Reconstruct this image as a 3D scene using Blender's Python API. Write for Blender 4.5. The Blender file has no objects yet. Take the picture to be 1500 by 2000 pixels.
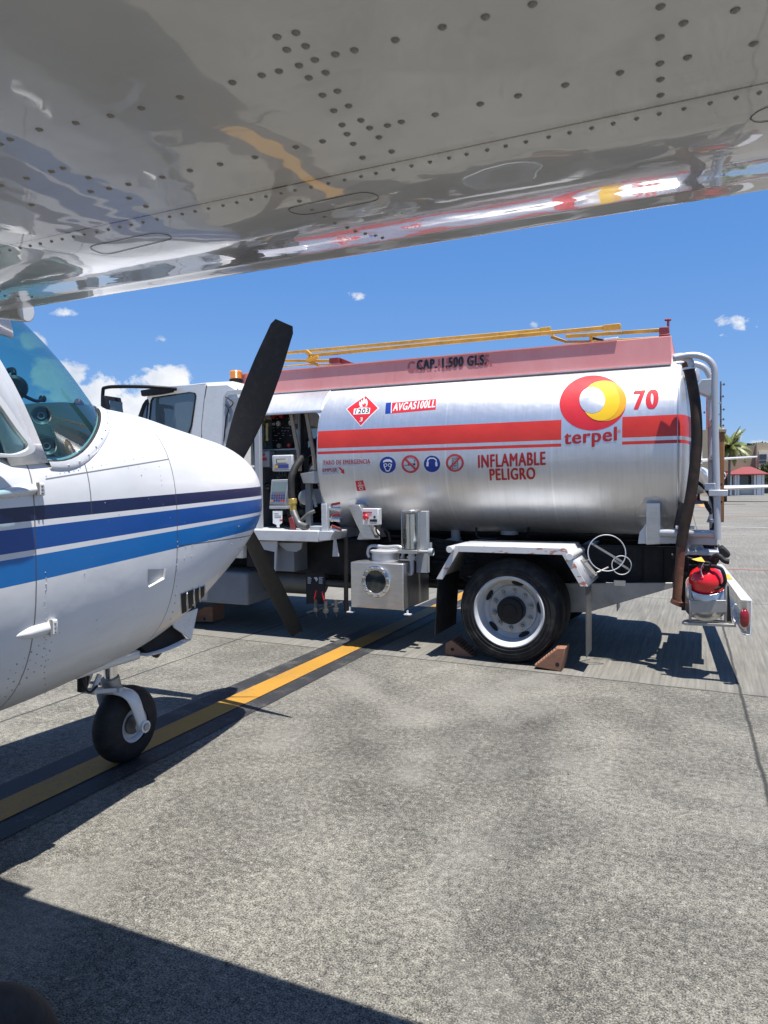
import bpy, bmesh, math, random
from mathutils import Vector, Matrix
random.seed(11)
scene = bpy.context.scene
COL = scene.collection
R = math.radians

# ------------------------------------------------------------------ camera model (world: X along the truck, Y away, Z up)
FPX, YAW, PITCH, ROLL, EYE = 1380.0, R(24.2), R(2.05), R(0.55), 1.45
_f = Vector((-math.sin(YAW), math.cos(YAW), 0)); _r = Vector((math.cos(YAW), math.sin(YAW), 0)); _u = Vector((0, 0, 1))
CF = _f * math.cos(PITCH) - _u * math.sin(PITCH)
_up = _u * math.cos(PITCH) + _f * math.sin(PITCH)
CR = _r * math.cos(ROLL) - _up * math.sin(ROLL)
CU = _up * math.cos(ROLL) + _r * math.sin(ROLL)
EYEP = Vector((0, 0, EYE))

def direction(px, py):
    return CF + CR * ((px - 750) / FPX) - CU * ((py - 1000) / FPX)

def at(px, py, X=None, Y=None, Z=None):
    """world point where the sight line of a photograph pixel meets a world plane"""
    d = direction(px, py)
    if Y is not None: t = Y / d.y
    elif X is not None: t = X / d.x
    else: t = (Z - EYE) / d.z
    return EYEP + d * t

# ------------------------------------------------------------------ materials
def principled(name):
    m = bpy.data.materials.new(name); m.use_nodes = True
    nt = m.node_tree
    return m, nt, nt.nodes['Principled BSDF']

def nd(nt, typ, **kw):
    n = nt.nodes.new(typ)
    for k, v in kw.items():
        if k == 'op': n.operation = v
        else: setattr(n, k, v)
    return n

def link(nt, a, b): nt.links.new(a, b)

def math_node(nt, op, a, b=None, clamp=False):
    n = nt.nodes.new('ShaderNodeMath'); n.operation = op; n.use_clamp = clamp
    for i, v in enumerate((a, b)):
        if v is None: continue
        if isinstance(v, (int, float)): n.inputs[i].default_value = v
        else: nt.links.new(v, n.inputs[i])
    return n.outputs[0]

def mix_col(nt, fac, a, b):
    n = nt.nodes.new('ShaderNodeMix'); n.data_type = 'RGBA'
    for sock, v in ((n.inputs['Factor'], fac), (n.inputs[6], a), (n.inputs[7], b)):
        if isinstance(v, (int, float)): sock.default_value = v
        elif isinstance(v, tuple): sock.default_value = (*v, 1) if len(v) == 3 else v
        else: nt.links.new(v, sock)
    return n.outputs[2]

def obj_coord(nt):
    return nt.nodes.new('ShaderNodeTexCoord').outputs['Object']

def noise(nt, scale, detail=4, rough=0.55, vec=None, stretch=None, dist=0.0):
    n = nt.nodes.new('ShaderNodeTexNoise')
    n.inputs['Scale'].default_value = scale; n.inputs['Detail'].default_value = detail
    n.inputs['Roughness'].default_value = rough; n.inputs['Distortion'].default_value = dist
    v = vec if vec is not None else obj_coord(nt)
    if stretch:
        mp = nt.nodes.new('ShaderNodeMapping'); mp.inputs['Scale'].default_value = stretch
        nt.links.new(v, mp.inputs['Vector']); v = mp.outputs[0]
    nt.links.new(v, n.inputs['Vector'])
    return n.outputs['Fac']

def ramp(nt, fac, lo, hi):
    n = nt.nodes.new('ShaderNodeMapRange'); n.inputs[1].default_value = lo; n.inputs[2].default_value = hi
    nt.links.new(fac, n.inputs[0]); return n.outputs[0]

def bump(nt, height, strength, distance=0.01):
    b = nt.nodes.new('ShaderNodeBump'); b.inputs['Strength'].default_value = strength; b.inputs['Distance'].default_value = distance
    nt.links.new(height, b.inputs['Height']); return b.outputs[0]

def mat(name, col, rough=0.5, metal=0.0, var=0.12, scale=6.0, bmp=0.0, bscale=40.0, coat=0.0, spec=0.5, dirt=None, dirt_amt=0.0, dscale=3.0, stretch=None):
    """surface with procedural colour variation, roughness break-up and optional dirt"""
    m, nt, b = principled(name)
    n1 = noise(nt, scale, 5, 0.6, stretch=stretch)
    dark = tuple(c * (1 - var) for c in col); light = tuple(min(1, c * (1 + var)) for c in col)
    c = mix_col(nt, ramp(nt, n1, 0.3, 0.7), dark, light)
    if dirt:
        n2 = noise(nt, dscale, 8, 0.7)
        c = mix_col(nt, math_node(nt, 'MULTIPLY', ramp(nt, n2, 0.5, 0.72), dirt_amt, True), c, dirt)
    link(nt, c, b.inputs['Base Color'])
    n3 = noise(nt, scale * 2.7, 4, 0.6)
    rr = math_node(nt, 'ADD', math_node(nt, 'MULTIPLY', n3, 0.25 * rough + 0.03), max(0.0, rough * 0.87 - 0.015))
    link(nt, rr, b.inputs['Roughness'])
    b.inputs['Metallic'].default_value = metal
    b.inputs['Specular IOR Level'].default_value = spec
    b.inputs['Coat Weight'].default_value = coat; b.inputs['Coat Roughness'].default_value = 0.04
    if bmp:
        link(nt, bump(nt, noise(nt, bscale, 4, 0.6), bmp, 0.01), b.inputs['Normal'])
    return m

M = {}
M['white_paint'] = mat('white_paint', (0.67, 0.67, 0.665), 0.28, var=0.03, coat=0.5, dirt=(0.5, 0.48, 0.44), dirt_amt=0.25, dscale=5)
M['grey_paint'] = mat('grey_paint', (0.34, 0.36, 0.38), 0.45, var=0.1, dirt=(0.2, 0.19, 0.17), dirt_amt=0.5)
M['pale_grey_paint'] = mat('pale_grey_paint', (0.49, 0.50, 0.51), 0.4, var=0.06, dirt=(0.25, 0.22, 0.19), dirt_amt=0.5, dscale=7)
M['silver_pipe'] = mat('silver_pipe', (0.46, 0.47, 0.49), 0.42, metal=0.35, var=0.08, dirt=(0.25, 0.22, 0.2), dirt_amt=0.4)
M['dark_steel'] = mat('dark_steel', (0.13, 0.13, 0.125), 0.5, metal=0.5, var=0.2, dirt=(0.05, 0.045, 0.04), dirt_amt=0.5)
M['dark_grey_paint'] = mat('dark_grey_paint', (0.17, 0.18, 0.19), 0.5, var=0.12, dirt=(0.1, 0.09, 0.08), dirt_amt=0.5)
M['steel'] = mat('steel', (0.62, 0.60, 0.57), 0.32, metal=0.9, var=0.08, scale=9, stretch=(1, 1, 6), dirt=(0.3, 0.27, 0.23), dirt_amt=0.3)
M['dull_steel'] = mat('dull_steel', (0.36, 0.35, 0.33), 0.5, metal=0.6, var=0.12, scale=8, dirt=(0.16, 0.13, 0.1), dirt_amt=0.5)
M['chrome'] = mat('chrome', (0.75, 0.75, 0.75), 0.12, metal=1.0, var=0.04)
M['black_frame'] = mat('black_frame', (0.016, 0.016, 0.018), 0.5, var=0.25, bmp=0.2, spec=0.22, dirt=(0.06, 0.05, 0.04), dirt_amt=0.5)
M['black_rubber'] = mat('black_rubber', (0.018, 0.018, 0.019), 0.62, var=0.25, scale=14, bmp=0.15, bscale=80, spec=0.22, dirt=(0.05, 0.048, 0.045), dirt_amt=0.6, dscale=9)
M['tyre_rubber'] = mat('tyre_rubber', (0.016, 0.016, 0.017), 0.6, var=0.25, scale=14, bmp=0.15, bscale=80, spec=0.25, dirt=(0.075, 0.068, 0.058), dirt_amt=0.7, dscale=7)
M['black_plastic'] = mat('black_plastic', (0.014, 0.014, 0.015), 0.4, var=0.15, spec=0.22)
M['prop_black'] = mat('prop_black', (0.012, 0.012, 0.014), 0.45, var=0.15, spec=0.22, dirt=(0.06, 0.06, 0.06), dirt_amt=0.25, dscale=25)
M['hose'] = mat('hose', (0.032, 0.024, 0.02), 0.6, var=0.3, scale=12, bmp=0.2, bscale=60, spec=0.22, dirt=(0.10, 0.05, 0.03), dirt_amt=0.6)
M['rusty'] = mat('rusty', (0.12, 0.05, 0.028), 0.75, var=0.35, scale=15, bmp=0.3, dirt=(0.22, 0.09, 0.04), dirt_amt=0.5)
M['red_paint'] = mat('red_paint', (0.55, 0.02, 0.025), 0.35, var=0.1, coat=0.3)
M['ext_red'] = mat('ext_red', (0.62, 0.008, 0.012), 0.22, var=0.06, coat=0.6)
M['dark_red'] = mat('dark_red', (0.22, 0.03, 0.03), 0.5, var=0.2, dirt=(0.12, 0.05, 0.04), dirt_amt=0.4)
M['decal_red'] = mat('decal_red', (0.58, 0.02, 0.028), 0.4, var=0.08)
M['decal_dark_red'] = mat('decal_dark_red', (0.40, 0.016, 0.018), 0.45, var=0.12)
M['decal_faded_red'] = mat('decal_faded_red', (0.50, 0.045, 0.05), 0.55, var=0.15, scale=20)
M['coaming_red'] = mat('coaming_red', (0.56, 0.13, 0.125), 0.6, var=0.15, scale=15)
M['decal_yellow'] = mat('decal_yellow', (0.82, 0.50, 0.01), 0.4, var=0.05)
M['decal_gold'] = mat('decal_gold', (0.72, 0.36, 0.01), 0.4, var=0.05)
M['decal_white'] = mat('decal_white', (0.72, 0.72, 0.71), 0.45, var=0.05)
M['decal_grey'] = mat('decal_grey', (0.50, 0.51, 0.53), 0.45, var=0.06)
M['decal_blue'] = mat('decal_blue', (0.008, 0.035, 0.25), 0.4, var=0.08)
M['decal_black'] = mat('decal_black', (0.02, 0.02, 0.024), 0.5, var=0.2)
M['yellow_paint'] = mat('yellow_paint', (0.55, 0.30, 0.035), 0.5, var=0.18, dirt=(0.14, 0.07, 0.02), dirt_amt=0.6, dscale=7)
M['brass'] = mat('brass', (0.60, 0.42, 0.12), 0.35, metal=0.6, var=0.15)
M['amber'] = mat('amber', (0.75, 0.25, 0.01), 0.2, var=0.1, coat=0.5)
M['wood'] = mat('wood', (0.23, 0.10, 0.035), 0.6, var=0.3, scale=5, stretch=(8, 8, 1), bmp=0.15)
M['chock_rubber'] = mat('chock_rubber', (0.23, 0.11, 0.065), 0.65, var=0.2, scale=12, bmp=0.2, dirt=(0.10, 0.06, 0.04), dirt_amt=0.5)
M['lens_red'] = mat('lens_red', (0.22, 0.006, 0.012), 0.2, var=0.1, coat=0.6)
M['cream'] = mat('cream', (0.55, 0.50, 0.38), 0.5, var=0.08)
M['screen'] = mat('screen', (0.20, 0.27, 0.27), 0.15, var=0.05, coat=0.6)
M['key_blue'] = mat('key_blue', (0.05, 0.06, 0.22), 0.5, var=0.1)
M['strap_brown'] = mat('strap_brown', (0.32, 0.24, 0.165), 0.7, var=0.15, bmp=0.1)
M['interior'] = mat('interior', (0.022, 0.024, 0.026), 0.75, var=0.2)
M['glare_black'] = mat('glare_black', (0.018, 0.024, 0.026), 0.8, var=0.15)
M['pale_rubber'] = mat('pale_rubber', (0.08, 0.10, 0.11), 0.35, var=0.05)
M['dark_glass'] = mat('dark_glass', (0.02, 0.028, 0.03), 0.06, var=0.1, coat=0.8)
M['rivet_grey'] = mat('rivet_grey', (0.30, 0.285, 0.26), 0.35, var=0.15)
M['mirror'] = mat('mirror', (0.8, 0.82, 0.85), 0.04, metal=1.0, var=0.02)
M['tower_beige'] = mat('tower_beige', (0.33, 0.29, 0.20), 0.85, var=0.08, scale=0.4)
M['wall_beige'] = mat('wall_beige', (0.42, 0.365, 0.24), 0.85, var=0.08, scale=0.4)
M['wall_pale'] = mat('wall_pale', (0.62, 0.60, 0.55), 0.8, var=0.06, scale=0.5)
M['roof_red'] = mat('roof_red', (0.22, 0.045, 0.04), 0.7, var=0.25, scale=2.0, stretch=(1, 6, 1))
M['leaf'] = mat('leaf', (0.06, 0.095, 0.025), 0.55, var=0.4, scale=3.0)
M['palm_leaf'] = mat('palm_leaf', (0.16, 0.18, 0.05), 0.5, var=0.45, scale=1.2)
M['shrub_leaf'] = mat('shrub_leaf', (0.10, 0.085, 0.035), 0.6, var=0.35, scale=2.0)
M['bark'] = mat('bark', (0.16, 0.13, 0.10), 0.9, var=0.3, scale=4)
M['jet_white'] = mat('jet_white', (0.68, 0.68, 0.68), 0.3, var=0.03, coat=0.4)
M['cone_orange'] = mat('cone_orange', (0.60, 0.09, 0.05), 0.6, var=0.1)
M['mast_red'] = mat('mast_red', (0.35, 0.13, 0.12), 0.6, var=0.2)
M['mast_grey'] = mat('mast_grey', (0.10, 0.10, 0.12), 0.6, var=0.2)
M['box_yellow'] = mat('box_yellow', (0.62, 0.35, 0.02), 0.6, var=0.1)
M['dark_void'] = mat('dark_void', (0.01, 0.01, 0.011), 0.8, var=0.2)

def glass_mat(name, tint, gloss=1.0, ior=1.45):
    m, nt, b = principled(name); nt.nodes.remove(b)
    out = nt.nodes['Material Output']
    tr = nt.nodes.new('ShaderNodeBsdfTransparent'); gl = nt.nodes.new('ShaderNodeBsdfGlossy'); gl.inputs['Roughness'].default_value = 0.02
    c = mix_col(nt, ramp(nt, noise(nt, 3, 3), 0.3, 0.7), tint, tuple(min(1, t * 1.05) for t in tint))
    link(nt, c, tr.inputs[0])
    lw = nt.nodes.new('ShaderNodeLayerWeight'); lw.inputs['Blend'].default_value = 0.5
    f5 = math_node(nt, 'ADD', 0.04, math_node(nt, 'MULTIPLY', math_node(nt, 'POWER', lw.outputs['Facing'], 4.0), 0.90))
    mx = nt.nodes.new('ShaderNodeMixShader')
    link(nt, math_node(nt, 'MULTIPLY', f5, gloss, True), mx.inputs[0]); link(nt, tr.outputs[0], mx.inputs[1]); link(nt, gl.outputs[0], mx.inputs[2])
    link(nt, mx.outputs[0], out.inputs[0])
    return m
M['windshield_glass'] = glass_mat('windshield_glass', (0.44, 0.70, 0.73), 1.0, 1.45)
M['cab_glass'] = glass_mat('cab_glass', (0.60, 0.74, 0.74), 1.1, 1.5)
M['clear_plastic'] = glass_mat('clear_plastic', (0.80, 0.84, 0.86), 1.5, 1.5)

M['cab_window'] = mat('cab_window', (0.10, 0.135, 0.145), 0.05, var=0.06, coat=1.0, spec=0.8)

# ------------------------------------------------------------------ mesh builder
class MB:
    def __init__(s): s.bm = bmesh.new()
    def poly_faces(s, rings, closed=True, cap=True):
        bm = s.bm; n = len(rings[0])
        vs = [[bm.verts.new(p) for p in r] for r in rings]
        for a, b in zip(vs, vs[1:]):
            for i in range(n if closed else n - 1):
                j = (i + 1) % n
                bm.faces.new((a[i], a[j], b[j], b[i]))
        if cap and closed:
            bm.faces.new(list(reversed(vs[0]))); bm.faces.new(vs[-1])
        return s
    def box(s, x0, x1, y0, y1, z0, z1):
        return s.poly_faces([[(x0, y0, z), (x1, y0, z), (x1, y1, z), (x0, y1, z)] for z in (z0, z1)])
    def obox(s, c, size, rot):
        c = Vector(c); rings = []
        for k in (-1, 1):
            rings.append([c + rot @ Vector((a * size[0] / 2, b * size[1] / 2, k * size[2] / 2)) for a, b in ((-1, -1), (1, -1), (1, 1), (-1, 1))])
        return s.poly_faces(rings)
    def bar(s, p0, p1, w, h, up=(0, 0, 1)):
        p0, p1 = Vector(p0), Vector(p1); d = (p1 - p0).normalized(); upv = Vector(up)
        sd = d.cross(upv).normalized(); uu = sd.cross(d)
        return s.poly_faces([[p + sd * (a * w / 2) + uu * (b * h / 2) for a, b in ((-1, -1), (1, -1), (1, 1), (-1, 1))] for p in (p0, p1)])
    def tube(s, pts, r, n=10, cap=True, smooth=0):
        pts = [Vector(p) for p in pts]
        if smooth: pts = spline(pts, smooth)
        rings = []; prev = None
        for i, p in enumerate(pts):
            d = (pts[min(i + 1, len(pts) - 1)] - pts[max(i - 1, 0)]).normalized()
            if prev is None:
                a = Vector((0, 0, 1)) if abs(d.z) < 0.9 else Vector((1, 0, 0))
                u = d.cross(a).normalized()
            else:
                u = (prev - d * prev.dot(d)).normalized()
            prev = u; v = d.cross(u); rr = r(i / (len(pts) - 1)) if callable(r) else r
            rings.append([p + (u * math.cos(t) + v * math.sin(t)) * rr for t in [2 * math.pi * k / n for k in range(n)]])
        return s.poly_faces(rings, True, cap)
    def cyl(s, p0, p1, r, r2=None, n=24):
        r2 = r if r2 is None else r2
        return s.tube([p0, p1], lambda t: r + (r2 - r) * t, n)
    def lathe(s, prof, o, axis=(0, 1, 0), n=48, closed_prof=False):
        o = Vector(o); ax = Vector(axis).normalized()
        a = Vector((0, 0, 1)) if abs(ax.z) < 0.9 else Vector((1, 0, 0))
        u = ax.cross(a).normalized(); v = ax.cross(u); rings = []
        for r, h in prof:
            rings.append([o + ax * h + (u * math.cos(t) + v * math.sin(t)) * max(r, 1e-4) for t in [2 * math.pi * k / n for k in range(n)]])
        return s.poly_faces(rings, True, False)
    def prism(s, pts, ext):
        ext = Vector(ext); a = [Vector(p) for p in pts]
        return s.poly_faces([a, [p + ext for p in a]])
    def sphere(s, c, r, n=16, sc=(1, 1, 1)):
        c = Vector(c); rings = []
        for i in range(1, n // 2):
            ph = math.pi * i / (n // 2)
            rings.append([c + Vector((math.sin(ph) * math.cos(t) * r * sc[0], math.sin(ph) * math.sin(t) * r * sc[1], -math.cos(ph) * r * sc[2])) for t in [2 * math.pi * k / n for k in range(n)]])
        return s.poly_faces(rings)
    def torus(s, c, axis, R_, r, n=40, m=8):
        c = Vector(c); ax = Vector(axis).normalized(); a = Vector((0, 0, 1)) if abs(ax.z) < 0.9 else Vector((1, 0, 0))
        u = ax.cross(a).normalized(); v = ax.cross(u)
        rings = []
        for k in range(n + 1):
            t = 2 * math.pi * k / n; d = u * math.cos(t) + v * math.sin(t)
            rings.append([c + d * (R_ + r * math.cos(q)) + ax * (r * math.sin(q)) for q in [2 * math.pi * j / m for j in range(m)]])
        return s.poly_faces(rings, True, False)
    def sheet(s, grid):
        return s.poly_faces(grid, False, False)
    def face(s, pts):
        s.bm.faces.new([s.bm.verts.new(p) for p in pts]); return s
    def build(s, name, m, parent=None, bevel=0.0, solid=0.0, sharp=35):
        bm = s.bm
        bmesh.ops.remove_doubles(bm, verts=bm.verts, dist=1e-5)
        bmesh.ops.recalc_face_normals(bm, faces=bm.faces)
        me = bpy.data.meshes.new(name); bm.to_mesh(me); bm.free()
        me.materials.append(M[m] if isinstance(m, str) else m)
        for p in me.polygons: p.use_smooth = True
        me.set_sharp_from_angle(angle=R(sharp))
        o = bpy.data.objects.new(name, me); COL.objects.link(o)
        if parent is not None:
            o.parent = parent
            if parent.type == 'EMPTY': o.matrix_parent_inverse = Matrix.Translation(-Vector(parent.location))
        if solid:
            md = o.modifiers.new('thick', 'SOLIDIFY'); md.thickness = solid; md.offset = 0
        if bevel:
            md = o.modifiers.new('edge', 'BEVEL'); md.width = bevel; md.segments = 2; md.limit_method = 'ANGLE'; md.angle_limit = R(40)
            md.harden_normals = False
        return o

def spline(P, k):
    out = []; n = len(P)
    for i in range(n - 1):
        p0, p1, p2, p3 = P[max(i - 1, 0)], P[i], P[i + 1], P[min(i + 2, n - 1)]
        for j in range(k):
            t = j / k
            out.append(0.5 * ((2 * p1) + (p2 - p0) * t + (2 * p0 - 5 * p1 + 4 * p2 - p3) * t * t + (3 * p1 - p0 - 3 * p2 + p3) * t ** 3))
    out.append(P[-1]); return out

def tag(o, label=None, cat=None, group=None, kind=None):
    if label: o['label'] = label
    if cat: o['category'] = cat
    if group: o['group'] = group
    if kind: o['kind'] = kind
    return o

def thing(name, loc, label, cat, group=None):
    o = bpy.data.objects.new(name, None); COL.objects.link(o); o.location = loc; o.empty_display_size = 0.2
    return tag(o, label, cat, group)

def lerp(a, b, t): return a + (b - a) * t

def interp(tab, x):
    """piecewise smooth interpolation of rows (x, v1, v2 ...)"""
    if x <= tab[0][0]: return tab[0][1:]
    if x >= tab[-1][0]: return tab[-1][1:]
    for i in range(len(tab) - 1):
        if tab[i][0] <= x <= tab[i + 1][0]:
            t = (x - tab[i][0]) / (tab[i + 1][0] - tab[i][0])
            res = []
            for c in range(1, len(tab[0])):
                p1, p2 = tab[i][c], tab[i + 1][c]
                h = tab[i + 1][0] - tab[i][0]
                m1 = (p2 - tab[i - 1][c]) / (tab[i + 1][0] - tab[i - 1][0]) if i > 0 else (p2 - p1) / h
                m2 = (tab[i + 2][c] - p1) / (tab[i + 2][0] - tab[i][0]) if i + 2 < len(tab) else (p2 - p1) / h
                res.append((2 * t ** 3 - 3 * t * t + 1) * p1 + (t ** 3 - 2 * t * t + t) * h * m1 + (-2 * t ** 3 + 3 * t * t) * p2 + (t ** 3 - t * t) * h * m2)
            return tuple(res)

# ================================================================== SETTING
def ground_material():
    m, nt, b = principled('concrete_apron')
    co = obj_coord(nt)
    sep = nt.nodes.new('ShaderNodeSeparateXYZ'); link(nt, co, sep.inputs[0])
    X, Y = sep.outputs[0], sep.outputs[1]
    wob = math_node(nt, 'MULTIPLY', math_node(nt, 'SUBTRACT', noise(nt, 3.0, 5, 0.6), 0.5), 0.03)
    Yj = math_node(nt, 'ADD', math_node(nt, 'ADD', Y, math_node(nt, 'MULTIPLY', X, 0.04)), wob)
    far = math_node(nt, 'GREATER_THAN', Yj, 5.40)
    # exposed aggregate of the near slab
    big = noise(nt, 0.55, 6, 0.62); mid = noise(nt, 2.3, 6, 0.65, dist=0.4); stain = noise(nt, 1.1, 7, 0.6, dist=0.8)
    base = mix_col(nt, ramp(nt, big, 0.32, 0.68), (0.180, 0.172, 0.155), (0.300, 0.287, 0.252))
    base = mix_col(nt, math_node(nt, 'MULTIPLY', ramp(nt, mid, 0.48, 0.72), 0.65), base, (0.345, 0.33, 0.29))
    base = mix_col(nt, math_node(nt, 'MULTIPLY', ramp(nt, stain, 0.56, 0.66), 0.55), base, (0.105, 0.10, 0.09))
    grit = noise(nt, 165, 3, 0.75); grit2 = noise(nt, 300, 2, 0.7); gm = noise(nt, 34, 4, 0.75); gl = noise(nt, 75, 2, 0.6)
    patch = ramp(nt, noise(nt, 0.9, 6, 0.65, dist=0.7), 0.38, 0.62)
    gs = math_node(nt, 'ADD', grit, math_node(nt, 'MULTIPLY', math_node(nt, 'SUBTRACT', gm, 0.5), 0.55))
    gs = math_node(nt, 'ADD', gs, math_node(nt, 'MULTIPLY', math_node(nt, 'SUBTRACT', patch, 0.5), 0.055))
    agg = mix_col(nt, math_node(nt, 'MULTIPLY', ramp(nt, gs, 0.49, 0.60), 0.92), base, (0.040, 0.0385, 0.035))
    agg = mix_col(nt, math_node(nt, 'MULTIPLY', ramp(nt, gs, 0.46, 0.36), 0.88), agg, (0.54, 0.52, 0.455))
    agg = mix_col(nt, math_node(nt, 'MULTIPLY', ramp(nt, gl, 0.66, 0.72), 0.75), agg, (0.56, 0.53, 0.46))
    agg = mix_col(nt, math_node(nt, 'MULTIPLY', ramp(nt, gl, 0.32, 0.27), 0.8), agg, (0.045, 0.043, 0.04))
    agg = mix_col(nt, math_node(nt, 'MULTIPLY', ramp(nt, grit2, 0.58, 0.66), 0.6), agg, (0.52, 0.50, 0.43))
    blot = noise(nt, 0.75, 8, 0.68, dist=1.2)
    tn = mix_col(nt, ramp(nt, blot, 0.36, 0.66), (1.16, 1.16, 1.14), (0.74, 0.74, 0.75))
    tm = nt.nodes.new('ShaderNodeMix'); tm.data_type = 'RGBA'; tm.blend_type = 'MULTIPLY'; tm.inputs['Factor'].default_value = 1.0; link(nt, agg, tm.inputs[6]); link(nt, tn, tm.inputs[7]); agg = tm.outputs[2]
    oil = noise(nt, 1.7, 9, 0.72, dist=0.9)
    agg = mix_col(nt, math_node(nt, 'MULTIPLY', ramp(nt, oil, 0.60, 0.66), 0.45), agg, (0.10, 0.098, 0.095))
    spot = nt.nodes.new('ShaderNodeTexVoronoi'); spot.inputs['Scale'].default_value = 2.6; link(nt, co, spot.inputs['Vector'])
    sd_ = math_node(nt, 'ADD', spot.outputs['Distance'], math_node(nt, 'MULTIPLY', math_node(nt, 'SUBTRACT', noise(nt, 60, 3), 0.5), 0.05))
    agg = mix_col(nt, math_node(nt, 'MULTIPLY', math_node(nt, 'LESS_THAN', sd_, 0.022), 0.85), agg, (0.03, 0.03, 0.03))
    pal = noise(nt, 0.62, 7, 0.62, dist=1.6)
    agg = mix_col(nt, math_node(nt, 'MULTIPLY', ramp(nt, pal, 0.52, 0.66), 0.34), agg, (0.46, 0.445, 0.40))
    mp = nt.nodes.new('ShaderNodeMapping'); mp.inputs['Rotation'].default_value = (0, 0, R(-38)); mp.inputs['Scale'].default_value = (7.0, 0.5, 1); link(nt, co, mp.inputs['Vector'])
    scf = noise(nt, 1.0, 5, 0.65, vec=mp.outputs[0])
    agg = mix_col(nt, math_node(nt, 'MULTIPLY', ramp(nt, scf, 0.60, 0.74), 0.28), agg, (0.44, 0.425, 0.38))
    vor = nt.nodes.new('ShaderNodeTexVoronoi'); vor.inputs['Scale'].default_value = 55; link(nt, co, vor.inputs['Vector'])
    vsep = nt.nodes.new('ShaderNodeSeparateColor'); link(nt, vor.outputs['Color'], vsep.inputs[0])
    pale = math_node(nt, 'MULTIPLY', math_node(nt, 'GREATER_THAN', vsep.outputs[0], 0.985), math_node(nt, 'LESS_THAN', math_node(nt, 'ADD', vor.outputs['Distance'], math_node(nt, 'MULTIPLY', grit2, 0.3)), 0.42))
    agg = mix_col(nt, math_node(nt, 'MULTIPLY', pale, 0.8), agg, (0.62, 0.58, 0.50))
    # broom finished far slabs
    streak = noise(nt, 1.0, 5, 0.7, stretch=(38, 1.2, 1)); fs = noise(nt, 0.35, 6, 0.6); gr = noise(nt, 60, 3, 0.7)
    sw = noise(nt, 0.8, 5, 0.6, stretch=(0.25, 2.2, 1))
    cf = mix_col(nt, ramp(nt, fs, 0.35, 0.65), (0.225, 0.215, 0.195), (0.33, 0.316, 0.282))
    cf = mix_col(nt, math_node(nt, 'MULTIPLY', ramp(nt, streak, 0.5, 0.64), 0.5), cf, (0.44, 0.42, 0.37))
    cf = mix_col(nt, math_node(nt, 'MULTIPLY', ramp(nt, streak, 0.48, 0.36), 0.45), cf, (0.13, 0.125, 0.115))
    cf = mix_col(nt, math_node(nt, 'MULTIPLY', ramp(nt, sw, 0.55, 0.7), 0.4), cf, (0.17, 0.165, 0.15))
    cf = mix_col(nt, math_node(nt, 'MULTIPLY', ramp(nt, gr, 0.52, 0.7), 0.4), cf, (0.11, 0.105, 0.095))
    c = mix_col(nt, far, agg, cf)
    tone = nt.nodes.new('ShaderNodeMix'); tone.data_type = 'RGBA'; tone.blend_type = 'MULTIPLY'; tone.inputs['Factor'].default_value = 1.0; link(nt, c, tone.inputs[6]); tone.inputs[7].default_value = (0.605, 0.600, 0.584, 1); c = tone.outputs[2]
    # expansion joints
    def joint(v, origin, period, w, soft):
        d = math_node(nt, 'ABSOLUTE', math_node(nt, 'SUBTRACT', math_node(nt, 'MODULO', math_node(nt, 'ADD', math_node(nt, 'SUBTRACT', v, origin), period * 200.5), period), period / 2))
        return ramp(nt, d, w + soft, w)
    Xj = math_node(nt, 'ADD', math_node(nt, 'SUBTRACT', X, math_node(nt, 'MULTIPLY', wob, 1.0)), math_node(nt, 'MULTIPLY', Y, 0.02))
    jy = joint(Yj, 5.40, 4.15, 0.004, 0.012); jx = joint(Xj, 0.363, 4.3, 0.004, 0.011)
    jm = math_node(nt, 'MAXIMUM', jy, jx)
    c = mix_col(nt, math_node(nt, 'MULTIPLY', jm, 0.85), c, (0.02, 0.02, 0.019))
    link(nt, c, b.inputs['Base Color'])
    b.inputs['Roughness'].default_value = 0.85; b.inputs['Specular IOR Level'].default_value = 0.3
    hgt = math_node(nt, 'SUBTRACT', math_node(nt, 'ADD', math_node(nt, 'MULTIPLY', grit, 1.0), math_node(nt, 'MULTIPLY', grit2, 0.5)), math_node(nt, 'MULTIPLY', jm, 1.5))
    link(nt, bump(nt, hgt, 0.55, 0.008), b.inputs['Normal'])
    return m

M['ground'] = ground_material()
g = MB()
S_ = 3000
g.face([(-S_, -S_, 0), (S_, -S_, 0), (S_, S_, 0), (-S_, S_, 0)])
tag(g.build('ground', 'ground'), kind='structure')

def line_material(name, col, wear, amount):
    m, nt, b = principled(name)
    n1 = noise(nt, 4, 8, 0.7); n2 = noise(nt, 70, 3, 0.7); n3 = noise(nt, 1.2, 4)
    c = mix_col(nt, ramp(nt, n3, 0.3, 0.7), tuple(v * 0.8 for v in col), col)
    w = math_node(nt, 'MULTIPLY', ramp(nt, math_node(nt, 'ADD', n1, math_node(nt, 'MULTIPLY', n2, 0.7)), 0.86, 1.08), amount, True)
    c = mix_col(nt, w, c, wear); link(nt, c, b.inputs['Base Color']); b.inputs['Roughness'].default_value = 0.7
    link(nt, bump(nt, n2, 0.35, 0.006), b.inputs['Normal'])
    return m
M['line_black'] = line_material('line_black', (0.017, 0.0175, 0.02), (0.10, 0.096, 0.088), 0.75)
M['line_yellow'] = line_material('line_yellow', (0.40, 0.20, 0.018), (0.16, 0.12, 0.06), 0.85)
M['line_orange'] = line_material('line_orange', (0.55, 0.25, 0.06), (0.36, 0.33, 0.28), 0.8)
M['line_white'] = line_material('line_white', (0.60, 0.59, 0.56), (0.36, 0.34, 0.30), 0.7)
M['line_red'] = line_material('line_red', (0.40, 0.07, 0.05), (0.32, 0.26, 0.23), 0.8)

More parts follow.
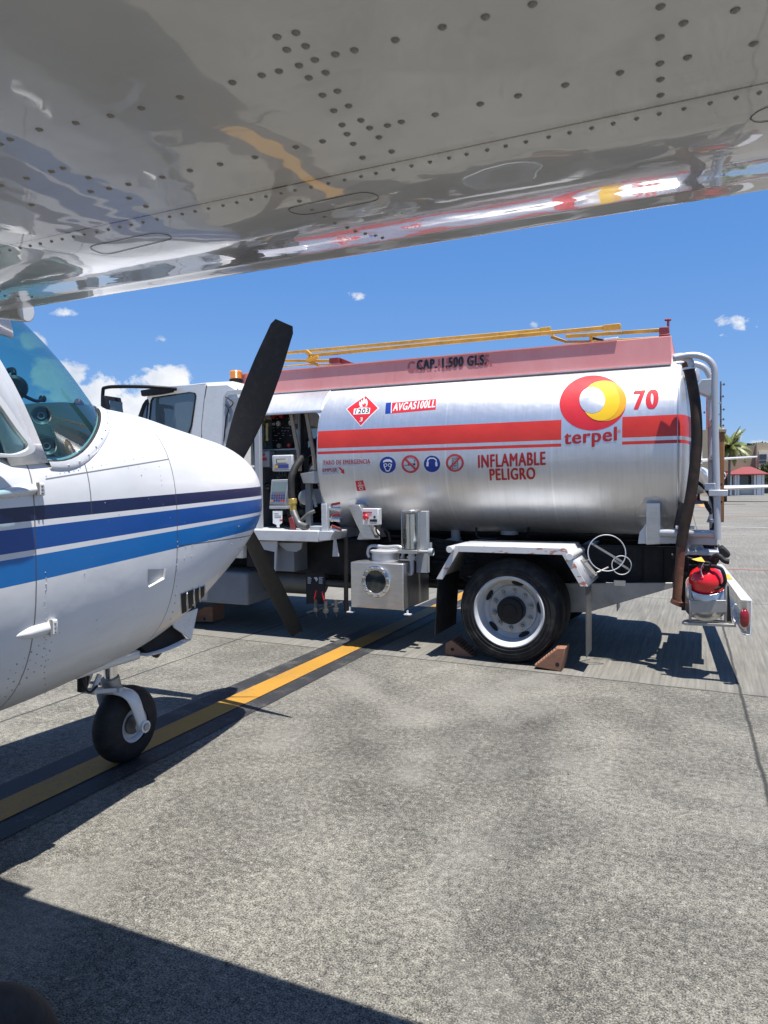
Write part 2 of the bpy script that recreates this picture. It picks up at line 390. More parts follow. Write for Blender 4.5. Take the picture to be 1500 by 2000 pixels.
def ground_strip(name, m, a, b_, w, z):
    a, b_ = Vector(a), Vector(b_); d = (b_ - a).normalized(); s = Vector((-d.y, d.x, 0)) * (w / 2)
    n = 60; q = MB()
    rows = []
    for i in range(n + 1):
        p = a + (b_ - a) * (i / n)
        j = Vector((random.uniform(-1, 1) * 0.004, 0, 0))
        rows.append([tuple(p + s + j + Vector((0, 0, z))), tuple(p - s - j + Vector((0, 0, z)))])
    q.sheet(rows)
    return tag(q.build(name, m), kind='structure')
LX = -2.885
ground_strip('painted_line_border', 'line_black', (LX, -8, 0), (LX, 40, 0), 0.50, 0.004)
ground_strip('painted_line', 'line_yellow', (LX + 0.01, -8, 0), (LX + 0.01, 40, 0), 0.185, 0.008)
def px_strip(name, m, pa, pb, w, z=0.006):
    a, b_ = at(*pa, Z=0), at(*pb, Z=0)
    ground_strip(name, m, (a.x, a.y, 0), (b_.x, b_.y, 0), w, z)
px_strip('painted_line', 'line_orange', (1130, 1034), (1240, 1023), 0.30)
px_strip('painted_line_border', 'line_black', (1122, 1036), (1190, 1029.5), 0.9, 0.003)
px_strip('painted_line', 'line_orange', (1180, 1029), (1155, 1042), 0.25, 0.010)
px_strip('painted_line', 'line_orange', (1290, 1012.5), (1500, 1007), 0.15)
px_strip('painted_line', 'line_white', (1405, 1029), (1500, 1031), 0.12)
px_strip('painted_line', 'line_red', (1380, 1110.5), (1500, 1114.5), 0.04)
px_strip('painted_line', 'line_orange', (1368, 984), (1378, 990), 0.5)
# ================================================================== LIGHT AIRCRAFT
AX = -2.80                      # centre line of the aircraft
plane = thing('light_aircraft', (AX, 1.0, 0), 'white high-wing propeller aircraft with navy and blue stripes, nose towards the tank truck', 'aircraft')

# station Y: half width, level of max width, height above it, depth below it, exponent above, exponent below
FUS = [(-4.6, 0.10, 1.45, 0.10, 0.10, 2.0, 2.0),
       (-3.2, 0.24, 1.38, 0.24, 0.26, 2.2, 2.2),
       (-1.4, 0.50, 1.20, 0.40, 0.52, 3.0, 2.6),
       (-0.2, 0.60, 1.18, 0.38, 0.62, 4.5, 2.8),
       (1.2, 0.605, 1.20, 0.42, 0.66, 6.0, 2.8),
       (1.75, 0.600, 1.22, 0.405, 0.68, 5.4, 2.7),
       (2.05, 0.578, 1.24, 0.475, 0.69, 3.8, 2.65),
       (2.40, 0.548, 1.27, 0.565, 0.69, 2.9, 2.55),
       (2.72, 0.520, 1.29, 0.550, 0.665, 2.6, 2.5),
       (3.00, 0.495, 1.31, 0.490, 0.595, 2.5, 2.4),
       (3.25, 0.470, 1.33, 0.430, 0.480, 2.5, 2.3),
       (3.42, 0.445, 1.345, 0.385, 0.365, 2.5, 2.3),
       (3.54, 0.410, 1.36, 0.325, 0.265, 2.5, 2.3),
       (3.61, 0.358, 1.37, 0.270, 0.195, 2.5, 2.3),
       (3.64, 0.290, 1.375, 0.205, 0.140, 2.4, 2.3),
       (3.65, 0.150, 1.38, 0.10, 0.07, 2.2, 2.2)]
def fus_ring(Y, n=72):
    w_, zc, hu, hd, eu, ed = interp(FUS, Y); ring = []
    for i in range(n):
        t = 2 * math.pi * i / n; cs, sn = math.cos(t), math.sin(t); e, h = (eu, hu) if sn >= 0 else (ed, hd)
        ring.append(Vector((AX + w_ * math.copysign(abs(cs) ** (2 / e), cs), Y, zc + h * math.copysign(abs(sn) ** (2 / e), sn))))
    return ring
def fus_side(Y, z, off=0.0):
    """point on the starboard skin at station Y, height z"""
    w_, zc, hu, hd, eu, ed = interp(FUS, Y); e, h = (eu, hu) if z >= zc else (ed, hd)
    q = min(0.999, abs(z - zc) / h)
    x = w_ * (1 - q ** e) ** (1 / e)
    return Vector((AX + x + off, Y, z))
def fus_top(X, Y):
    w_, zc, hu, hd, eu, ed = interp(FUS, Y); q = min(0.999, abs(X - AX) / w_)
    return zc + hu * (1 - q ** eu) ** (1 / eu)
def fus_hit(px, py, off=0.0):
    """where the sight line of a pixel first meets the starboard skin"""
    d = direction(px, py); t = 2.0; best = None
    while t < 4.6:
        p = EYEP + d * t; w_, zc, hu, hd, eu, ed = interp(FUS, min(p.y, 3.63)); e, h = (eu, hu) if p.z >= zc else (ed, hd)
        g_ = (abs((p.z - zc) / h) ** e + abs((p.x - AX) / w_) ** e) ** (1 / e)
        if p.y < 3.63 and (best is None or g_ < best[0]): best = (g_, p, zc)
        if p.y < 3.63 and g_ < 1: return p + Vector((off, 0, 0))
        t += 0.004
    g_, p, zc = best                                  # just past the skyline: the nearest point of the skin
    return Vector((AX + (p.x - AX) / g_ + off, p.y, zc + (p.z - zc) / g_))

def skin_material():
    m, nt, b = principled('aircraft_skin')
    co = obj_coord(nt); sep = nt.nodes.new('ShaderNodeSeparateXYZ'); link(nt, co, sep.inputs[0]); Y, Z = sep.outputs[1], sep.outputs[2]
    n1 = noise(nt, 4, 5); n2 = noise(nt, 9, 7, 0.7)
    white = mix_col(nt, ramp(nt, n1, 0.3, 0.7), (0.64, 0.645, 0.65), (0.70, 0.70, 0.70))
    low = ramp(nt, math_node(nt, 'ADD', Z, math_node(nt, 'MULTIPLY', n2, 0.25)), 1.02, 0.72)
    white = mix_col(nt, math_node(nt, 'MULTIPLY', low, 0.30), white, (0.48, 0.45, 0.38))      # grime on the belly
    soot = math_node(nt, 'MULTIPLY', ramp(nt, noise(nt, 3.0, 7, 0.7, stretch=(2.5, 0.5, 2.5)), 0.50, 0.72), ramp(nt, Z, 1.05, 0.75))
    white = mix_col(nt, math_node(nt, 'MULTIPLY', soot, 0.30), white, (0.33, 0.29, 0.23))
    c = white
    E_ = [(1.387, 1.461), (1.334, 1.407), (1.311, 1.389), (1.228, 1.313), (1.207, 1.295), (1.112, 1.219)]
    fs = []
    for a, e in E_:
        sl = (e - a) / (3.60 - 1.67)
        fs.append(math_node(nt, 'LESS_THAN', math_node(nt, 'SUBTRACT', Z, math_node(nt, 'MULTIPLY', math_node(nt, 'SUBTRACT', Y, 1.67), sl)), a))
    for i, col in ((0, (0.004, 0.012, 0.060)), (2, (0.001, 0.066, 0.28)), (4, (0.002, 0.140, 0.42))):
        c = mix_col(nt, math_node(nt, 'SUBTRACT', fs[i], fs[i + 1], True), c, col)
    # panel seams
    def seam(v, lo, hi, other, pos, wdt=0.0030):
        s = math_node(nt, 'LESS_THAN', math_node(nt, 'ABSOLUTE', math_node(nt, 'SUBTRACT', v, pos)), wdt)
        return math_node(nt, 'MULTIPLY', s, math_node(nt, 'MULTIPLY', math_node(nt, 'GREATER_THAN', other, lo), math_node(nt, 'LESS_THAN', other, hi)))
    zs = math_node(nt, 'SUBTRACT', Z, math_node(nt, 'MULTIPLY', Y, 0.13))
    sm = seam(Y, 0, 9, Z, 2.66)
    for s in (seam(Y, 0, 1.62, Z, 1.815), seam(zs, 1.88, 2.66, Y, 1.245), seam(Z, 2.66, 9, Y, 1.175), seam(Y, 1.35, 1.62, Z, 2.10)):
        sm = math_node(nt, 'MAXIMUM', sm, s)
    c = mix_col(nt, math_node(nt, 'MULTIPLY', sm, 0.8), c, (0.05, 0.05, 0.055))
    spk = noise(nt, 55, 2, 0.5)
    c = mix_col(nt, math_node(nt, 'MULTIPLY', ramp(nt, spk, 0.74, 0.80), 0.35), c, (0.45, 0.45, 0.46))
    link(nt, c, b.inputs['Base Color'])
    b.inputs['Roughness'].default_value = 0.30; b.inputs['Coat Weight'].default_value = 0.15; b.inputs['Coat Roughness'].default_value = 0.06; b.inputs['Specular IOR Level'].default_value = 0.4
    link(nt, bump(nt, math_node(nt, 'SUBTRACT', math_node(nt, 'MULTIPLY', noise(nt, 5, 3, 0.5), 0.9), sm), 0.16, 0.02), b.inputs['Normal'])
    return m
M['aircraft_skin'] = skin_material()

ys = [-4.6 + 0.2 * i for i in range(30)] + [1.4 + 0.05 * i for i in range(37)] + [3.22 + 0.02 * i for i in range(22)] + [3.65]
q = MB(); q.poly_faces([fus_ring(y) for y in ys]); fuselage = q.build('fuselage', 'aircraft_skin', plane, sharp=50)

# ---- windshield: base curve on the cowl deck, top curve under the wing leading edge
def ws_base(th, k=1.0, dz=0.0):
    x = AX + 0.555 * k * math.sin(th); y = 1.88 + 0.624 * k * max(0.0, math.cos(th))
    return Vector((x, y, fus_top(x, y) + dz))
def ws_top(th): return Vector((AX + 0.52 * math.sin(th), 1.60 + 0.24 * math.cos(th), 2.06 + 0.24 * math.cos(th)))
def ws_pt(th, s):
    b_, t_ = ws_base(th), ws_top(th); p = b_ + (t_ - b_) * s
    bul = 0.035 * math.sin(math.pi * s)
    return p + Vector((math.sin(th) * bul * 0.7, math.cos(th) * bul, bul * 0.6))
TH = [R(-88 + 176 * i / 48) for i in range(49)]
q = MB(); q.sheet([[ws_pt(t, s / 14) for t in TH] for s in range(15)]); ws = q.build('windshield', 'windshield_glass', plane, sharp=80)
# gasket and fairing round the base
q = MB(); q.tube([ws_base(t) + Vector((math.sin(t) * 0.004, math.cos(t) * 0.004, 0.002)) for t in TH], 0.008, 8); q.build('gasket', 'black_rubber', ws)
def fair(t, k):
    p = ws_base(t); w_, zc, hu, hd, eu, ed = interp(FUS, p.y)
    u = math.acos(min(1.0, abs(p.x - AX) / w_) ** (eu / 2)); u -= 0.10 * k * abs(math.sin(t)) ; yy = p.y + 0.062 * k * max(0.0, math.cos(t)) + 0.012 * k
    w_, zc, hu, hd, eu, ed = interp(FUS, yy)
    x = AX + math.copysign(w_ * abs(math.cos(u)) ** (2 / eu), math.sin(t)); z = zc + hu * math.copysign(abs(math.sin(u)) ** (2 / eu), math.sin(u))
    lift = 0.012 * (1 - k) ** 0.6 + 0.0025
    return Vector((x + lift * math.sin(t), yy + lift * 0.3, z + lift * (0.3 + 0.7 * math.cos(t))))
q = MB(); q.sheet([[fair(t, k / 5) for t in TH] for k in range(6)]); q.build('windshield_fairing', 'white_paint', plane, sharp=60)
# fairing fasteners
q = MB()
for i in range(1, 30):
    t = R(-86 + 172 * i / 30); p = fair(t, 0.55); q.sphere(p, 0.0055, 8, (1, 1, 0.6))
q.build('rivets', 'pale_grey_paint', plane)
# pillar between windshield and door window, both sides
for sx in (1, -1):
    q = MB(); rows = []
    for i in range(9):
        s = i / 8; a = ws_pt(R(88), s)
        a = Vector((AX + sx * (a.x - AX + 0.006), a.y + 0.004, a.z))
        b_ = Vector((a.x + sx * 0.004, a.y - 0.16 + 0.03 * s, a.z - 0.015 * (1 - s)))
        rows.append([a, a.lerp(b_, 0.5) + Vector((sx * 0.006, 0, 0)), b_])
    q.sheet(rows); q.build('pillar', 'white_paint', plane, solid=0.012, sharp=60)
# cabin roof, rear cabin walls, and the dark inside
q = MB()
for sx in (-1, 1): pass
prof = [(0.53, 2.02), (0.50, 2.14), (0.40, 2.24), (0.22, 2.30), (0, 2.315), (-0.22, 2.30), (-0.40, 2.24), (-0.50, 2.14), (-0.53, 2.02)]
q.sheet([[Vector((AX + x, y, z - dz)) for x, z in prof] for y, dz in ((1.80, 0.02), (1.5, 0.0), (0.6, 0.0), (-0.4, 0.04), (-1.6, 0.28))])
q.build('cabin_roof', 'white_paint', plane, solid=0.01, sharp=60)
for sx in (-1, 1):
    q = MB(); q.sheet([[Vector((AX + sx * x, y, z)) for x, z in ((0.60, 1.50), (0.575, 1.8), (0.52, 2.05))] for y in (0.55, -0.4, -1.4)])
    q.build('cabin_wall', 'white_paint', plane, solid=0.02)
q = MB(); gl = []
for k in range(8):
    kk = 0.965 * (1 - k / 7) + 0.02
    gl.append([ws_base(t, kk, 0.010 + 0.03 * math.sin(math.pi * k / 7)) for t in TH])
q.sheet(gl); q.build('glareshield', 'glare_black', plane, sharp=60)
q = MB(); q.prism([(AX - 0.50, 1.86, 1.40), (AX + 0.50, 1.86, 1.40), (AX + 0.50, 1.86, 1.66), (AX + 0.30, 1.86, 1.77), (AX - 0.30, 1.86, 1.77), (AX - 0.50, 1.86, 1.66)], (0, 0.10, 0))
q.build('instrument_panel', 'interior', plane, bevel=0.012)
q = MB(); q.box(AX - 0.56, AX + 0.56, -1.2, 1.84, 1.632, 1.636); q.build('cabin_floor', 'interior', plane)
for sx in (-1, 1):
    q = MB(); q.prism([(AX + sx * 0.28 - 0.2, 0.9, 1.58), (AX + sx * 0.28 + 0.2, 0.9, 1.58), (AX + sx * 0.28 + 0.19, 0.78, 2.0), (AX + sx * 0.28 - 0.19, 0.78, 2.0)], (0, -0.12, 0.01)); q.build('seat_back', 'interior', plane, bevel=0.03)
# ---- open door window: frame tilted out at its lower edge
wf = [at(66, 880, X=AX + 0.66), at(45, 846, X=AX + 0.655), at(0, 775, X=AX + 0.645)]
low = wf[0]
fr = [Vector((AX + 0.62, 1.42, 1.985)), wf[2], wf[1], low + Vector((0, 0.012, 0.0)), low + Vector((0.002, -0.05, -0.028)), Vector((AX + 0.67, 1.45, low.z - 0.030)), Vector((AX + 0.67, 0.75, low.z - 0.02)), Vector((AX + 0.665, 0.66, low.z + 0.05)), Vector((AX + 0.625, 0.66, 1.94)), Vector((AX + 0.62, 0.72, 1.985))]
fr = [p.copy() for p in fr]
frs = []
for i, p in enumerate(fr):                       # rounded corners
    a, c = fr[i - 1], fr[(i + 1) % len(fr)]
    k = min(0.07, 0.45 * (p - a).length, 0.45 * (c - p).length)
    pa = p + (a - p).normalized() * k; pc = p + (c - p).normalized() * k
    for j in range(5):
        t = j / 4; frs.append(pa * (1 - t) ** 2 + p * 2 * t * (1 - t) + pc * t * t)
cen = sum(frs, Vector()) / len(frs)
q = MB(); rows = []
for p in frs + [frs[0]]:
    inn = p + (cen - p).normalized() * 0.034
    rows.append([p + Vector((-0.012, 0, 0)), p + Vector((0.012, 0, 0)), inn + Vector((0.014, 0, 0)), inn + Vector((-0.012, 0, 0))])
q.poly_faces(rows, True, False); win = q.build('door_window', 'white_paint', plane, bevel=0.003, sharp=50)
q = MB(); q.face([p + (cen - p).normalized() * 0.03 for p in frs]); q.build('pane', 'windshield_glass', win)
# ---- door hinges
def hinge(pa, pb, z_h):
    q = MB(); a, b_ = fus_hit(*pa), fus_hit(*pb); d = (b_ - a)
    secs = []
    for i in range(9):
        t = i / 8; p = a + d * t; rr = z_h * (0.35 + 0.65 * min(1, t * 2.2)); wv = 0.030 * min(1, 0.3 + t * 2)
        secs.append([Vector((p.x - 0.006 + wv * max(0, math.sin(x)), p.y, p.z + rr * math.cos(x))) for x in [math.pi * k / 8 for k in range(9)]])
    q.sheet(secs); hg = q.build('door_hinge', 'white_paint', plane, sharp=60)
    q = MB(); q.box(b_.x + 0.004, b_.x + 0.022, b_.y - 0.002, b_.y + 0.032, b_.z - z_h * 1.15, b_.z + z_h * 1.15); q.build('hinge_plate', 'white_paint', hg, bevel=0.006)
    q = MB()
    for k in (-0.6, 0, 0.6): q.sphere((b_.x + 0.023, b_.y + 0.018, b_.z + k * z_h), 0.005, 8)
    q.cyl((b_.x + 0.02, b_.y + 0.001, b_.z - z_h * 1.2), (b_.x + 0.02, b_.y + 0.001, b_.z + z_h * 1.2), 0.006, n=10)
    q.build('hinge_pin', 'dull_steel', hg)
hinge((-40, 970), (66, 956), 0.021)
hinge((30, 1243), (92, 1226), 0.026)
# fresh air scoop, louvres, cowl flap, nose gear tunnel
a, b_ = fus_hit(288, 1112), fus_hit(320, 1111); c1, c2 = fus_hit(289, 1142, 0), fus_hit(317, 1127, 0)
q = MB(); rim = [a, b_, c2, c1]; cc = sum(rim, Vector()) / 4
q.face([p + Vector((0.003, 0, 0)) for p in rim]); sc = q.build('air_scoop', 'grey_paint', plane)
q = MB()
q.poly_faces([[b_ + Vector((0.0, 0, 0)), c2, c2 + Vector((0.03, -0.02, -0.005)), b_ + Vector((0.03, -0.02, 0.004))], [c2, c1, c1 + Vector((0.006, 0, -0.012)), c2 + Vector((0.03, -0.02, -0.005))]], True, True)
q.build('scoop_lip', 'white_paint', sc)
LV = [((353, 1160), (362, 1157), (364, 1194), (355, 1199)), ((366, 1155), (376, 1151.5), (378, 1184), (368, 1190)), ((379.5, 1150.5), (387, 1148), (388.5, 1174), (381, 1180)), ((390.5, 1147), (397.5, 1144.5), (398.5, 1165), (392, 1170))]
for quad in LV:
    q = MB(); q.sheet([[fus_hit(lerp(lerp(quad[0][0], quad[1][0], u / 3), lerp(quad[3][0], quad[2][0], u / 3), v / 5), lerp(lerp(quad[0][1], quad[1][1], u / 3), lerp(quad[3][1], quad[2][1], u / 3), v / 5), off=0.003) + Vector((0.002, -0.003, 0)) for u in range(4)] for v in range(6)]); lo = q.build('louvre', 'dark_void', plane)
    q = MB(); A_, B_ = fus_hit(*quad[1], off=0.004), fus_hit(*quad[2], off=0.004)
    q.bar(A_ + Vector((0.006, 0, 0)), B_ + Vector((0.006, 0, 0)), 0.006, 0.014); q.build('louvre_lip', 'white_paint', lo)
def under(px, py, X=-2.62): return at(px, py, X=X)
fl = [under(378, 1192), under(371, 1246), under(362, 1252), under(345, 1230), under(338, 1216)]
q = MB(); q.prism([under(384, 1188), under(371, 1249), under(338, 1226), under(330, 1210)], (0.012, 0, 0)); cf = q.build('cowl_flap', 'white_paint', plane, bevel=0.003)
q = MB(); rows = []
for k in range(7):
    t = k / 6; p = under(371, 1249).lerp(under(286, 1281), t); rows.append([p + Vector((0.006, 0, -0.012 * math.sin(math.pi * t))), p + Vector((-0.36, 0, -0.012 * math.sin(math.pi * t)))])
q.sheet(rows); q.build('flap_floor', 'white_paint', cf, solid=0.006)
q = MB(); q.prism([under(338, 1217, -2.66), under(366, 1250, -2.66), under(290, 1278, -2.66), under(275, 1262, -2.66)], (-0.26, 0, 0)); q.build('exhaust_opening', 'dark_void', plane)
q = MB(); q.tube([under(330, 1235, -2.75), under(312, 1262, -2.75), under(300, 1276, -2.75)], 0.035, 16); q.build('exhaust_pipe', 'rusty', plane)
q = MB(); q.prism([under(278, 1268, -2.66), under(278, 1288, -2.66), under(215, 1307, -2.66), under(150, 1330, -2.66), under(170, 1300, -2.66)], (-0.28, 0, 0)); q.build('gear_fairing', 'white_paint', plane, bevel=0.02)
# rivets and fasteners on the nose
q = MB()
def dot(px, py, r=0.0042, off=0.0): q.sphere(fus_hit(px, py, off), r, 8)
for px, py in [(347, 1067), (362, 1067), (375, 1065), (346, 1090), (360, 1090), (374, 1086), (345, 1103), (345, 1115), (344, 1145), (342, 1163), (341, 1178), (337, 1195), (333, 1209), (344, 1131), (452, 1062), (470, 1054), (430, 1058), (408, 1056), (466, 1072), (466, 1028), (346, 1058)]: dot(px, py)
for k in range(22): dot(88 + 2.0 * math.sin(k), 1118 + k * 11.5, 0.0034)
for k in range(14): dot(300 + k * 1.2, 830 + k * 9.0, 0.0030)
for k in range(26): dot(90 + k * 9.0, 930 - k * 1.75 , 0.0025)
for px, py in [(150, 1120), (165, 1120), (160, 1113), (260, 1190), (190, 1210), (190, 1228), (188, 1212), (116, 1236), (232, 1005), (205, 982), (290, 974), (318, 985), (332, 1011), (270, 912), (283, 916), (276, 928), (250, 914)]: dot(px, py, 0.0028)
for i in range(7):
    for j in range(4): dot(10 + i * 14 + j * 3, 1360 - i * 12 - j * 17, 0.0036)
q.build('fasteners', 'grey_paint', plane)

# ---- propeller, three black blades
HUB = Vector((AX, 3.715, 1.475))
prop = bpy.data.objects.new('propeller', None)
q = MB(); q.lathe([(0.001, 0.28), (0.05, 0.265), (0.09, 0.20), (0.115, 0.12), (0.13, 0.04), (0.13, -0.03), (0.10, -0.06), (0.001, -0.06)], HUB, (0, 1, 0), 40)
prop = q.build('propeller', 'white_paint', plane, sharp=60)
def blade(phi, length, beta_root, beta_tip):
    rad = Vector((math.cos(phi), 0, math.sin(phi))); tan = Vector((-math.sin(phi), 0, math.cos(phi))); fwd = Vector((0, 1, 0))
    secs = []; n = 26
    for i in range(n + 1):
        s = i / n; r_ = 0.06 + s * (length - 0.06)
        ch = interp([(0, 0.07), (0.15, 0.13), (0.4, 0.185), (0.7, 0.185), (0.92, 0.155), (0.975, 0.145), (1.0, 0.115)], s)[0]
        th = interp([(0, 0.07), (0.2, 0.035), (0.6, 0.018), (1, 0.009)], s)[0]
        be = lerp(beta_root, beta_tip, s ** 0.7); cd = tan * math.cos(be) - fwd * math.sin(be); nrm = fwd * math.cos(be) + tan * math.sin(be)
        c0 = HUB + rad * r_
        secs.append([c0 + cd * (ch * 0.5 * math.cos(u)) + nrm * (th * 0.5 * math.sin(u) * (1.0 if math.sin(u) > 0 else 0.35)) for u in [2 * math.pi * k / 20 for k in range(20)]])
    q = MB(); q.poly_faces(secs); return q.build('blade', 'prop_black', prop, sharp=50)
tipA, tipB = at(555, 630, Y=HUB.y) - HUB, at(581, 1238, Y=HUB.y) - HUB
for tp in (tipA, tipB): blade(math.atan2(tp.z, tp.x), math.hypot(tp.x, tp.z), R(38), R(20))
blade(math.atan2(tipA.z, tipA.x) + R(120), 1.12, R(38), R(20))

# ---- nose gear
ng = bpy.data.objects.new('nose_gear', None)
def gp(px, py, X=AX): return at(px, py, X=X)
WC = Vector((AX, 2.835, 0.200)); WR = 0.202
ST = gp(218, 1335)
q = MB(); q.cyl((AX, ST.y - 0.03, 0.75), (AX, ST.y, ST.z), 0.034, n=24)
ng = q.build('nose_gear', 'chrome', plane)
q = MB(); q.cyl((AX, ST.y - 0.012, ST.z + 0.035), (AX, ST.y + 0.006, ST.z - 0.035), 0.048, n=24); q.cyl((AX, ST.y, ST.z - 0.02), (AX, ST.y, ST.z - 0.045), 0.055, n=24)
q.build('collar', 'dull_steel', ng, bevel=0.004)
q = MB()
for sx in (1, -1):
    path = [Vector((AX + sx * 0.02, ST.y + 0.01, ST.z - 0.035)), Vector((AX + sx * 0.085, ST.y + 0.03, ST.z - 0.055)), Vector((AX + sx * 0.112, lerp(ST.y, WC.y, 0.55), lerp(ST.z, WC.z, 0.45))), Vector((AX + sx * 0.118, WC.y, WC.z))]
    pts = spline(path, 8); rows = []
    for i, p in enumerate(pts):
        t = i / (len(pts) - 1); wd = lerp(0.050, 0.030, t); d = (pts[min(i + 1, len(pts) - 1)] - pts[max(0, i - 1)]).normalized(); s1 = Vector((0, 1, 0)); s1 = (s1 - d * s1.dot(d)).normalized(); s2 = d.cross(s1)
        rows.append([p + s1 * (wd * math.cos(u)) + s2 * (0.016 * math.sin(u)) for u in [2 * math.pi * k / 14 for k in range(14)]])
    q.poly_faces(rows)
    q.cyl((AX + sx * 0.10, WC.y, WC.z), (AX + sx * 0.142, WC.y, WC.z), 0.032, n=20)
q.build('fork', 'white_paint', ng, sharp=50)
q = MB()
for sx in (1, -1): q.cyl((AX + sx * 0.142, WC.y, WC.z), (AX + sx * 0.150, WC.y, WC.z), 0.020, n=6)
q.build('axle_nut', 'dull_steel', ng)
q = MB()
a, b_, c = gp(222, 1346, AX + 0.02), gp(172, 1350, AX + 0.02), gp(186, 1316, AX + 0.02)
for dx in (-0.03, 0.03):
    o_ = Vector((dx, 0, 0)); q.bar(a + o_, b_ + o_, 0.014, 0.022); q.bar(b_ + o_, c + o_, 0.014, 0.026)
q.cyl(b_ + Vector((-0.05, 0, 0)), b_ + Vector((0.05, 0, 0)), 0.013, n=12); q.cyl(a + Vector((-0.05, 0, 0)), a + Vector((0.05, 0, 0)), 0.014, n=12)
q.build('torque_link', 'pale_grey_paint', ng, bevel=0.003)
q = MB(); q.cyl(gp(160, 1318, AX + 0.07), gp(160, 1350, AX + 0.07), 0.022, n=16); q.cyl(gp(166, 1346, AX + 0.05), gp(172, 1320, AX + 0.05), 0.010, n=12); q.tube([gp(158, 1322, AX + 0.08), gp(164, 1340, AX + 0.09), gp(175, 1352, AX + 0.08), gp(190, 1340, AX + 0.06)], 0.006, 8, smooth=5)
q.build('shimmy_damper', 'black_plastic', ng)
def tyre_profile(rad, wd, rim_r, n=18):
    pr = []
    for i in range(n + 1):
        t = math.pi * i / n
        h = -math.cos(t) * wd / 2; rr = rim_r + (rad - rim_r) * (math.sin(t) ** 0.55)
        pr.append((rr, h))
    return pr
q = MB(); q.lathe(tyre_profile(WR, 0.140, 0.094), WC, (1, 0, 0), 56); nw = q.build('wheel', 'black_rubber', ng, sharp=60)
nw.name = 'tyre'
q = MB(); q.lathe([(0.096, -0.058), (0.090, -0.064), (0.078, -0.058), (0.070, -0.040), (0.055, -0.035), (0.04, -0.05), (0.001, -0.05)], WC, (1, 0, 0), 40)
q.lathe([(0.096, 0.058), (0.090, 0.064), (0.078, 0.058), (0.070, 0.040), (0.055, 0.035), (0.04, 0.05), (0.001, 0.05)], WC, (1, 0, 0), 40); q.build('rim', 'pale_grey_paint', ng, sharp=40)
q = MB(); q.lathe([(0.05, 0.04), (0.05, 0.055), (0.03, 0.06), (0.001, 0.06)], WC, (1, 0, 0), 30); q.build('wheel_hub', 'dark_steel', ng)
# main gear, under the cabin
for sx in (1, -1):
    wc = Vector((AX + sx * 1.47, 0.88, 0.22)); q = MB()
    rows = []
    for p, cw in ((Vector((AX + sx * 0.35, 0.55, 0.66)), 0.075), (Vector((AX + sx * 0.75, 0.65, 0.58)), 0.06), (Vector((AX + sx * 1.15, 0.78, 0.40)), 0.05), (Vector((wc.x - sx * 0.11, 0.88, 0.24)), 0.04)):
        rows.append([p + Vector((0, cw * a, 0.018 * b_)) for a, b_ in ((-1, -1), (1, -1), (1, 1), (-1, 1))])
    q.poly_faces(rows); mg = q.build('main_gear', 'white_paint', plane, bevel=0.008)
    q = MB(); q.lathe(tyre_profile(0.225, 0.165, 0.10), wc, (1, 0, 0), 48); q.build('tyre', 'black_rubber', mg, sharp=60)
    q = MB(); q.lathe([(0.10, -0.06), (0.09, -0.05), (0.05, -0.03), (0.001, -0.04), (0.001, 0.04), (0.05, 0.03), (0.09, 0.05), (0.10, 0.06)], wc, (1, 0, 0), 32); q.build('rim', 'pale_grey_paint', mg)

# ---- wings
CH, LEY, WZB = 1.62, 1.470, 1.916
LEZ = WZB + 0.076
def naca(xc):
    yt = 0.6 * (0.2969 * math.sqrt(xc) - 0.126 * xc - 0.3516 * xc ** 2 + 0.2843 * xc ** 3 - 0.1036 * xc ** 4)
    yc = (0.02 / 0.16 * (0.8 * xc - xc * xc)) if xc < 0.4 else (0.02 / 0.36 * (0.2 + 0.8 * xc - xc * xc))
    return yc + yt, yc - yt
XS = [0.5 * (1 - math.cos(math.pi * i / 34)) for i in range(35)]
# lower skin: distance behind the leading edge, height above the flat underside (drooped cuff along the front)
LOWP = [(0.0, 0.076), (0.004, 0.066), (0.010, 0.0605), (0.018, 0.0582), (0.035, 0.0570), (0.060, 0.0562), (0.076, 0.0555), (0.084, 0.0545), (0.12, 0.0475), (0.16, 0.0390), (0.20, 0.0300), (0.25, 0.0195), (0.30, 0.0110), (0.36, 0.0045), (0.45, 0.0), (0.80, 0.0), (1.2, 0.010), (1.62, 0.055)]
def wing_low(Y): return WZB + interp(LOWP, max(0.0, LEY - Y))[0]
def wing_section(X, k=1.0):
    up_ = [Vector((X, LEY - CH * k * x, LEZ + CH * k * naca(x)[0] * (1 - 0.35 * x))) for x in reversed(XS[:-1])]
    ds = [0.002, 0.004, 0.007, 0.010, 0.014, 0.018, 0.026, 0.035, 0.048, 0.060, 0.070, 0.076, 0.080, 0.084] + [0.09 + 0.01 * i for i in range(37)] + [0.5, 0.6, 0.7, 0.8, 1.0, 1.2, 1.4, 1.58]
    lo_ = [Vector((X, LEY - d * k, wing_low(LEY - d))) for d in ds]
    te = [Vector((X, LEY - CH * k, LEZ - 0.015))]
    return te + up_ + lo_
def low_hit(px, py):
    d = direction(px, py); z = 1.97
    for _ in range(12):
        p = EYEP + d * ((z - EYE) / d.z); z = wing_low(p.y)
    return Vector((p.x, p.y, z))
SPY = low_hit(750, 322).y
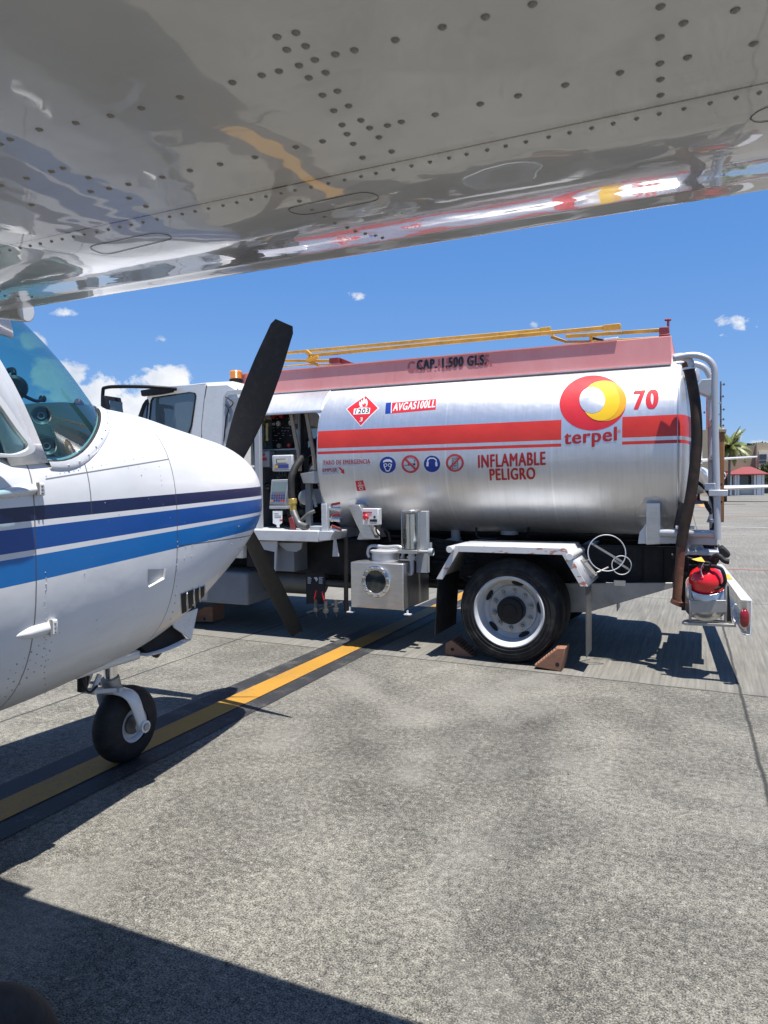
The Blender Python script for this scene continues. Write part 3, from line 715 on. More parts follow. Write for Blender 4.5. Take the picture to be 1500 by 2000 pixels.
def wing_material():
    m, nt, b = principled('wing_skin')
    co = obj_coord(nt); sep = nt.nodes.new('ShaderNodeSeparateXYZ'); link(nt, co, sep.inputs[0]); Y = sep.outputs[1]
    c = mix_col(nt, ramp(nt, noise(nt, 3, 6, 0.6), 0.3, 0.7), (0.62, 0.618, 0.605), (0.67, 0.668, 0.655))
    c = mix_col(nt, math_node(nt, 'MULTIPLY', ramp(nt, noise(nt, 14, 6, 0.7, stretch=(0.4, 2, 1)), 0.56, 0.74), 0.22), c, (0.40, 0.385, 0.35))
    sm = math_node(nt, 'LESS_THAN', math_node(nt, 'ABSOLUTE', math_node(nt, 'SUBTRACT', Y, SPY)), 0.0022)
    sm2 = math_node(nt, 'LESS_THAN', math_node(nt, 'ABSOLUTE', math_node(nt, 'SUBTRACT', Y, LEY - 0.079)), 0.0010)
    sm = math_node(nt, 'MAXIMUM', sm, sm2)
    grime = ramp(nt, math_node(nt, 'ABSOLUTE', math_node(nt, 'SUBTRACT', Y, SPY)), 0.018, 0.0)
    c = mix_col(nt, math_node(nt, 'MULTIPLY', math_node(nt, 'MULTIPLY', grime, noise(nt, 20, 4)), 0.55), c, (0.20, 0.16, 0.11))
    c = mix_col(nt, math_node(nt, 'MULTIPLY', sm, 0.9), c, (0.05, 0.04, 0.03))
    link(nt, c, b.inputs['Base Color'])
    b.inputs['Roughness'].default_value = 0.22; b.inputs['Specular IOR Level'].default_value = 0.5
    b.inputs['Coat Weight'].default_value = 1.0; b.inputs['Coat Roughness'].default_value = 0.022; b.inputs['Coat IOR'].default_value = 1.62
    wav = math_node(nt, 'ADD', noise(nt, 2.2, 2, 0.4, stretch=(0.7, 1.2, 1)), math_node(nt, 'MULTIPLY', noise(nt, 7.0, 2, 0.5), 0.16))
    nb = bump(nt, math_node(nt, 'SUBTRACT', wav, math_node(nt, 'MULTIPLY', sm, 0.15)), 0.46, 0.02)
    link(nt, nb, b.inputs['Normal']); link(nt, nb, b.inputs['Coat Normal'])
    return m
M['wing_skin'] = wing_material()
for sx in (1, -1):
    q = MB(); secs = []
    for i in range(41):
        t = i / 40; k = 1.0 if t < 0.93 else 1.0 - 0.35 * ((t - 0.93) / 0.07) ** 2
        secs.append(wing_section(AX + sx * lerp(0.50, 5.35, t), k))
    q.poly_faces(secs); wg = q.build('wing', 'wing_skin', plane, sharp=60)
    if sx == 1: wing_r = wg
# centre section between the roots, root vent fairing
q = MB(); q.poly_faces([wing_section(AX - 0.52), wing_section(AX + 0.52)]); q.build('wing_root', 'wing_skin', plane, sharp=60)
a = at(20, 612, Y=LEY)
q = MB(); rows = []
for i in range(10):
    t = i / 9; p = at(lerp(-160, 52, t), lerp(596, 607, t), Y=LEY + 0.015); h = lerp(0.01, 0.034, t ** 0.8); 
    rows.append([p + Vector((0, 0.03 * math.cos(u), h * math.sin(u))) for u in [2 * math.pi * k / 12 for k in range(12)]])
q.poly_faces(rows); q.build('root_fairing', 'white_paint', plane, bevel=0.004, sharp=60)
# rivet heads with dark rims on the underside, at the places the photograph shows them
RV = [(541, 72), (578, 64), (560, 97), (597, 90), (584, 128), (615, 117), (603, 152), (636, 142), (630, 186), (659, 178), (652, 216), (681, 207), (668, 244), (705, 235), (722, 250), (678, 262), (690, 281), (740, 268), (692, 98), (655, 106), (511, 147), (545, 139), (454, 161), (578, 287), (630, 276),
      (772, 78), (864, 53), (948, 33), (1040, 8), (1290, 13), (1335, 45), (1436, 20), (1289, 73), (1289, 124), (1290, 155), (1290, 186), (1343, 112), (1472, 85), (1211, 142), (1104, 166), (1012, 187), (938, 203), (850, 224), (784, 238), (765, 296), (757, 245),
      (20, 272), (0, 281), (77, 253), (148, 240), (216, 226), (276, 211), (352, 190), (2, 362), (52, 348), (101, 335), (123, 328), (173, 347), (213, 368), (252, 387), (285, 403), (62, 400), (177, 374), (251, 360), (317, 346), (371, 333), (430, 321), (498, 307), (708, 308)]
q = MB(); qd = MB()
def rivet(p, r=0.0042):
    q.lathe([(r, 0.001), (r * 0.92, -0.0014), (r * 0.5, -0.0026), (0.0001, -0.003)], p, (0, 0, 1), 12)
    qd.lathe([(r * 1.18, 0.0004), (r * 1.15, -0.0005), (r * 0.95, -0.0005)], p, (0, 0, 1), 14)
for px, py in RV: rivet(low_hit(px, py))
for i in range(-2, 92):
    x = i * 0.028 - 2.15; rivet(Vector((x + random.uniform(-.002, .002), SPY + 0.02, wing_low(SPY + 0.02))), 0.0028)
for xr in (-1.62, -0.60, 0.42):
    for j in range(9): rivet(Vector((xr + random.uniform(-.003, .003), SPY + 0.06 + j * 0.042, wing_low(SPY + 0.06 + j * 0.042))), 0.0038)
q.build('rivets', 'rivet_grey', wing_r); qd.build('rivet_rims', 'dull_steel', wing_r)
# access panels: outline of a plate a few tenths of a millimetre proud
def access_panel(corners):
    c = [low_hit(*p) for p in corners]; n = []
    for i, p in enumerate(c):
        a_, b2 = c[i - 1], c[(i + 1) % 4]; k = 0.025
        pa = p + (a_ - p).normalized() * k; pb = p + (b2 - p).normalized() * k
        for j in range(5):
            t = j / 4; n.append(pa * (1 - t) ** 2 + p * 2 * t * (1 - t) + pb * t * t)
    for p in n: p.z = wing_low(p.y) - 0.0008
    q = MB(); q.tube(n + [n[0]], 0.0005, 6); q.build('access_panel', 'dark_steel', wing_r)
access_panel([(552, 408), (590, 421), (750, 388), (720, 371)])
access_panel([(168, 482), (205, 498), (345, 464), (310, 452)])
access_panel([(1470, 215), (1462, 243), (1580, 222), (1590, 185)])
# ---- tail
for sx in (1, -1):
    q = MB(); q.poly_faces([[Vector((AX + sx * x, y + 0.5 * c * math.cos(u) - 0.5 * c, 1.52 + 0.05 * th * math.sin(u))) for u in [2 * math.pi * k / 16 for k in range(16)]] for x, y, c, th in ((0.05, -3.7, 0.95, 1), (1.9, -3.9, 0.7, 0.6))]); q.build('tailplane', 'white_paint', plane, sharp=60)
q = MB(); q.poly_faces([[Vector((AX + 0.05 * th * math.sin(u), y + 0.5 * c * math.cos(u) - 0.5 * c, z)) for u in [2 * math.pi * k / 16 for k in range(16)]] for z, y, c, th in ((1.45, -3.1, 1.5, 1), (2.9, -4.0, 0.75, 0.6))]); q.build('tail_fin', 'white_paint', plane, sharp=60)

# ---- loose things seen through the windshield
def ws_inner(px, py, inset):
    d = direction(px, py); best = None
    for i in range(25, 49):
        for s in range(0, 29):
            p = ws_pt(TH[i], s / 28); v = (p - EYEP); pr = v.dot(d) / d.dot(d); e = (v - d * pr).length
            if best is None or e < best[0]: best = (e, p, TH[i])
    return best[1] + (EYEP - best[1]).normalized() * (-inset), best[2]
for (px, py), lab in (((77, 817), 'clear round suction cup stuck high on the right edge of the aircraft windshield'), ((87, 867), 'clear round suction cup with a tab, the lower one stuck near the windshield corner')):
    p, th = ws_inner(px, py, 0.03); ax = (EYEP + Vector((-0.4, 0.7, 0.3)) - p).normalized(); sc_ = thing('suction_cup', tuple(p), lab, 'suction cup', 'suction cups on the windshield')
    q = MB(); q.lathe([(0.036, 0.006), (0.037, 0.003), (0.030, -0.002), (0.012, -0.010), (0.009, -0.018), (0.0001, -0.018)], p, ax, 28); q.build('cup', 'pale_rubber', sc_)
    q = MB(); q.torus(p, ax, 0.034, 0.0025, 28, 6); q.torus(p - ax * 0.006, ax, 0.012, 0.003, 20, 6); q.build('rim', 'grey_paint', sc_)
# headset on the coaming
p = at(28, 757, X=AX + 0.33)
hd = thing('headset', tuple(p), 'black pilot headset lying on the cockpit coaming behind the windshield', 'headset')
for dx, dy in ((0.0, 0.0), (0.12, 0.06)):
    q = MB(); q.lathe([(0.002, 0.03), (0.030, 0.03), (0.046, 0.018), (0.050, 0), (0.046, -0.015), (0.028, -0.02), (0.001, -0.02)], p + Vector((-dx, dy, 0)), (0.75, -0.6, 0.1), 28); q.build('ear_cup', 'black_plastic', hd)
q = MB(); q.tube([p + Vector((0, 0, 0.05)), p + Vector((-0.03, 0.02, 0.075)), p + Vector((-0.09, 0.04, 0.075)), p + Vector((-0.12, 0.06, 0.05))], 0.010, 10, smooth=6); q.build('headband', 'black_plastic', hd)
q = MB(); q.tube([p + Vector((0, 0.02, -0.02)), p + Vector((0.02, 0.08, -0.045)), p + Vector((0.0, 0.13, -0.03))], 0.007, 8, smooth=6); q.sphere(p + Vector((0.0, 0.13, -0.03)), 0.016, 10); q.build('microphone', 'black_plastic', hd)
# small red and black gadget on a suction mount
p = at(160, 797, X=AX + 0.20)
gd = thing('dash_camera', tuple(p), 'small red and black device on a mount at the front of the windshield', 'camera')
q = MB(); q.obox(p, (0.03, 0.11, 0.035), Matrix.Rotation(R(-30), 3, 'X') @ Matrix.Rotation(R(20), 3, 'Z')); q.build('body', 'dark_red', gd, bevel=0.008)
q = MB(); q.obox(p + Vector((0, -0.01, -0.035)), (0.05, 0.07, 0.05), Matrix.Rotation(R(-20), 3, 'X')); q.build('bracket', 'black_plastic', gd, bevel=0.01)
q = MB(); q.tube([p + Vector((0, 0, -0.05)), p + Vector((0, 0.03, -0.09)), p + Vector((0.01, 0.02, -0.115))], 0.008, 8); q.lathe([(0.028, 0), (0.026, 0.01), (0.008, 0.02), (0.0001, 0.02)], p + Vector((0.01, 0.02, -0.125)), (0, 0, 1), 20); q.build('mount', 'black_plastic', gd)
# ================================================================== TANK TRUCK
truck = thing('fuel_truck', (-2.5, 6.78, 0), 'white and silver aviation fuel tank truck with red stripes parked across the apron', 'tank truck')
TYC, TZC, TA, TB, TE = 6.78, 1.775, 0.90, 0.775, 2.4
TXR = at(1324, 809, Y=5.90).x
TXF = at(622, 845, Y=5.90).x
def tank_yz(t, k=0.0):
    """t = 0 near side, 90 deg top, 180 far side"""
    cs, sn = math.cos(t), math.sin(t)
    return TYC - (TA + k) * math.copysign(abs(cs) ** (2 / TE), cs), TZC + (TB + k) * math.copysign(abs(sn) ** (2 / TE), sn)
# arc length table over the near half, s = 0 at the near side, positive upwards
_tab = []; _N = 1600; _s = 0.0; _prev = None
for i in range(_N + 1):
    t = -math.pi / 2 + math.pi * i / _N; p = tank_yz(t)
    if _prev: _s += math.hypot(p[0] - _prev[0], p[1] - _prev[1])
    _tab.append((t, _s)); _prev = p
_mid = _tab[_N // 2][1]; _tab = [(t, s - _mid) for t, s in _tab]
def tank_pt(x, s, off=0.0):
    lo, hi = 0, _N
    while hi - lo > 1:
        m_ = (lo + hi) // 2
        if _tab[m_][1] <= s: lo = m_
        else: hi = m_
    f = (s - _tab[lo][1]) / max(1e-9, _tab[hi][1] - _tab[lo][1]); t = lerp(_tab[lo][0], _tab[hi][0], f)
    y, z = tank_yz(t); y1, z1 = tank_yz(t - 1e-3); y2, z2 = tank_yz(t + 1e-3)
    ty, tz = y2 - y1, z2 - z1; L = math.hypot(ty, tz); return Vector((x, y - tz / L * off, z + ty / L * off))
def tank_uv(px, py):
    d = direction(px, py); t = 5.0
    while t < 9:
        p = EYEP + d * t
        if abs((p.y - TYC) / TA) ** TE + abs((p.z - TZC) / TB) ** TE < 1: break
        t += 0.002
    best = min(_tab, key=lambda r: (tank_yz(r[0])[0] - p.y) ** 2 + (tank_yz(r[0])[1] - p.z) ** 2)
    return p.x, best[1]

def tank_z(px, py): return at(px, py, Y=5.90).z
ZS = [tank_z(970, 826), (tank_z(623, 877.5) + tank_z(1215, 854)) / 2, (tank_z(623, 883) + tank_z(1215, 861.6)) / 2, (tank_z(623, 888.8) + tank_z(1215, 867.4)) / 2]
GX0, GX1 = at(1096, 845, Y=5.88).x, at(1215, 840, Y=5.88).x
def tank_material():
    m, nt, b = principled('tank_aluminium')
    co = obj_coord(nt); sep = nt.nodes.new('ShaderNodeSeparateXYZ'); link(nt, co, sep.inputs[0]); X, Y, Z = sep.outputs
    br = noise(nt, 1.0, 5, 0.7, stretch=(60, 3, 3)); big = noise(nt, 1.6, 4, 0.55); smear = noise(nt, 2.0, 6, 0.65, stretch=(4, 1, 0.6))
    alu = mix_col(nt, ramp(nt, br, 0.3, 0.7), (0.67, 0.67, 0.675), (0.73, 0.73, 0.735))
    alu = mix_col(nt, math_node(nt, 'MULTIPLY', ramp(nt, smear, 0.52, 0.72), 0.30), alu, (0.52, 0.51, 0.49))
    drip = noise(nt, 1.0, 6, 0.7, stretch=(14, 1.5, 0.7))
    alu = mix_col(nt, math_node(nt, 'MULTIPLY', math_node(nt, 'MULTIPLY', ramp(nt, drip, 0.54, 0.70), ramp(nt, Z, 2.25, 1.4)), 0.35), alu, (0.42, 0.405, 0.375))
    # weld seams round the barrel
    for sx in (TXF + 0.38, (TXF + TXR) * 0.5 - 0.30, (TXF + TXR) * 0.5 + 0.62, TXR - 0.02):
        d = math_node(nt, 'ABSOLUTE', math_node(nt, 'SUBTRACT', X, sx))
        alu = mix_col(nt, math_node(nt, 'MULTIPLY', ramp(nt, d, 0.012, 0.002), 0.55), alu, (0.85, 0.85, 0.86))
    def band(lo, hi): return math_node(nt, 'MULTIPLY', math_node(nt, 'GREATER_THAN', Z, lo), math_node(nt, 'LESS_THAN', Z, hi))
    s = math_node(nt, 'MAXIMUM', band(ZS[1], ZS[0]), band(ZS[3], ZS[2]))
    gap = math_node(nt, 'SUBTRACT', 1.0, math_node(nt, 'MULTIPLY', math_node(nt, 'GREATER_THAN', X, GX0), math_node(nt, 'LESS_THAN', X, GX1)))
    s = math_node(nt, 'MULTIPLY', math_node(nt, 'MULTIPLY', s, gap), math_node(nt, 'GREATER_THAN', X, TXF - 0.001))
    scr = ramp(nt, noise(nt, 22, 6, 0.75, stretch=(1, 1, 3)), 0.70, 0.78)
    red = mix_col(nt, ramp(nt, noise(nt, 3, 5), 0.3, 0.7), (0.56, 0.030, 0.020), (0.66, 0.042, 0.026))
    s_ = math_node(nt, 'MULTIPLY', s, math_node(nt, 'SUBTRACT', 1.0, math_node(nt, 'MULTIPLY', scr, 0.5)))
    link(nt, mix_col(nt, s_, alu, red), b.inputs['Base Color'])
    link(nt, math_node(nt, 'MULTIPLY', math_node(nt, 'SUBTRACT', 1.0, s_), 0.82), b.inputs['Metallic'])
    rg = math_node(nt, 'ADD', 0.34, math_node(nt, 'MULTIPLY', big, 0.14)); rg = math_node(nt, 'ADD', rg, math_node(nt, 'MULTIPLY', br, 0.04))
    link(nt, rg, b.inputs['Roughness'])
    b.inputs['Anisotropic'].default_value = 0.35
    link(nt, bump(nt, math_node(nt, 'ADD', math_node(nt, 'MULTIPLY', big, 1.0), math_node(nt, 'MULTIPLY', br, 0.006)), 0.35, 0.04), b.inputs['Normal'])
    return m
M['tank_aluminium'] = tank_material()
NT = 120
def tank_ring(x, k=0.0): return [Vector((x, *tank_yz(2 * math.pi * i / NT, k))) for i in range(NT)]
q = MB()
xs = sorted([lerp(TXF, TXR, i / 40) for i in range(41)] + [TXF + 0.004, TXR - 0.004])
rings = [tank_ring(x) for x in xs]
def head(x, dirn):
    out = []
    for i in range(1, 12):
        ph = math.pi / 2 * i / 11.0; k = math.cos(ph)
        out.append([Vector((x + dirn * 0.115 * math.sin(ph), TYC + (p.y - TYC) * max(k, 0.01), TZC + (p.z - TZC) * max(k, 0.01))) for p in tank_ring(x)])
    return out
fronth = list(reversed(head(TXF, -1)))
q.poly_faces(fronth + rings + head(TXR, 1)); tank = q.build('tank', 'tank_aluminium', truck, sharp=50)
q = MB(); q.tube([tank_pt(TXR - 0.004, 0) for _ in range(0)] or [Vector((TXR, *tank_yz(2 * math.pi * i / 96, 0.002))) for i in range(97)], 0.003, 6, cap=False); q.build('rim_weld', 'steel', tank)
# upper shell continuing forward over the pump bay
XC = at(470, 800, Y=6.0).x - 0.15
bay_z = at(590, 806, Y=5.93).z
t0 = min((abs(tank_yz(math.pi / 2 * i / 400)[1] - bay_z), math.pi / 2 * i / 400) for i in range(400))[1]
q = MB(); q.sheet([[Vector((x, *tank_yz(lerp(t0, math.pi - t0, j / 60), 0.0))) for j in range(61)] for x in [XC, XC + 0.004] + [lerp(XC, TXF - 0.004, i / 10) for i in range(1, 11)] + [TXF + 0.002]])
q.build('pump_bay_hood', 'tank_aluminium', truck, solid=0.012, sharp=60)
# rounded inner corner of the pump bay opening
s0 = min(_tab, key=lambda r: abs(r[0] - t0))[1]; rc = 0.085
q = MB(); pts = [(TXF, s0)] + [(TXF - rc + rc * math.cos(u), s0 - rc + rc * math.sin(u)) for u in [math.pi / 2 * k / 10 for k in range(11)]][::-1]
q.prism([tank_pt(x, s, 0.0) for x, s in pts], (0, 0.02, 0)); q.build('hood_gusset', 'tank_aluminium', truck)

# ---- decals on the tank: flat shapes in (x, s), cut into strips and laid on the skin
def lay(bm, layer, name, m, parent):
    vmin = min(v.co.y for v in bm.verts); vmax = max(v.co.y for v in bm.verts); n = max(1, int((vmax - vmin) / 0.022))
    for k in range(1, n):
        bmesh.ops.bisect_plane(bm, geom=bm.verts[:] + bm.edges[:] + bm.faces[:], plane_co=(0, lerp(vmin, vmax, k / n), 0), plane_no=(0, 1, 0), dist=1e-6)
    for v in bm.verts: v.co = tank_pt(v.co.x, v.co.y, 0.0012 + 0.0011 * (layer + v.co.z))
    me = bpy.data.meshes.new(name); bm.to_mesh(me); bm.free(); me.materials.append(M[m])
    for p in me.polygons: p.use_smooth = True
    o = bpy.data.objects.new(name, me); COL.objects.link(o); o.parent = parent
    if parent.type == 'EMPTY': o.matrix_parent_inverse = Matrix.Translation(-Vector(parent.location))
    return o
def shape_bm(polys):
    bm = bmesh.new()
    for p in polys: bm.faces.new([bm.verts.new((x, y, 0)) for x, y in p])
    return bm
def text_bm(body, bold=0.0):
    """flat lettering; heavier strokes come from stacked copies, each shifted and a little higher"""
    cu = bpy.data.curves.new('lettering', 'FONT'); cu.body = body; cu.size = 1.0; cu.resolution_u = 4; cu.space_character = 1.0 + 2.6 * bold
    ob = bpy.data.objects.new('lettering', cu); COL.objects.link(ob)
    dg = bpy.context.evaluated_depsgraph_get(); me = bpy.data.meshes.new_from_object(ob.evaluated_get(dg))
    bm = bmesh.new()
    shifts = [(0, 0)] if bold < 0.004 else [(-bold, -bold * 0.35), (-bold * 0.35, bold * 0.35), (bold * 0.35, -bold * 0.35), (bold, bold * 0.35)]
    for k, (dx, dy) in enumerate(shifts):
        n0 = len(bm.verts); bm.from_mesh(me); bm.verts.ensure_lookup_table()
        for v in bm.verts[n0:]: v.co.x += dx; v.co.y += dy; v.co.z = 0.16 * k
    bpy.data.objects.remove(ob); bpy.data.curves.remove(cu); bpy.data.meshes.remove(me)
    return bm
def fit(bm, u0, v0, u1, v1, H):
    """stretch a flat mesh to run from (u0,v0) to (u1,v1) with height H"""
    xs_ = [v.co.x for v in bm.verts]; ys_ = [v.co.y for v in bm.verts]; x0, x1, y0, y1 = min(xs_), max(xs_), min(ys_), max(ys_)
    for v in bm.verts:
        a = (v.co.x - x0) / (x1 - x0); b_ = (v.co.y - y0) / (y1 - y0)
        v.co = Vector((lerp(u0, u1, a), lerp(v0, v1, a) + b_ * H, v.co.z))
    return bm
def tank_text(body, bl, br, tl, m, bold=0.0, layer=1, name='lettering', parent=None):
    u0, v0 = tank_uv(*bl); u1, v1 = tank_uv(*br); _, vt = tank_uv(*tl)
    return lay(fit(text_bm(body, bold), u0, v0, u1, v1, vt - v0), layer, name, m, parent or tank)
def tank_poly(pix, m, layer=0, name='decal', parent=None):
    return lay(shape_bm([[tank_uv(*p) for p in pix]]), layer, name, m, parent or tank)
def ell(cx, cy, rx, ry, n=56, rot=0.0, a0=0.0, a1=2 * math.pi):
    return [(cx + rx * math.cos(t) * math.cos(rot) - ry * math.sin(t) * math.sin(rot), cy + rx * math.cos(t) * math.sin(rot) + ry * math.sin(t) * math.cos(rot)) for t in [a0 + (a1 - a0) * k / n for k in range(n)]]
def ring_bm(outer, inner):
    bm = bmesh.new(); n = len(outer); a = [bm.verts.new((*p, 0)) for p in outer]; b_ = [bm.verts.new((*p, 0)) for p in inner]
    for i in range(n): bm.faces.new((a[i], a[(i + 1) % n], b_[(i + 1) % n], b_[i]))
    return bm
# round company emblem: red disc, yellow crescent, silver eye
em = tank_poly(ell(1158, 787.2, 65, 53.6, 72, R(-4)), 'decal_red', 0, 'emblem')
tank_poly(ell(1181, 783, 42.5, 39.5, 60), 'decal_gold', 1, 'crescent', em)
tank_poly(ell(1174, 783.5, 36.5, 38.5, 60, R(10)), 'decal_yellow', 2, 'crescent', em)
tank_poly(ell(1156.8, 782.2, 25.0, 25.2, 48), 'tank_aluminium', 3, 'eye', em)
tank_text('terpel', (1101, 877), (1205, 869.5), (1101, 842), 'decal_dark_red', 0.034, 1)
tank_text('®', (1206, 845.5), (1212.5, 845.2), (1206, 839.5), 'decal_red', 0.0, 1)
tank_text('70', (1236, 800.5), (1286, 798), (1236, 763), 'decal_red', 0.060, 1, 'number')
tank_text('INFLAMABLE', (934, 914), (1066, 908), (934, 888.5), 'decal_dark_red', 0.045)
tank_text('PELIGRO', (957, 938.5), (1046.5, 936), (957, 915.5), 'decal_dark_red', 0.045)
# AVGAS plate
av = tank_poly([(753, 809), (752, 788.5), (852, 779.5), (851, 798)][::1] if False else [(763.5, 807.5), (764.5, 787), (852, 779.5), (851, 799.8)], 'decal_red', 0, 'product_plate')
tank_poly([(752.5, 808.3), (754, 787), (764.8, 786), (763.8, 807.3)], 'decal_blue', 0, 'plate_band', av)
tank_poly([(763.4, 807.4), (764.5, 786.2), (766, 786), (765, 807.2)], 'decal_white', 1, 'plate_border', av)
tank_text('AVGAS100LL', (767, 803.5), (849.5, 796), (767, 788.5), 'decal_white', 0.040, 1, 'lettering', av)
# hazard diamond 1203
hz = tank_poly([(676, 799.5), (715, 772.5), (740.5, 797.5), (705, 833.5)], 'decal_white', 0, 'hazard_placard')
tank_poly([(678, 799.3), (714.6, 774), (738.3, 797.5), (705, 831.3)], 'decal_red', 1, 'placard_field', hz)
tank_poly([(690.5, 810), (691.8, 798.7), (723.5, 797), (722, 808.6)], 'decal_white', 2, 'number_panel', hz)
tank_text('1203', (693.5, 808), (720.5, 806.7), (693.5, 799.5), 'decal_black', 0.02, 3, 'number', hz)
tank_text('3', (702.5, 824), (708.2, 823.6), (702.5, 816), 'decal_white', 0.02, 2, 'number', hz)
fl = [(704, 795), (701.5, 790), (703, 784), (705, 788), (706.5, 781), (709.5, 785), (711, 775.5), (714, 782), (715.5, 779), (718, 784), (718.5, 789), (717, 793), (714.5, 795.2), (715.5, 790), (712.5, 786.5), (711, 791), (709, 787.5), (707.5, 791.5), (708.5, 795.3)]
lay(shape_bm([[tank_uv(*p) for p in fl]]), 2, 'flame', 'decal_white', hz)
tank_poly([(701, 797.2), (701.1, 796.1), (718, 795.2), (718, 796.4)], 'decal_white', 2, 'flame_base', hz)
# emergency stop labels
lb = tank_poly([(629.5, 912.5), (629, 898), (726, 893), (726.3, 908.5)], 'decal_grey', 0, 'emergency_label')
tank_text('PARO DE EMERGENCIA', (632.5, 908), (723.5, 905.5), (632.5, 899.3), 'decal_dark_red', 0.03, 1, 'lettering', lb)
lb2 = tank_poly([(629.5, 927), (629, 913.5), (661.5, 911.8), (662, 925.8)], 'decal_grey', 0, 'push_label')
tank_text('EMPUJE', (631, 924), (659, 922.8), (631, 915.2), 'decal_dark_red', 0.03, 1, 'lettering', lb2)
tank_poly([(661, 913.5), (664, 911.8), (669.6, 918), (671.5, 915.5), (673, 926), (665.3, 922.3), (667.5, 920)], 'decal_red', 1, 'arrow', lb2)
# small red instruction card
cd = tank_poly([(698, 959), (694, 939.2), (709, 938), (715, 957.5)], 'decal_red', 0, 'instruction_card')
lay(ring_bm([tank_uv(*p) for p in ell(703, 943.5, 2.8, 2.6, 16)], [tank_uv(*p) for p in ell(703, 943.5, 1.9, 1.8, 16)]), 1, 'symbol', 'decal_white', cd)
lay(ring_bm([tank_uv(*p) for p in ell(705.5, 953.7, 4, 2.8, 16)], [tank_uv(*p) for p in ell(705.5, 953.7, 3, 1.9, 16)]), 1, 'symbol', 'decal_white', cd)
tank_poly([(699, 948.2), (699, 947.3), (710, 946.7), (710.2, 947.6)], 'decal_white', 1, 'rule', cd)
tank_poly([(699.6, 950), (699.5, 949.2), (710.6, 948.5), (710.7, 949.4)], 'decal_white', 1, 'rule', cd)
# four round safety signs
def disc(cx, cy, r_, m, layer, name, parent=None): return lay(shape_bm([[tank_uv(*p) for p in ell(cx, cy, r_ * 0.99, r_, 40)]]), layer, name, m, parent or tank)
def ring(cx, cy, r1, r2, m, layer, name, parent): return lay(ring_bm([tank_uv(*p) for p in ell(cx, cy, r1, r1, 40)], [tank_uv(*p) for p in ell(cx, cy, r2, r2, 40)]), layer, name, m, parent)
for cx, cy, kind in ((757.5, 907.8, 'goggles'), (844, 906, 'ears')):
    s1 = disc(cx, cy, 17, 'decal_white', 0, 'mandatory_sign'); disc(cx, cy, 16.2, 'decal_blue', 1, 'sign_field', s1)
    if kind == 'goggles':
        tank_poly([(cx - 9, cy - 3.5), (cx - 8.5, cy - 8), (cx - 3, cy - 11), (cx + 4, cy - 11), (cx + 8.5, cy - 8), (cx + 9, cy - 4), (cx + 4, cy - 6), (cx - 5, cy - 6)], 'decal_white', 2, 'cap', s1)
        tank_poly([(cx - 8.5, cy - 1.5), (cx - 7.5, cy + 4), (cx - 3.5, cy + 12), (cx, cy + 13.5), (cx + 3.5, cy + 12), (cx + 7.5, cy + 4), (cx + 8.5, cy - 1.5), (cx + 6.5, cy - 2), (cx + 5.5, cy + 3.5), (cx + 2.5, cy + 10), (cx, cy + 11.3), (cx - 2.5, cy + 10), (cx - 5.5, cy + 3.5), (cx - 6.5, cy - 2)], 'decal_white', 2, 'face', s1)
        for dx in (-4, 4): ring(cx + dx, cy + 0.5, 3.4, 2.1, 'decal_white', 3, 'goggle', s1)
    else:
        tank_poly([(cx - 7.5, cy - 3), (cx - 5.5, cy + 6), (cx - 1.5, cy + 10.5), (cx + 1.5, cy + 10.5), (cx + 5.5, cy + 6), (cx + 7.5, cy - 3), (cx + 6, cy - 6), (cx - 6, cy - 6)], 'decal_blue', 2, 'face', s1)
        for sgn in (-1, 1): tank_poly([(cx + sgn * 6.3, cy - 4), (cx + sgn * 10.5, cy - 3), (cx + sgn * 11, cy + 4.5), (cx + sgn * 6.8, cy + 5)], 'decal_white', 3, 'ear_muff', s1)
        tank_poly([(cx - 9.5, cy - 3), (cx - 9, cy - 8.5), (cx - 4, cy - 12.3), (cx + 4, cy - 12.3), (cx + 9, cy - 8.5), (cx + 9.5, cy - 3), (cx + 7.8, cy - 3), (cx + 7.2, cy - 7.2), (cx + 3.3, cy - 10), (cx - 3.3, cy - 10), (cx - 7.2, cy - 7.2), (cx - 7.8, cy - 3)], 'decal_white', 2, 'headband', s1)
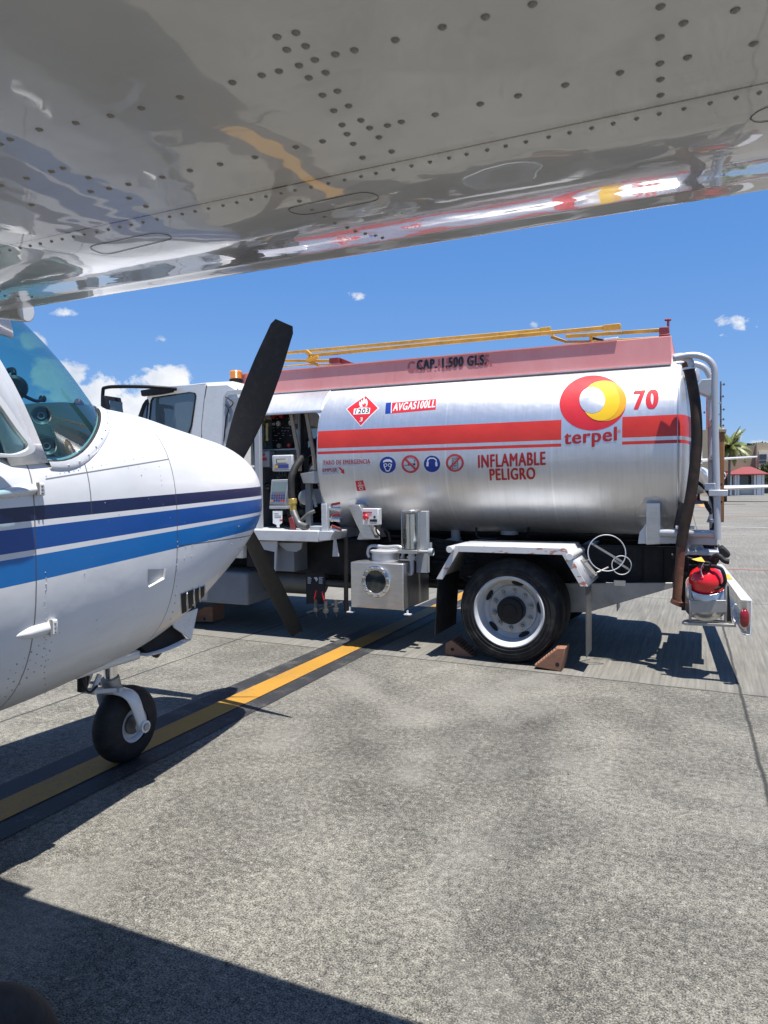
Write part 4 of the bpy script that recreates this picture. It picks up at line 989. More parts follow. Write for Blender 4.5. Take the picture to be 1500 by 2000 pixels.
for cx, cy, kind in ((801.8, 906.5, 'smoke'), (888.5, 904, 'phone')):
    s1 = disc(cx, cy, 16, 'decal_grey', 0, 'prohibition_sign'); ring(cx, cy, 17.5, 13.4, 'decal_faded_red', 1, 'sign_ring', s1)
    if kind == 'smoke':
        tank_poly([(cx - 12, cy + 2.8), (cx - 12, cy + 1.6), (cx + 9.6, cy + 1), (cx + 9.6, cy + 2.4)], 'decal_black', 1, 'cigarette', s1)
        tank_poly([(cx - 5, cy + 2), (cx - 5, cy - 1.2), (cx + 9.6, cy - 1.8), (cx + 9.6, cy + 2)], 'decal_black', 1, 'cigarette', s1)
        tank_poly([(cx - 3.5, cy + 0.9), (cx - 3.5, cy - 0.4), (cx + 6, cy - 0.9), (cx + 6, cy + 0.5)], 'decal_grey', 2, 'cigarette', s1)
        tank_poly([(cx + 8, cy - 3.5), (cx + 6.8, cy - 6), (cx + 9.3, cy - 9), (cx + 9.8, cy - 8.4), (cx + 8, cy - 6), (cx + 9, cy - 3.8)], 'decal_black', 1, 'smoke_curl', s1)
        tank_poly([(cx - 11.6, cy - 8.6), (cx - 8.8, cy - 11.5), (cx + 11.6, cy + 8.6), (cx + 8.8, cy + 11.5)], 'decal_faded_red', 3, 'slash', s1)
    else:
        lay(ring_bm([tank_uv(*p) for p in ((cx - 5.5, cy + 11.5), (cx - 5.5, cy - 9.5), (cx + 6.5, cy - 10), (cx + 6.5, cy + 11))], [tank_uv(*p) for p in ((cx - 4.3, cy + 10.4), (cx - 4.3, cy - 8.3), (cx + 5.3, cy - 8.8), (cx + 5.3, cy + 10))]), 1, 'handset', 'decal_black', s1)
        lay(ring_bm([tank_uv(*p) for p in ((cx - 3, cy - 1), (cx - 3, cy - 6.5), (cx + 4, cy - 6.8), (cx + 4, cy - 1.2))], [tank_uv(*p) for p in ((cx - 2.1, cy - 1.8), (cx - 2.1, cy - 5.6), (cx + 3.1, cy - 5.9), (cx + 3.1, cy - 2))]), 1, 'handset', 'decal_black', s1)
        for k in range(3): tank_poly([(cx - 3, cy + 2.6 + 2.6 * k), (cx - 3, cy + 1.6 + 2.6 * k), (cx + 4, cy + 1.3 + 2.6 * k), (cx + 4, cy + 2.3 + 2.6 * k)], 'decal_black', 1, 'handset', s1)
        tank_poly([(cx + 11.6, cy - 9), (cx + 8.8, cy - 11.8), (cx - 11.6, cy + 8.9), (cx - 8.8, cy + 11.6)], 'decal_faded_red', 3, 'slash', s1)
# placards on the rear head
def head_pt(y, z, off=0.003):
    k = (abs((y - TYC) / TA) ** TE + abs((z - TZC) / TB) ** TE) ** (1 / TE); k = min(k, 1.0)
    return Vector((TXR + 0.115 * math.sqrt(1 - k * k) + off, y, z))
def head_poly(pts, m, name, off=0.003, n=6):
    (a, b_, c, d) = pts; q = MB()
    q.sheet([[head_pt(lerp(lerp(a[0], b_[0], u / n), lerp(d[0], c[0], u / n), v / n), lerp(lerp(a[1], b_[1], u / n), lerp(d[1], c[1], u / n), v / n), off) for u in range(n + 1)] for v in range(n + 1)])
    return q.build(name, m, tank)
hp = head_poly([(6.22, 1.62), (6.80, 1.62), (6.80, 1.77), (6.22, 1.77)], 'decal_red', 'product_plate')
head_poly([(6.15, 1.615), (6.22, 1.615), (6.22, 1.775), (6.15, 1.775)], 'decal_blue', 'plate_band')
bm = fit(text_bm('AVGAS100LL', 0.03), 6.24, 1.65, 6.78, 1.65, 0.09)
for v in bm.verts: v.co = head_pt(v.co.x, v.co.y, 0.006 + 0.001 * v.co.z)
me = bpy.data.meshes.new('lettering'); bm.to_mesh(me); bm.free(); me.materials.append(M['decal_white']); o = bpy.data.objects.new('lettering', me); COL.objects.link(o); o.parent = tank
head_poly([(6.40, 2.06), (6.58, 1.88 + 0.02), (6.76, 2.08), (6.58, 2.28)], 'decal_red', 'hazard_placard')

# ---- faded red coaming along the top of the tank
def coaming_material():
    m, nt, b = principled('faded_red_paint')
    co = obj_coord(nt); n1 = noise(nt, 2.5, 6, 0.6, stretch=(1, 1, 0.5)); n2 = noise(nt, 6, 7, 0.7, stretch=(2.5, 1, 0.35))
    c = mix_col(nt, ramp(nt, n1, 0.3, 0.7), (0.76, 0.265, 0.25), (0.84, 0.37, 0.345))
    c = mix_col(nt, math_node(nt, 'MULTIPLY', ramp(nt, n2, 0.56, 0.72), 0.35), c, (0.55, 0.17, 0.165))
    link(nt, c, b.inputs['Base Color']); b.inputs['Roughness'].default_value = 0.6
    return m
M['faded_red'] = coaming_material()
CYN = 6.17
pTL, pTR, pBR = at(544, 724, Y=CYN), at(1311, 656, Y=CYN), at(1311, 711, Y=CYN)
ctop, cbot = (pTL.z + pTR.z) / 2, pBR.z - 0.03; cx0, cx1 = XC - 0.05, pTR.x; cyf = 2 * TYC - CYN
q = MB()
q.box(cx0, cx1, CYN, CYN + 0.012, cbot, ctop); q.box(cx0, cx1, cyf - 0.012, cyf, cbot, ctop)
q.box(cx1 - 0.012, cx1, CYN + 0.012, cyf - 0.012, cbot, ctop); q.box(cx0, cx0 + 0.012, CYN + 0.012, cyf - 0.012, cbot, ctop)
coam = q.build('coaming', 'faded_red', truck, bevel=0.003)
q = MB(); q.box(cx0, at(1205, 664, Y=CYN).x, CYN - 0.013, CYN - 0.0005, ctop - 0.006, ctop + 0.004); q.build('coaming_lip', 'faded_red', coam)
q = MB(); q.box(cx0, cx1, CYN - 0.022, CYN - 0.0005, pBR.z - 0.006, pBR.z + 0.004); q.build('coaming_flange', 'pale_grey_paint', coam)
def flat_text(body, bl, br, tl, Yp, m, bold, parent, off):
    a, b_, c = at(*bl, Y=Yp), at(*br, Y=Yp), at(*tl, Y=Yp); bm = fit(text_bm(body, bold), a.x, a.z, b_.x, b_.z, c.z - a.z)
    for v in bm.verts: v.co = Vector((v.co.x, Yp - off - 0.001 * v.co.z, v.co.y))
    me = bpy.data.meshes.new('lettering'); bm.to_mesh(me); bm.free(); me.materials.append(M[m]); o = bpy.data.objects.new('lettering', me); COL.objects.link(o); o.parent = parent
    return o
flat_text('CAP. 1,500 GLS.', (796, 730), (962, 716), (797, 706.5), CYN, 'coaming_red', 0.06, coam, 0.002)
flat_text('CAP. 1.500 GLS.', (814, 722.5), (951, 712), (814, 703.5), CYN, 'decal_black', 0.065, coam, 0.004)
for cx in (-2.9, -1.9, -0.9):
    q = MB(); q.lathe([(0.26, 0), (0.26, 0.06), (0.22, 0.09), (0.0001, 0.10)], (cx, TYC, TZC + TB - 0.01), (0, 0, 1), 32); q.build('manhole_lid', 'steel', truck)

# ---- folded yellow hand rails along the top
def pxl(px, py, Y): return at(px, py, Y=Y)
RY = 6.38
def rail(name, pts, w=0.030, h=0.030, Y=RY, m='yellow_paint', parent=None, dy=0.0):
    q = MB(); P_ = [pxl(x, y, Y) for x, y in pts]
    for a, b_ in zip(P_, P_[1:]): q.bar(a, b_, w, h)
    return q.build(name, m, parent or truck, bevel=0.004)
hr = rail('hand_rail', [(520, 693), (1076, 643)], Y=6.95)
rail('rail_end', [(1055, 645.5), (1076, 643.5)], 0.034, 0.05, Y=6.94, parent=hr); rail('rail_post', [(1076, 646), (1080, 658), (1107, 668)], 0.028, 0.024, Y=6.9, parent=hr)
hr2 = rail('hand_rail', [(606, 694.5), (1213, 637)], 0.030, 0.032, Y=6.45)
rail('rail_end', [(1178, 641), (1212, 637.5)], 0.034, 0.05, Y=6.44, parent=hr2); rail('rail_bracket', [(598, 686), (608, 695), (601, 705)], 0.03, 0.04, Y=6.44, parent=hr2)
rail('rail_bracket', [(600, 706), (622, 697)], 0.02, 0.03, Y=6.43, parent=hr2); rail('rail_bracket', [(600, 705), (623, 713.5)], 0.02, 0.03, Y=6.45, parent=hr2)
hr3 = rail('hand_rail', [(520, 704.5), (655, 704.8)], 0.03, 0.028, Y=6.5); rail('rail_link', [(545, 717), (600, 712), (655, 712)], 0.016, 0.016, Y=6.6, parent=hr3)
hr4 = rail('hand_rail', [(1105, 657), (1216, 650), (1292, 645)], 0.03, 0.030, Y=6.40)
rail('rail_link', [(1076, 659), (1106, 668), (1152, 667.5), (1158, 656)], 0.022, 0.022, Y=6.46, parent=hr4); rail('rail_link', [(1152, 652), (1158, 667)], 0.03, 0.03, Y=6.44, parent=hr4); rail('rail_link', [(1150, 667), (1295, 658)], 0.014, 0.014, Y=6.7, parent=hr4)
q = MB(); q.cyl(pxl(1158, 660, 6.3), pxl(1178, 664, 6.3), 0.016, 0.010, 12); q.build('latch_handle', 'black_plastic', truck)
q = MB(); q.bar(pxl(1180, 663, 6.3), pxl(1208, 660, 6.3), 0.02, 0.014); q.build('latch', 'white_paint', truck, bevel=0.003)
q = MB(); a, b_ = pxl(1288, 657, 6.35), pxl(1307, 640, 6.35); q.box(a.x, b_.x, 6.30, 6.46, a.z, b_.z); q.cyl(pxl(1305, 640, 6.35), pxl(1305, 622, 6.35), 0.010, n=10); q.cyl(pxl(1298, 625, 6.35), pxl(1311, 624.5, 6.35), 0.010, n=10); q.box(a.x, b_.x + 0.01, 6.27, 6.48, a.z - 0.03, a.z); q.build('rail_socket', 'dark_red', truck, bevel=0.004)
q = MB(); a, b_ = pxl(650, 712.5, 6.5), pxl(668, 700, 6.5); q.box(a.x, b_.x, 6.42, 6.62, a.z, b_.z); q.prism([(b_.x, 6.48, a.z), (b_.x + 0.13, 6.48, a.z), (b_.x, 6.48, b_.z)], (0, 0.1, 0)); q.build('rail_socket', 'dark_red', truck, bevel=0.004)

# ---- chassis
ZR0, ZR1 = at(1200, 1138, Y=6.32).z, at(1200, 1066, Y=6.32).z
q = MB()
FXL, FXR = -7.0, at(1322, 1100, Y=6.32).x + 0.16
for y in (6.32, 7.16):
    q.box(FXL, FXR, y, y + 0.08, ZR0, ZR1)
for x in (-6.2, -4.6, -3.6, -2.4, -1.0, FXR - 0.08): q.box(x, x + 0.1, 6.40, 7.16, ZR0 + 0.02, ZR1 - 0.02)
for k in range(3): q.box(-0.62 + k * 0.16, -0.605 + k * 0.16, 6.30, 6.32, ZR0 + 0.02, ZR1 - 0.02)
frame = q.build('chassis_frame', 'black_frame', truck, bevel=0.006)
q = MB(); q.cyl((-5.5, TYC, 0.52), (-1.5, TYC, 0.45), 0.06, n=16); q.build('drive_shaft', 'black_frame', truck)
q = MB(); q.cyl((-1.42, 5.9, 0.43), (-1.42, 7.66, 0.43), 0.09, n=20); q.sphere((-1.42, TYC, 0.43), 0.22, 20); q.build('rear_axle', 'black_frame', truck)
q = MB()
for y in (6.24, 7.24):
    for k in range(4): q.tube([(-2.1 + k * 0.1, y, 0.62 - k * 0.03), (-1.42, y, 0.52 - k * 0.03), (-0.74 - k * 0.1, y, 0.62 - k * 0.03)], 0.018, 6, smooth=6)
q.build('leaf_spring', 'black_frame', truck)

# ---- wheels
def wheel(x, ynear, sgn, concave=True, rad=0.43):
    """sgn = +1: the outer face looks towards -Y"""
    zc = rad - 0.004; c = Vector((x, ynear + sgn * 0.11, zc)); ax = (0, -sgn, 0)
    q = MB(); pr = [(0.275, -0.105), (0.30, -0.112)] + [(0.30 + (rad - 0.30) * (math.sin(math.pi * k / 16) ** 0.42), -0.112 * math.cos(math.pi * k / 16)) for k in range(1, 16)] + [(0.30, 0.112), (0.275, 0.105)]
    q.lathe(pr, c, ax, 72); 
    for rr_, hh_ in ((0.315, 0.116), (0.345, 0.1145), (0.392, 0.107)): q.torus(c + Vector(ax) * (hh_ - 0.002), ax, rr_, 0.004, 72, 6)
    ty = q.build('wheel', 'tyre_rubber', truck, sharp=40)
    d = -1 if concave else 1
    prof = [(0.262, -0.10), (0.270, 0.02), (0.282, 0.098), (0.292, 0.112), (0.283, 0.118), (0.268, 0.106), (0.258, 0.09), (0.250, 0.03), (0.238, -0.025), (0.205, -0.045), (0.196, -0.030), (0.115, -0.030), (0.001, -0.030)] if concave else \
           [(0.262, -0.10), (0.282, 0.098), (0.292, 0.112), (0.283, 0.118), (0.262, 0.09), (0.24, 0.03), (0.215, 0.07), (0.19, 0.11), (0.10, 0.115), (0.001, 0.115)]
    q = MB(); q.lathe(prof, c, ax, 64); q.build('rim', 'pale_grey_paint', ty, sharp=30)
    if concave:
        q = MB(); q.lathe([(0.112, -0.031), (0.112, 0.050), (0.100, 0.070), (0.060, 0.074), (0.055, 0.082), (0.001, 0.082)], c, ax, 40); q.build('hub_cap', 'black_plastic', ty, sharp=30)
        q = MB()
        for k in range(10):
            t = 2 * math.pi * (k + 0.35) / 10; p = c + Vector((0.158 * math.cos(t), 0, 0.158 * math.sin(t))); a_ = Vector(ax)
            q.cyl(p + a_ * (-0.032), p + a_ * 0.004, 0.021, n=6); q.cyl(p + a_ * 0.004, p + a_ * 0.026, 0.010, n=10)
        q.build('lug_nuts', 'dull_steel', ty)
        q = MB()
        for k in range(5):
            t = 2 * math.pi * (k + 0.10) / 5; e1 = Vector((math.cos(t), 0, math.sin(t))); e2 = Vector((-math.sin(t), 0, math.cos(t))); p = c + e1 * 0.222 + Vector(ax) * (-0.028)
            q.prism([p + e1 * (0.019 * math.cos(u)) + e2 * (0.050 * math.sin(u)) + Vector(ax) * (0.006 * math.cos(u)) for u in [2 * math.pi * k2 / 20 for k2 in range(20)]], Vector(ax) * 0.002)
        q.build('hand_holes', 'dark_void', ty)
    return ty
wheel(-1.42, 5.60, 1); wheel(-1.42, 5.87, 1); wheel(-1.42, 2 * TYC - 5.60, -1); wheel(-1.42, 2 * TYC - 5.87, -1)
wheel(-5.55, 5.66, 1, False); wheel(-5.55, 2 * TYC - 5.66, -1, False)

# ---- rear fenders with flaps
def chips_material():
    m, nt, b = principled('chipped_paint')
    n1 = noise(nt, 9, 6, 0.65, stretch=(0.6, 1, 1.5)); c = mix_col(nt, ramp(nt, n1, 0.545, 0.565), (0.58, 0.58, 0.58), (0.42, 0.17, 0.11)); c = mix_col(nt, ramp(nt, noise(nt, 30, 4), 0.68, 0.75), c, (0.3, 0.29, 0.28))
    link(nt, c, b.inputs['Base Color']); b.inputs['Roughness'].default_value = 0.5; return m
M['chipped_paint'] = chips_material()
def fender(y0, y1, lipsgn):
    yl = y0
    out = [at(852, 1131, Y=5.55), at(889, 1068, Y=5.55), at(1105, 1068, Y=5.55), at(1148, 1146, Y=5.55)]
    zt = (out[1].z + out[2].z) / 2; out[1].z = out[2].z = zt
    o2 = [(p.x, p.z) for p in out]; th = 0.052
    inn = [(o2[0][0] + 0.055, o2[0][1]), (o2[1][0] + 0.028, zt - th), (o2[2][0] - 0.028, zt - th), (o2[3][0] - 0.055, o2[3][1])]
    q = MB(); pts = o2 + inn[::-1]
    a = 0.012 * lipsgn
    for k in range(3):
        quad = [o2[k], o2[k + 1], inn[k + 1], inn[k]]
        q.prism([(x, yl, z) for x, z in quad], (0, a, 0))
    q.build('fender_lip', 'chipped_paint', truck, bevel=0.002)
    q = MB(); th2 = 0.006
    rows = [[(x, y, z) for x, z in o2] for y in (yl + a + 0.0005 * lipsgn, y1)]
    q.sheet(rows); f_ = q.build('fender', 'pale_grey_paint', truck, solid=0.008, sharp=20)
    for i, (dx, dz) in enumerate(((-0.035, -0.03), (0.035, -0.06))):
        p = o2[1 + i]; q = MB(); q.cyl((p[0] + dx, yl - 0.05 * lipsgn, p[1] + dz), (p[0] + dx, yl + 0.55 * lipsgn, p[1] + dz), 0.028, n=20); q.build('fender_bracket', 'white_paint', f_, bevel=0.003)
    q = MB(); x0, z0 = o2[0]; q.prism([(x0 + 0.005, yl + 0.02 * lipsgn, z0 + 0.01), (x0 - 0.03, yl + 0.02 * lipsgn, 0.19), (x0 - 0.022, yl + 0.02 * lipsgn, 0.19), (x0 + 0.013, yl + 0.02 * lipsgn, z0 + 0.01)], (0, (y1 - yl) * 0.92, 0)); q.build('mud_flap', 'black_rubber', f_)
    q = MB(); x0, z0 = o2[3]; q.prism([(x0 - 0.02, yl + 0.01 * lipsgn, z0 + 0.01), (x0 - 0.015, yl + 0.01 * lipsgn, 0.12), (x0 - 0.009, yl + 0.01 * lipsgn, 0.12), (x0 - 0.012, yl + 0.01 * lipsgn, z0 + 0.01)], (0, (y1 - yl) * 0.45, 0)); q.build('mud_flap', 'dark_steel', f_)
fender(5.55, 6.16, 1); fender(2 * TYC - 5.55, 2 * TYC - 6.16, -1)
# far side light coloured toolbox lid seen under the tank
q = MB(); a, b_ = at(985, 1053, Y=7.5), at(1150, 1031, Y=7.5); q.box(a.x, b_.x, 7.35, 7.9, a.z, b_.z); q.build('toolbox', 'pale_grey_paint', truck, bevel=0.02)
# grey skirt panel behind the rear wheel
q = MB(); pp = [(1050, 1140), (1320, 1138), (1320, 1146), (1148, 1196), (1050, 1196)]
q.prism([at(x, y, Y=6.16) for x, y in pp], (0, 0.02, 0)); sk = q.build('skirt_panel', 'dull_steel', truck, bevel=0.004)
q = MB(); a, b_ = at(1199, 1144, Y=6.15), at(1222, 1134, Y=6.15); q.box(a.x, b_.x, 6.145, 6.158, a.z, b_.z); q.build('nameplate', 'steel', sk, bevel=0.002)
# outlet pipes under the tank
for (px, py0, py1), r_ in (((995, 1012, 1040), 0.055), ((890, 1030, 1060), 0.045)):
    q = MB(); a = at(px, py0, Y=6.5); b_ = at(px, py1, Y=6.5); q.cyl((a.x, 6.5, a.z + 0.10), (b_.x, 6.5, b_.z), r_, n=24); q.cyl((b_.x, 6.5, b_.z + 0.02), (b_.x, 6.5, b_.z - 0.02), r_ * 1.5, n=24); q.build('outlet_pipe', 'grey_paint', truck, bevel=0.004)
q = MB(); q.cyl((TXF + 0.2, 6.62, 1.0), (TXR - 0.3, 6.62, 1.0), 0.05, n=16); q.tube([at(930, 1030, Y=6.3), at(935, 1050, Y=6.3), at(970, 1053, Y=6.3)], 0.012, 8, smooth=6); q.tube([at(1033, 1030, Y=6.3), at(1030, 1052, Y=6.4)], 0.01, 8); q.build('belly_pipe', 'black_frame', truck)

# ---- tank mounts
def mount(c0, c1, pt, foot):
    q = MB(); q.prism([at(*p, Y=pt) for p in c0], (0, 0.26, 0)); mt = q.build('tank_mount', 'steel', truck, bevel=0.006)
    q = MB(); q.prism([at(*p, Y=pt + 0.09) for p in foot], (0, 0.012, 0)); q.prism([at(*p, Y=pt + 0.26) for p in foot], (0, 0.012, 0)); q.build('mount_foot', 'white_paint', mt, bevel=0.003)
    return mt
mount([(1262, 1064), (1262, 982), (1290, 982), (1291, 1063)], None, 5.98, [(1246, 1062), (1249, 1040), (1262, 1022), (1289, 1022), (1302, 1040), (1308, 1062)])
mount([(708, 1052), (679, 986), (702, 986), (733, 1052)], None, 5.86, [(697, 1054), (703, 1038), (733, 1030), (741, 1040), (741, 1053)])
q = MB(); q.prism([tank_pt(*tank_uv(*p), 0.003) for p in [(1247, 1010), (1249, 985), (1258, 972), (1280, 968), (1299, 973), (1308, 985), (1305, 1010)]], (0, 0.02, 0)); q.build('mount_pad', 'tank_aluminium', truck, bevel=0.004)
q = MB(); q.prism([tank_pt(*tank_uv(*p), 0.003) for p in [(672, 983), (680, 976), (694, 973), (712, 977), (724, 987)]], (0, 0.03, 0)); q.build('mount_pad', 'tank_aluminium', truck, bevel=0.004)
# hand wheels on the skirt
for (px, py), rr, Yw in (((1185, 1080), 0.142, 5.75), ((1214, 1104), 0.075, 5.95)):
    c = at(px, py, Y=Yw); q = MB(); q.torus(c, (0.25, -1, 0.15), rr, 0.0042, 48, 8); hw = q.build('hand_wheel', 'silver_pipe', truck)
    q = MB(); ax = Vector((0.25, -1, 0.15)).normalized(); s1 = ax.cross(Vector((0.5, 0, 0.8))).normalized()
    q.bar(c - s1 * rr + Vector((0, 0.02, 0)), c + s1 * rr + Vector((0, 0.02, 0)), 0.006, 0.016); q.build('spoke', 'dull_steel', hw)
q = MB(); q.prism([at(*p, Y=5.8) for p in [(1128, 1098), (1136, 1092), (1163, 1126), (1157, 1132)]], (0, 0.12, 0)); q.tube([at(1152, 1092, Y=5.75), at(1140, 1098, Y=5.75)], 0.008, 8); q.tube([at(1163, 1120, Y=5.8), at(1188, 1108, Y=5.9)], 0.008, 8); q.build('reel_bracket', 'dull_steel', truck, bevel=0.003)

# ---- sump box with sight glass
bx0, bx1 = at(685, 1140, Y=5.62).x, at(788, 1140, Y=5.62).x; bz0, bz1 = at(735, 1189, Y=5.62).z, at(735, 1099.5, Y=5.62).z
q = MB(); q.box(bx0, bx1, 5.62, 6.25, bz0, bz1); sump = q.build('sump_box', 'steel', truck, bevel=0.008)
pc = at(735, 1135.5, Y=5.62); q = MB()
q.lathe([(0.098, 0.0), (0.138, 0.0), (0.140, 0.016), (0.132, 0.024), (0.102, 0.024), (0.098, 0.018)], pc, (0, -1, 0), 48); port = q.build('porthole', 'chrome', sump, sharp=30)
q = MB(); q.lathe([(0.100, 0.012), (0.0001, 0.013)], pc, (0, -1, 0), 40); q.build('porthole_glass', 'dark_glass', port)
q = MB()
for k in range(12):
    t = 2 * math.pi * (k + 0.5) / 12; p = pc + Vector((0.118 * math.cos(t), -0.022, 0.118 * math.sin(t))); q.cyl(p, p + Vector((0, -0.012, 0)), 0.012, n=6); q.cyl(p, p + Vector((0, -0.018, 0)), 0.006, n=8)
q.build('bolts', 'dull_steel', port)
q = MB(); lc = Vector((at(752, 1092, Y=5.85).x, 5.86, bz1)); q.lathe([(0.125, 0), (0.125, 0.07), (0.14, 0.075), (0.14, 0.09), (0.12, 0.10), (0.0001, 0.10)], lc, (0, 0, 1), 40); lid = q.build('fill_lid', 'silver_pipe', sump, sharp=30)
q = MB(); q.tube([lc + Vector((-0.16, 0, 0.02)), lc + Vector((-0.175, 0, 0.07)), lc + Vector((-0.14, 0, 0.125)), lc + Vector((0, 0, 0.12)), lc + Vector((0.14, 0, 0.125)), lc + Vector((0.175, 0, 0.07)), lc + Vector((0.16, 0, 0.02))], 0.016, 10, smooth=6); q.build('lid_clamp', 'silver_pipe', lid)
for px, py in ((683, 1196), (795, 1201)):
    a = at(px, py, Y=5.63); q = MB(); q.box(a.x - 0.025, a.x + 0.035, 5.615, 5.66, a.z, a.z + 0.008); q.box(a.x + 0.0, a.x + 0.006, 5.62, 5.65, a.z + 0.008, bz0); q.build('box_foot', 'white_paint', sump)
gx = at(803.5, 1030, Y=5.75).x; gz0, gz1 = at(803, 1073, Y=5.75).z, at(803, 1000, Y=5.75).z
q = MB(); q.lathe([(0.074, gz0), (0.074, gz1)], (gx, 5.75, 0), (0, 0, 1), 36); q.bm.faces.ensure_lookup_table(); sg = q.build('sight_glass', 'clear_plastic', truck)
q = MB(); q.cyl((gx, 5.75, gz0 + 0.005), (gx, 5.75, gz1 - 0.02), 0.050, n=28); q.build('float', 'chrome', sg)
q = MB(); q.cyl((gx, 5.75, gz1), (gx, 5.75, gz1 + 0.018), 0.085, n=36); q.box(gx - 0.09, gx + 0.085, 5.665, 5.84, gz0 - 0.03, gz0)
for dx, dy in ((-0.082, -0.02), (0.078, -0.02), (0.0, 0.082)): q.cyl((gx + dx, 5.75 + dy, gz0), (gx + dx, 5.75 + dy, gz1), 0.005, n=8)
q.build('sight_frame', 'steel', sg, bevel=0.003)
q = MB(); q.cyl((gx, 5.75, gz0 - 0.03), (gx, 5.75, gz0 - 0.09), 0.030, n=20); q.cyl((gx, 5.75, gz0 - 0.06), (gx, 5.75, gz0 - 0.075), 0.042, n=6); q.tube([(gx, 5.75, gz0 - 0.08), (gx, 5.75, gz0 - 0.19), (gx - 0.02, 5.76, gz0 - 0.215), (gx - 0.10, 5.78, gz0 - 0.22)], 0.020, 12, smooth=5); q.build('drain_pipe', 'silver_pipe', sg)
q = MB(); a, b_ = at(824, 1067, Y=5.88), at(837, 998, Y=5.88); q.box(a.x - 0.04, b_.x, 5.84, 5.90, at(824, 1118, Y=5.88).z, b_.z); q.build('sight_bracket', 'grey_paint', sg, bevel=0.004)
q = MB(); a = at(842, 1078, Y=5.75); q.cyl(a + Vector((-0.10, 0, 0)), a, 0.014, n=12); q.lathe([(0.03, -0.02), (0.035, 0), (0.03, 0.02)], a, (1, 0, 0), 16); q.box(a.x - 0.01, a.x + 0.005, a.y - 0.012, a.y + 0.012, a.z, a.z + 0.08); q.build('drain_valve', 'grey_paint', sg)
# emergency stop box
a, b_ = at(707.5, 1025, Y=5.78), at(738.5, 993, Y=5.78)
q = MB(); q.box(a.x, b_.x, 5.78, 5.86, a.z, b_.z); es = q.build('emergency_stop', 'white_paint', truck, bevel=0.006)
q = MB(); p = at(717, 1010, Y=5.78); q.lathe([(0.018, 0), (0.018, 0.02), (0.026, 0.025), (0.026, 0.04), (0.02, 0.046), (0.0001, 0.047)], p, (0, -1, 0), 24); q.build('button', 'red_paint', es)
q = MB(); p = at(732, 1009.5, Y=5.78); q.lathe([(0.010, 0), (0.010, 0.012), (0.0001, 0.013)], p, (0, -1, 0), 16); p1, p2 = at(722.5, 1019, Y=5.779), at(736.5, 1014.5, Y=5.779); q.box(p1.x, p2.x, 5.775, 5.7795, p1.z, p2.z); q.build('switch', 'decal_black', es)
q = MB(); p1, p2 = at(708.8, 1001.5, Y=5.779), at(726.5, 999.5, Y=5.779); q.box(p1.x, p2.x, 5.776, 5.7795, p1.z, p2.z); p1, p2 = at(708.8, 1005, Y=5.779), at(714, 1001, Y=5.779); q.box(p1.x, p2.x, 5.776, 5.7795, p1.z, p2.z); q.build('printing', 'red_paint', es)
q = MB(); q.tube([at(734, 1027, Y=5.84), at(736, 1040, Y=5.9), at(745, 1050, Y=6.0)], 0.008, 8, smooth=5); q.tube([at(745, 1028, Y=6.0), at(758, 1040, Y=6.0), at(762, 1056, Y=6.05)], 0.012, 8, smooth=5); q.build('conduit', 'black_rubber', es)

# ---- pump bay deck, posts, panel and instruments
DY = 5.68
dz1, dz0 = at(560, 1036, Y=DY).z, at(560, 1057, Y=DY).z
dx0, dx1 = XC, at(622, 1045, Y=DY).x
q = MB(); q.box(dx0, dx1, DY, 2 * TYC - DY, dz0, dz1); deck = q.build('pump_deck', 'pale_grey_paint', truck, bevel=0.006)
q = MB(); a, b_ = at(624, 1058, Y=DY + 0.02), at(652, 1041, Y=DY + 0.02); q.prism([(dx1 + 0.002, DY, dz0 + 0.01), (b_.x - 0.03, DY, dz0 + 0.02), (b_.x, DY, dz1 - 0.02), (b_.x, DY, dz1), (dx1 + 0.002, DY, dz1)], (0, 0.3, 0)); q.build('deck_end', 'pale_grey_paint', deck, bevel=0.004)
def px_box(name, m, p0, p1, Y, dy, parent, bevel=0.004):
    a, b_ = at(*p0, Y=Y), at(*p1, Y=Y); q = MB(); q.box(min(a.x, b_.x), max(a.x, b_.x), Y, Y + dy, min(a.z, b_.z), max(a.z, b_.z)); return q.build(name, m, parent, bevel=bevel)
def px_prism(name, m, pts, Y, dy, parent, bevel=0.003):
    q = MB(); q.prism([at(*p, Y=Y) for p in pts], (0, dy, 0)); return q.build(name, m, parent, bevel=bevel)
px_box('bay_post', 'grey_paint', (499.5, 1040), (506, 822), 5.86, 0.05, truck); px_box('bay_post', 'dark_grey_paint', (597, 1040), (606, 944), 5.98, 0.05, truck)
panel = px_box('gauge_panel', 'black_plastic', (450, 880), (572, 790), 6.35, 0.03, truck)
px_box('bay_bulkhead', 'dark_grey_paint', (440, 1040), (583, 878), 6.42, 0.02, truck); px_box('bay_column', 'black_frame', (584, 1040), (592, 800), 6.42, 0.10, truck); px_box('bay_pipe', 'grey_paint', (582.5, 885), (584.5, 800), 6.3, 0.02, truck, 0.0)
px_prism('bay_brace', 'black_frame', [(592, 853), (625, 858), (625, 864), (592, 860)], 6.6, 0.06, truck); px_prism('bay_brace', 'black_frame', [(592, 915), (622, 868), (628, 872), (597, 920)], 6.62, 0.06, truck); px_prism('bay_brace', 'black_frame', [(594, 890), (625, 890), (625, 897), (594, 897)], 6.65, 0.06, truck)
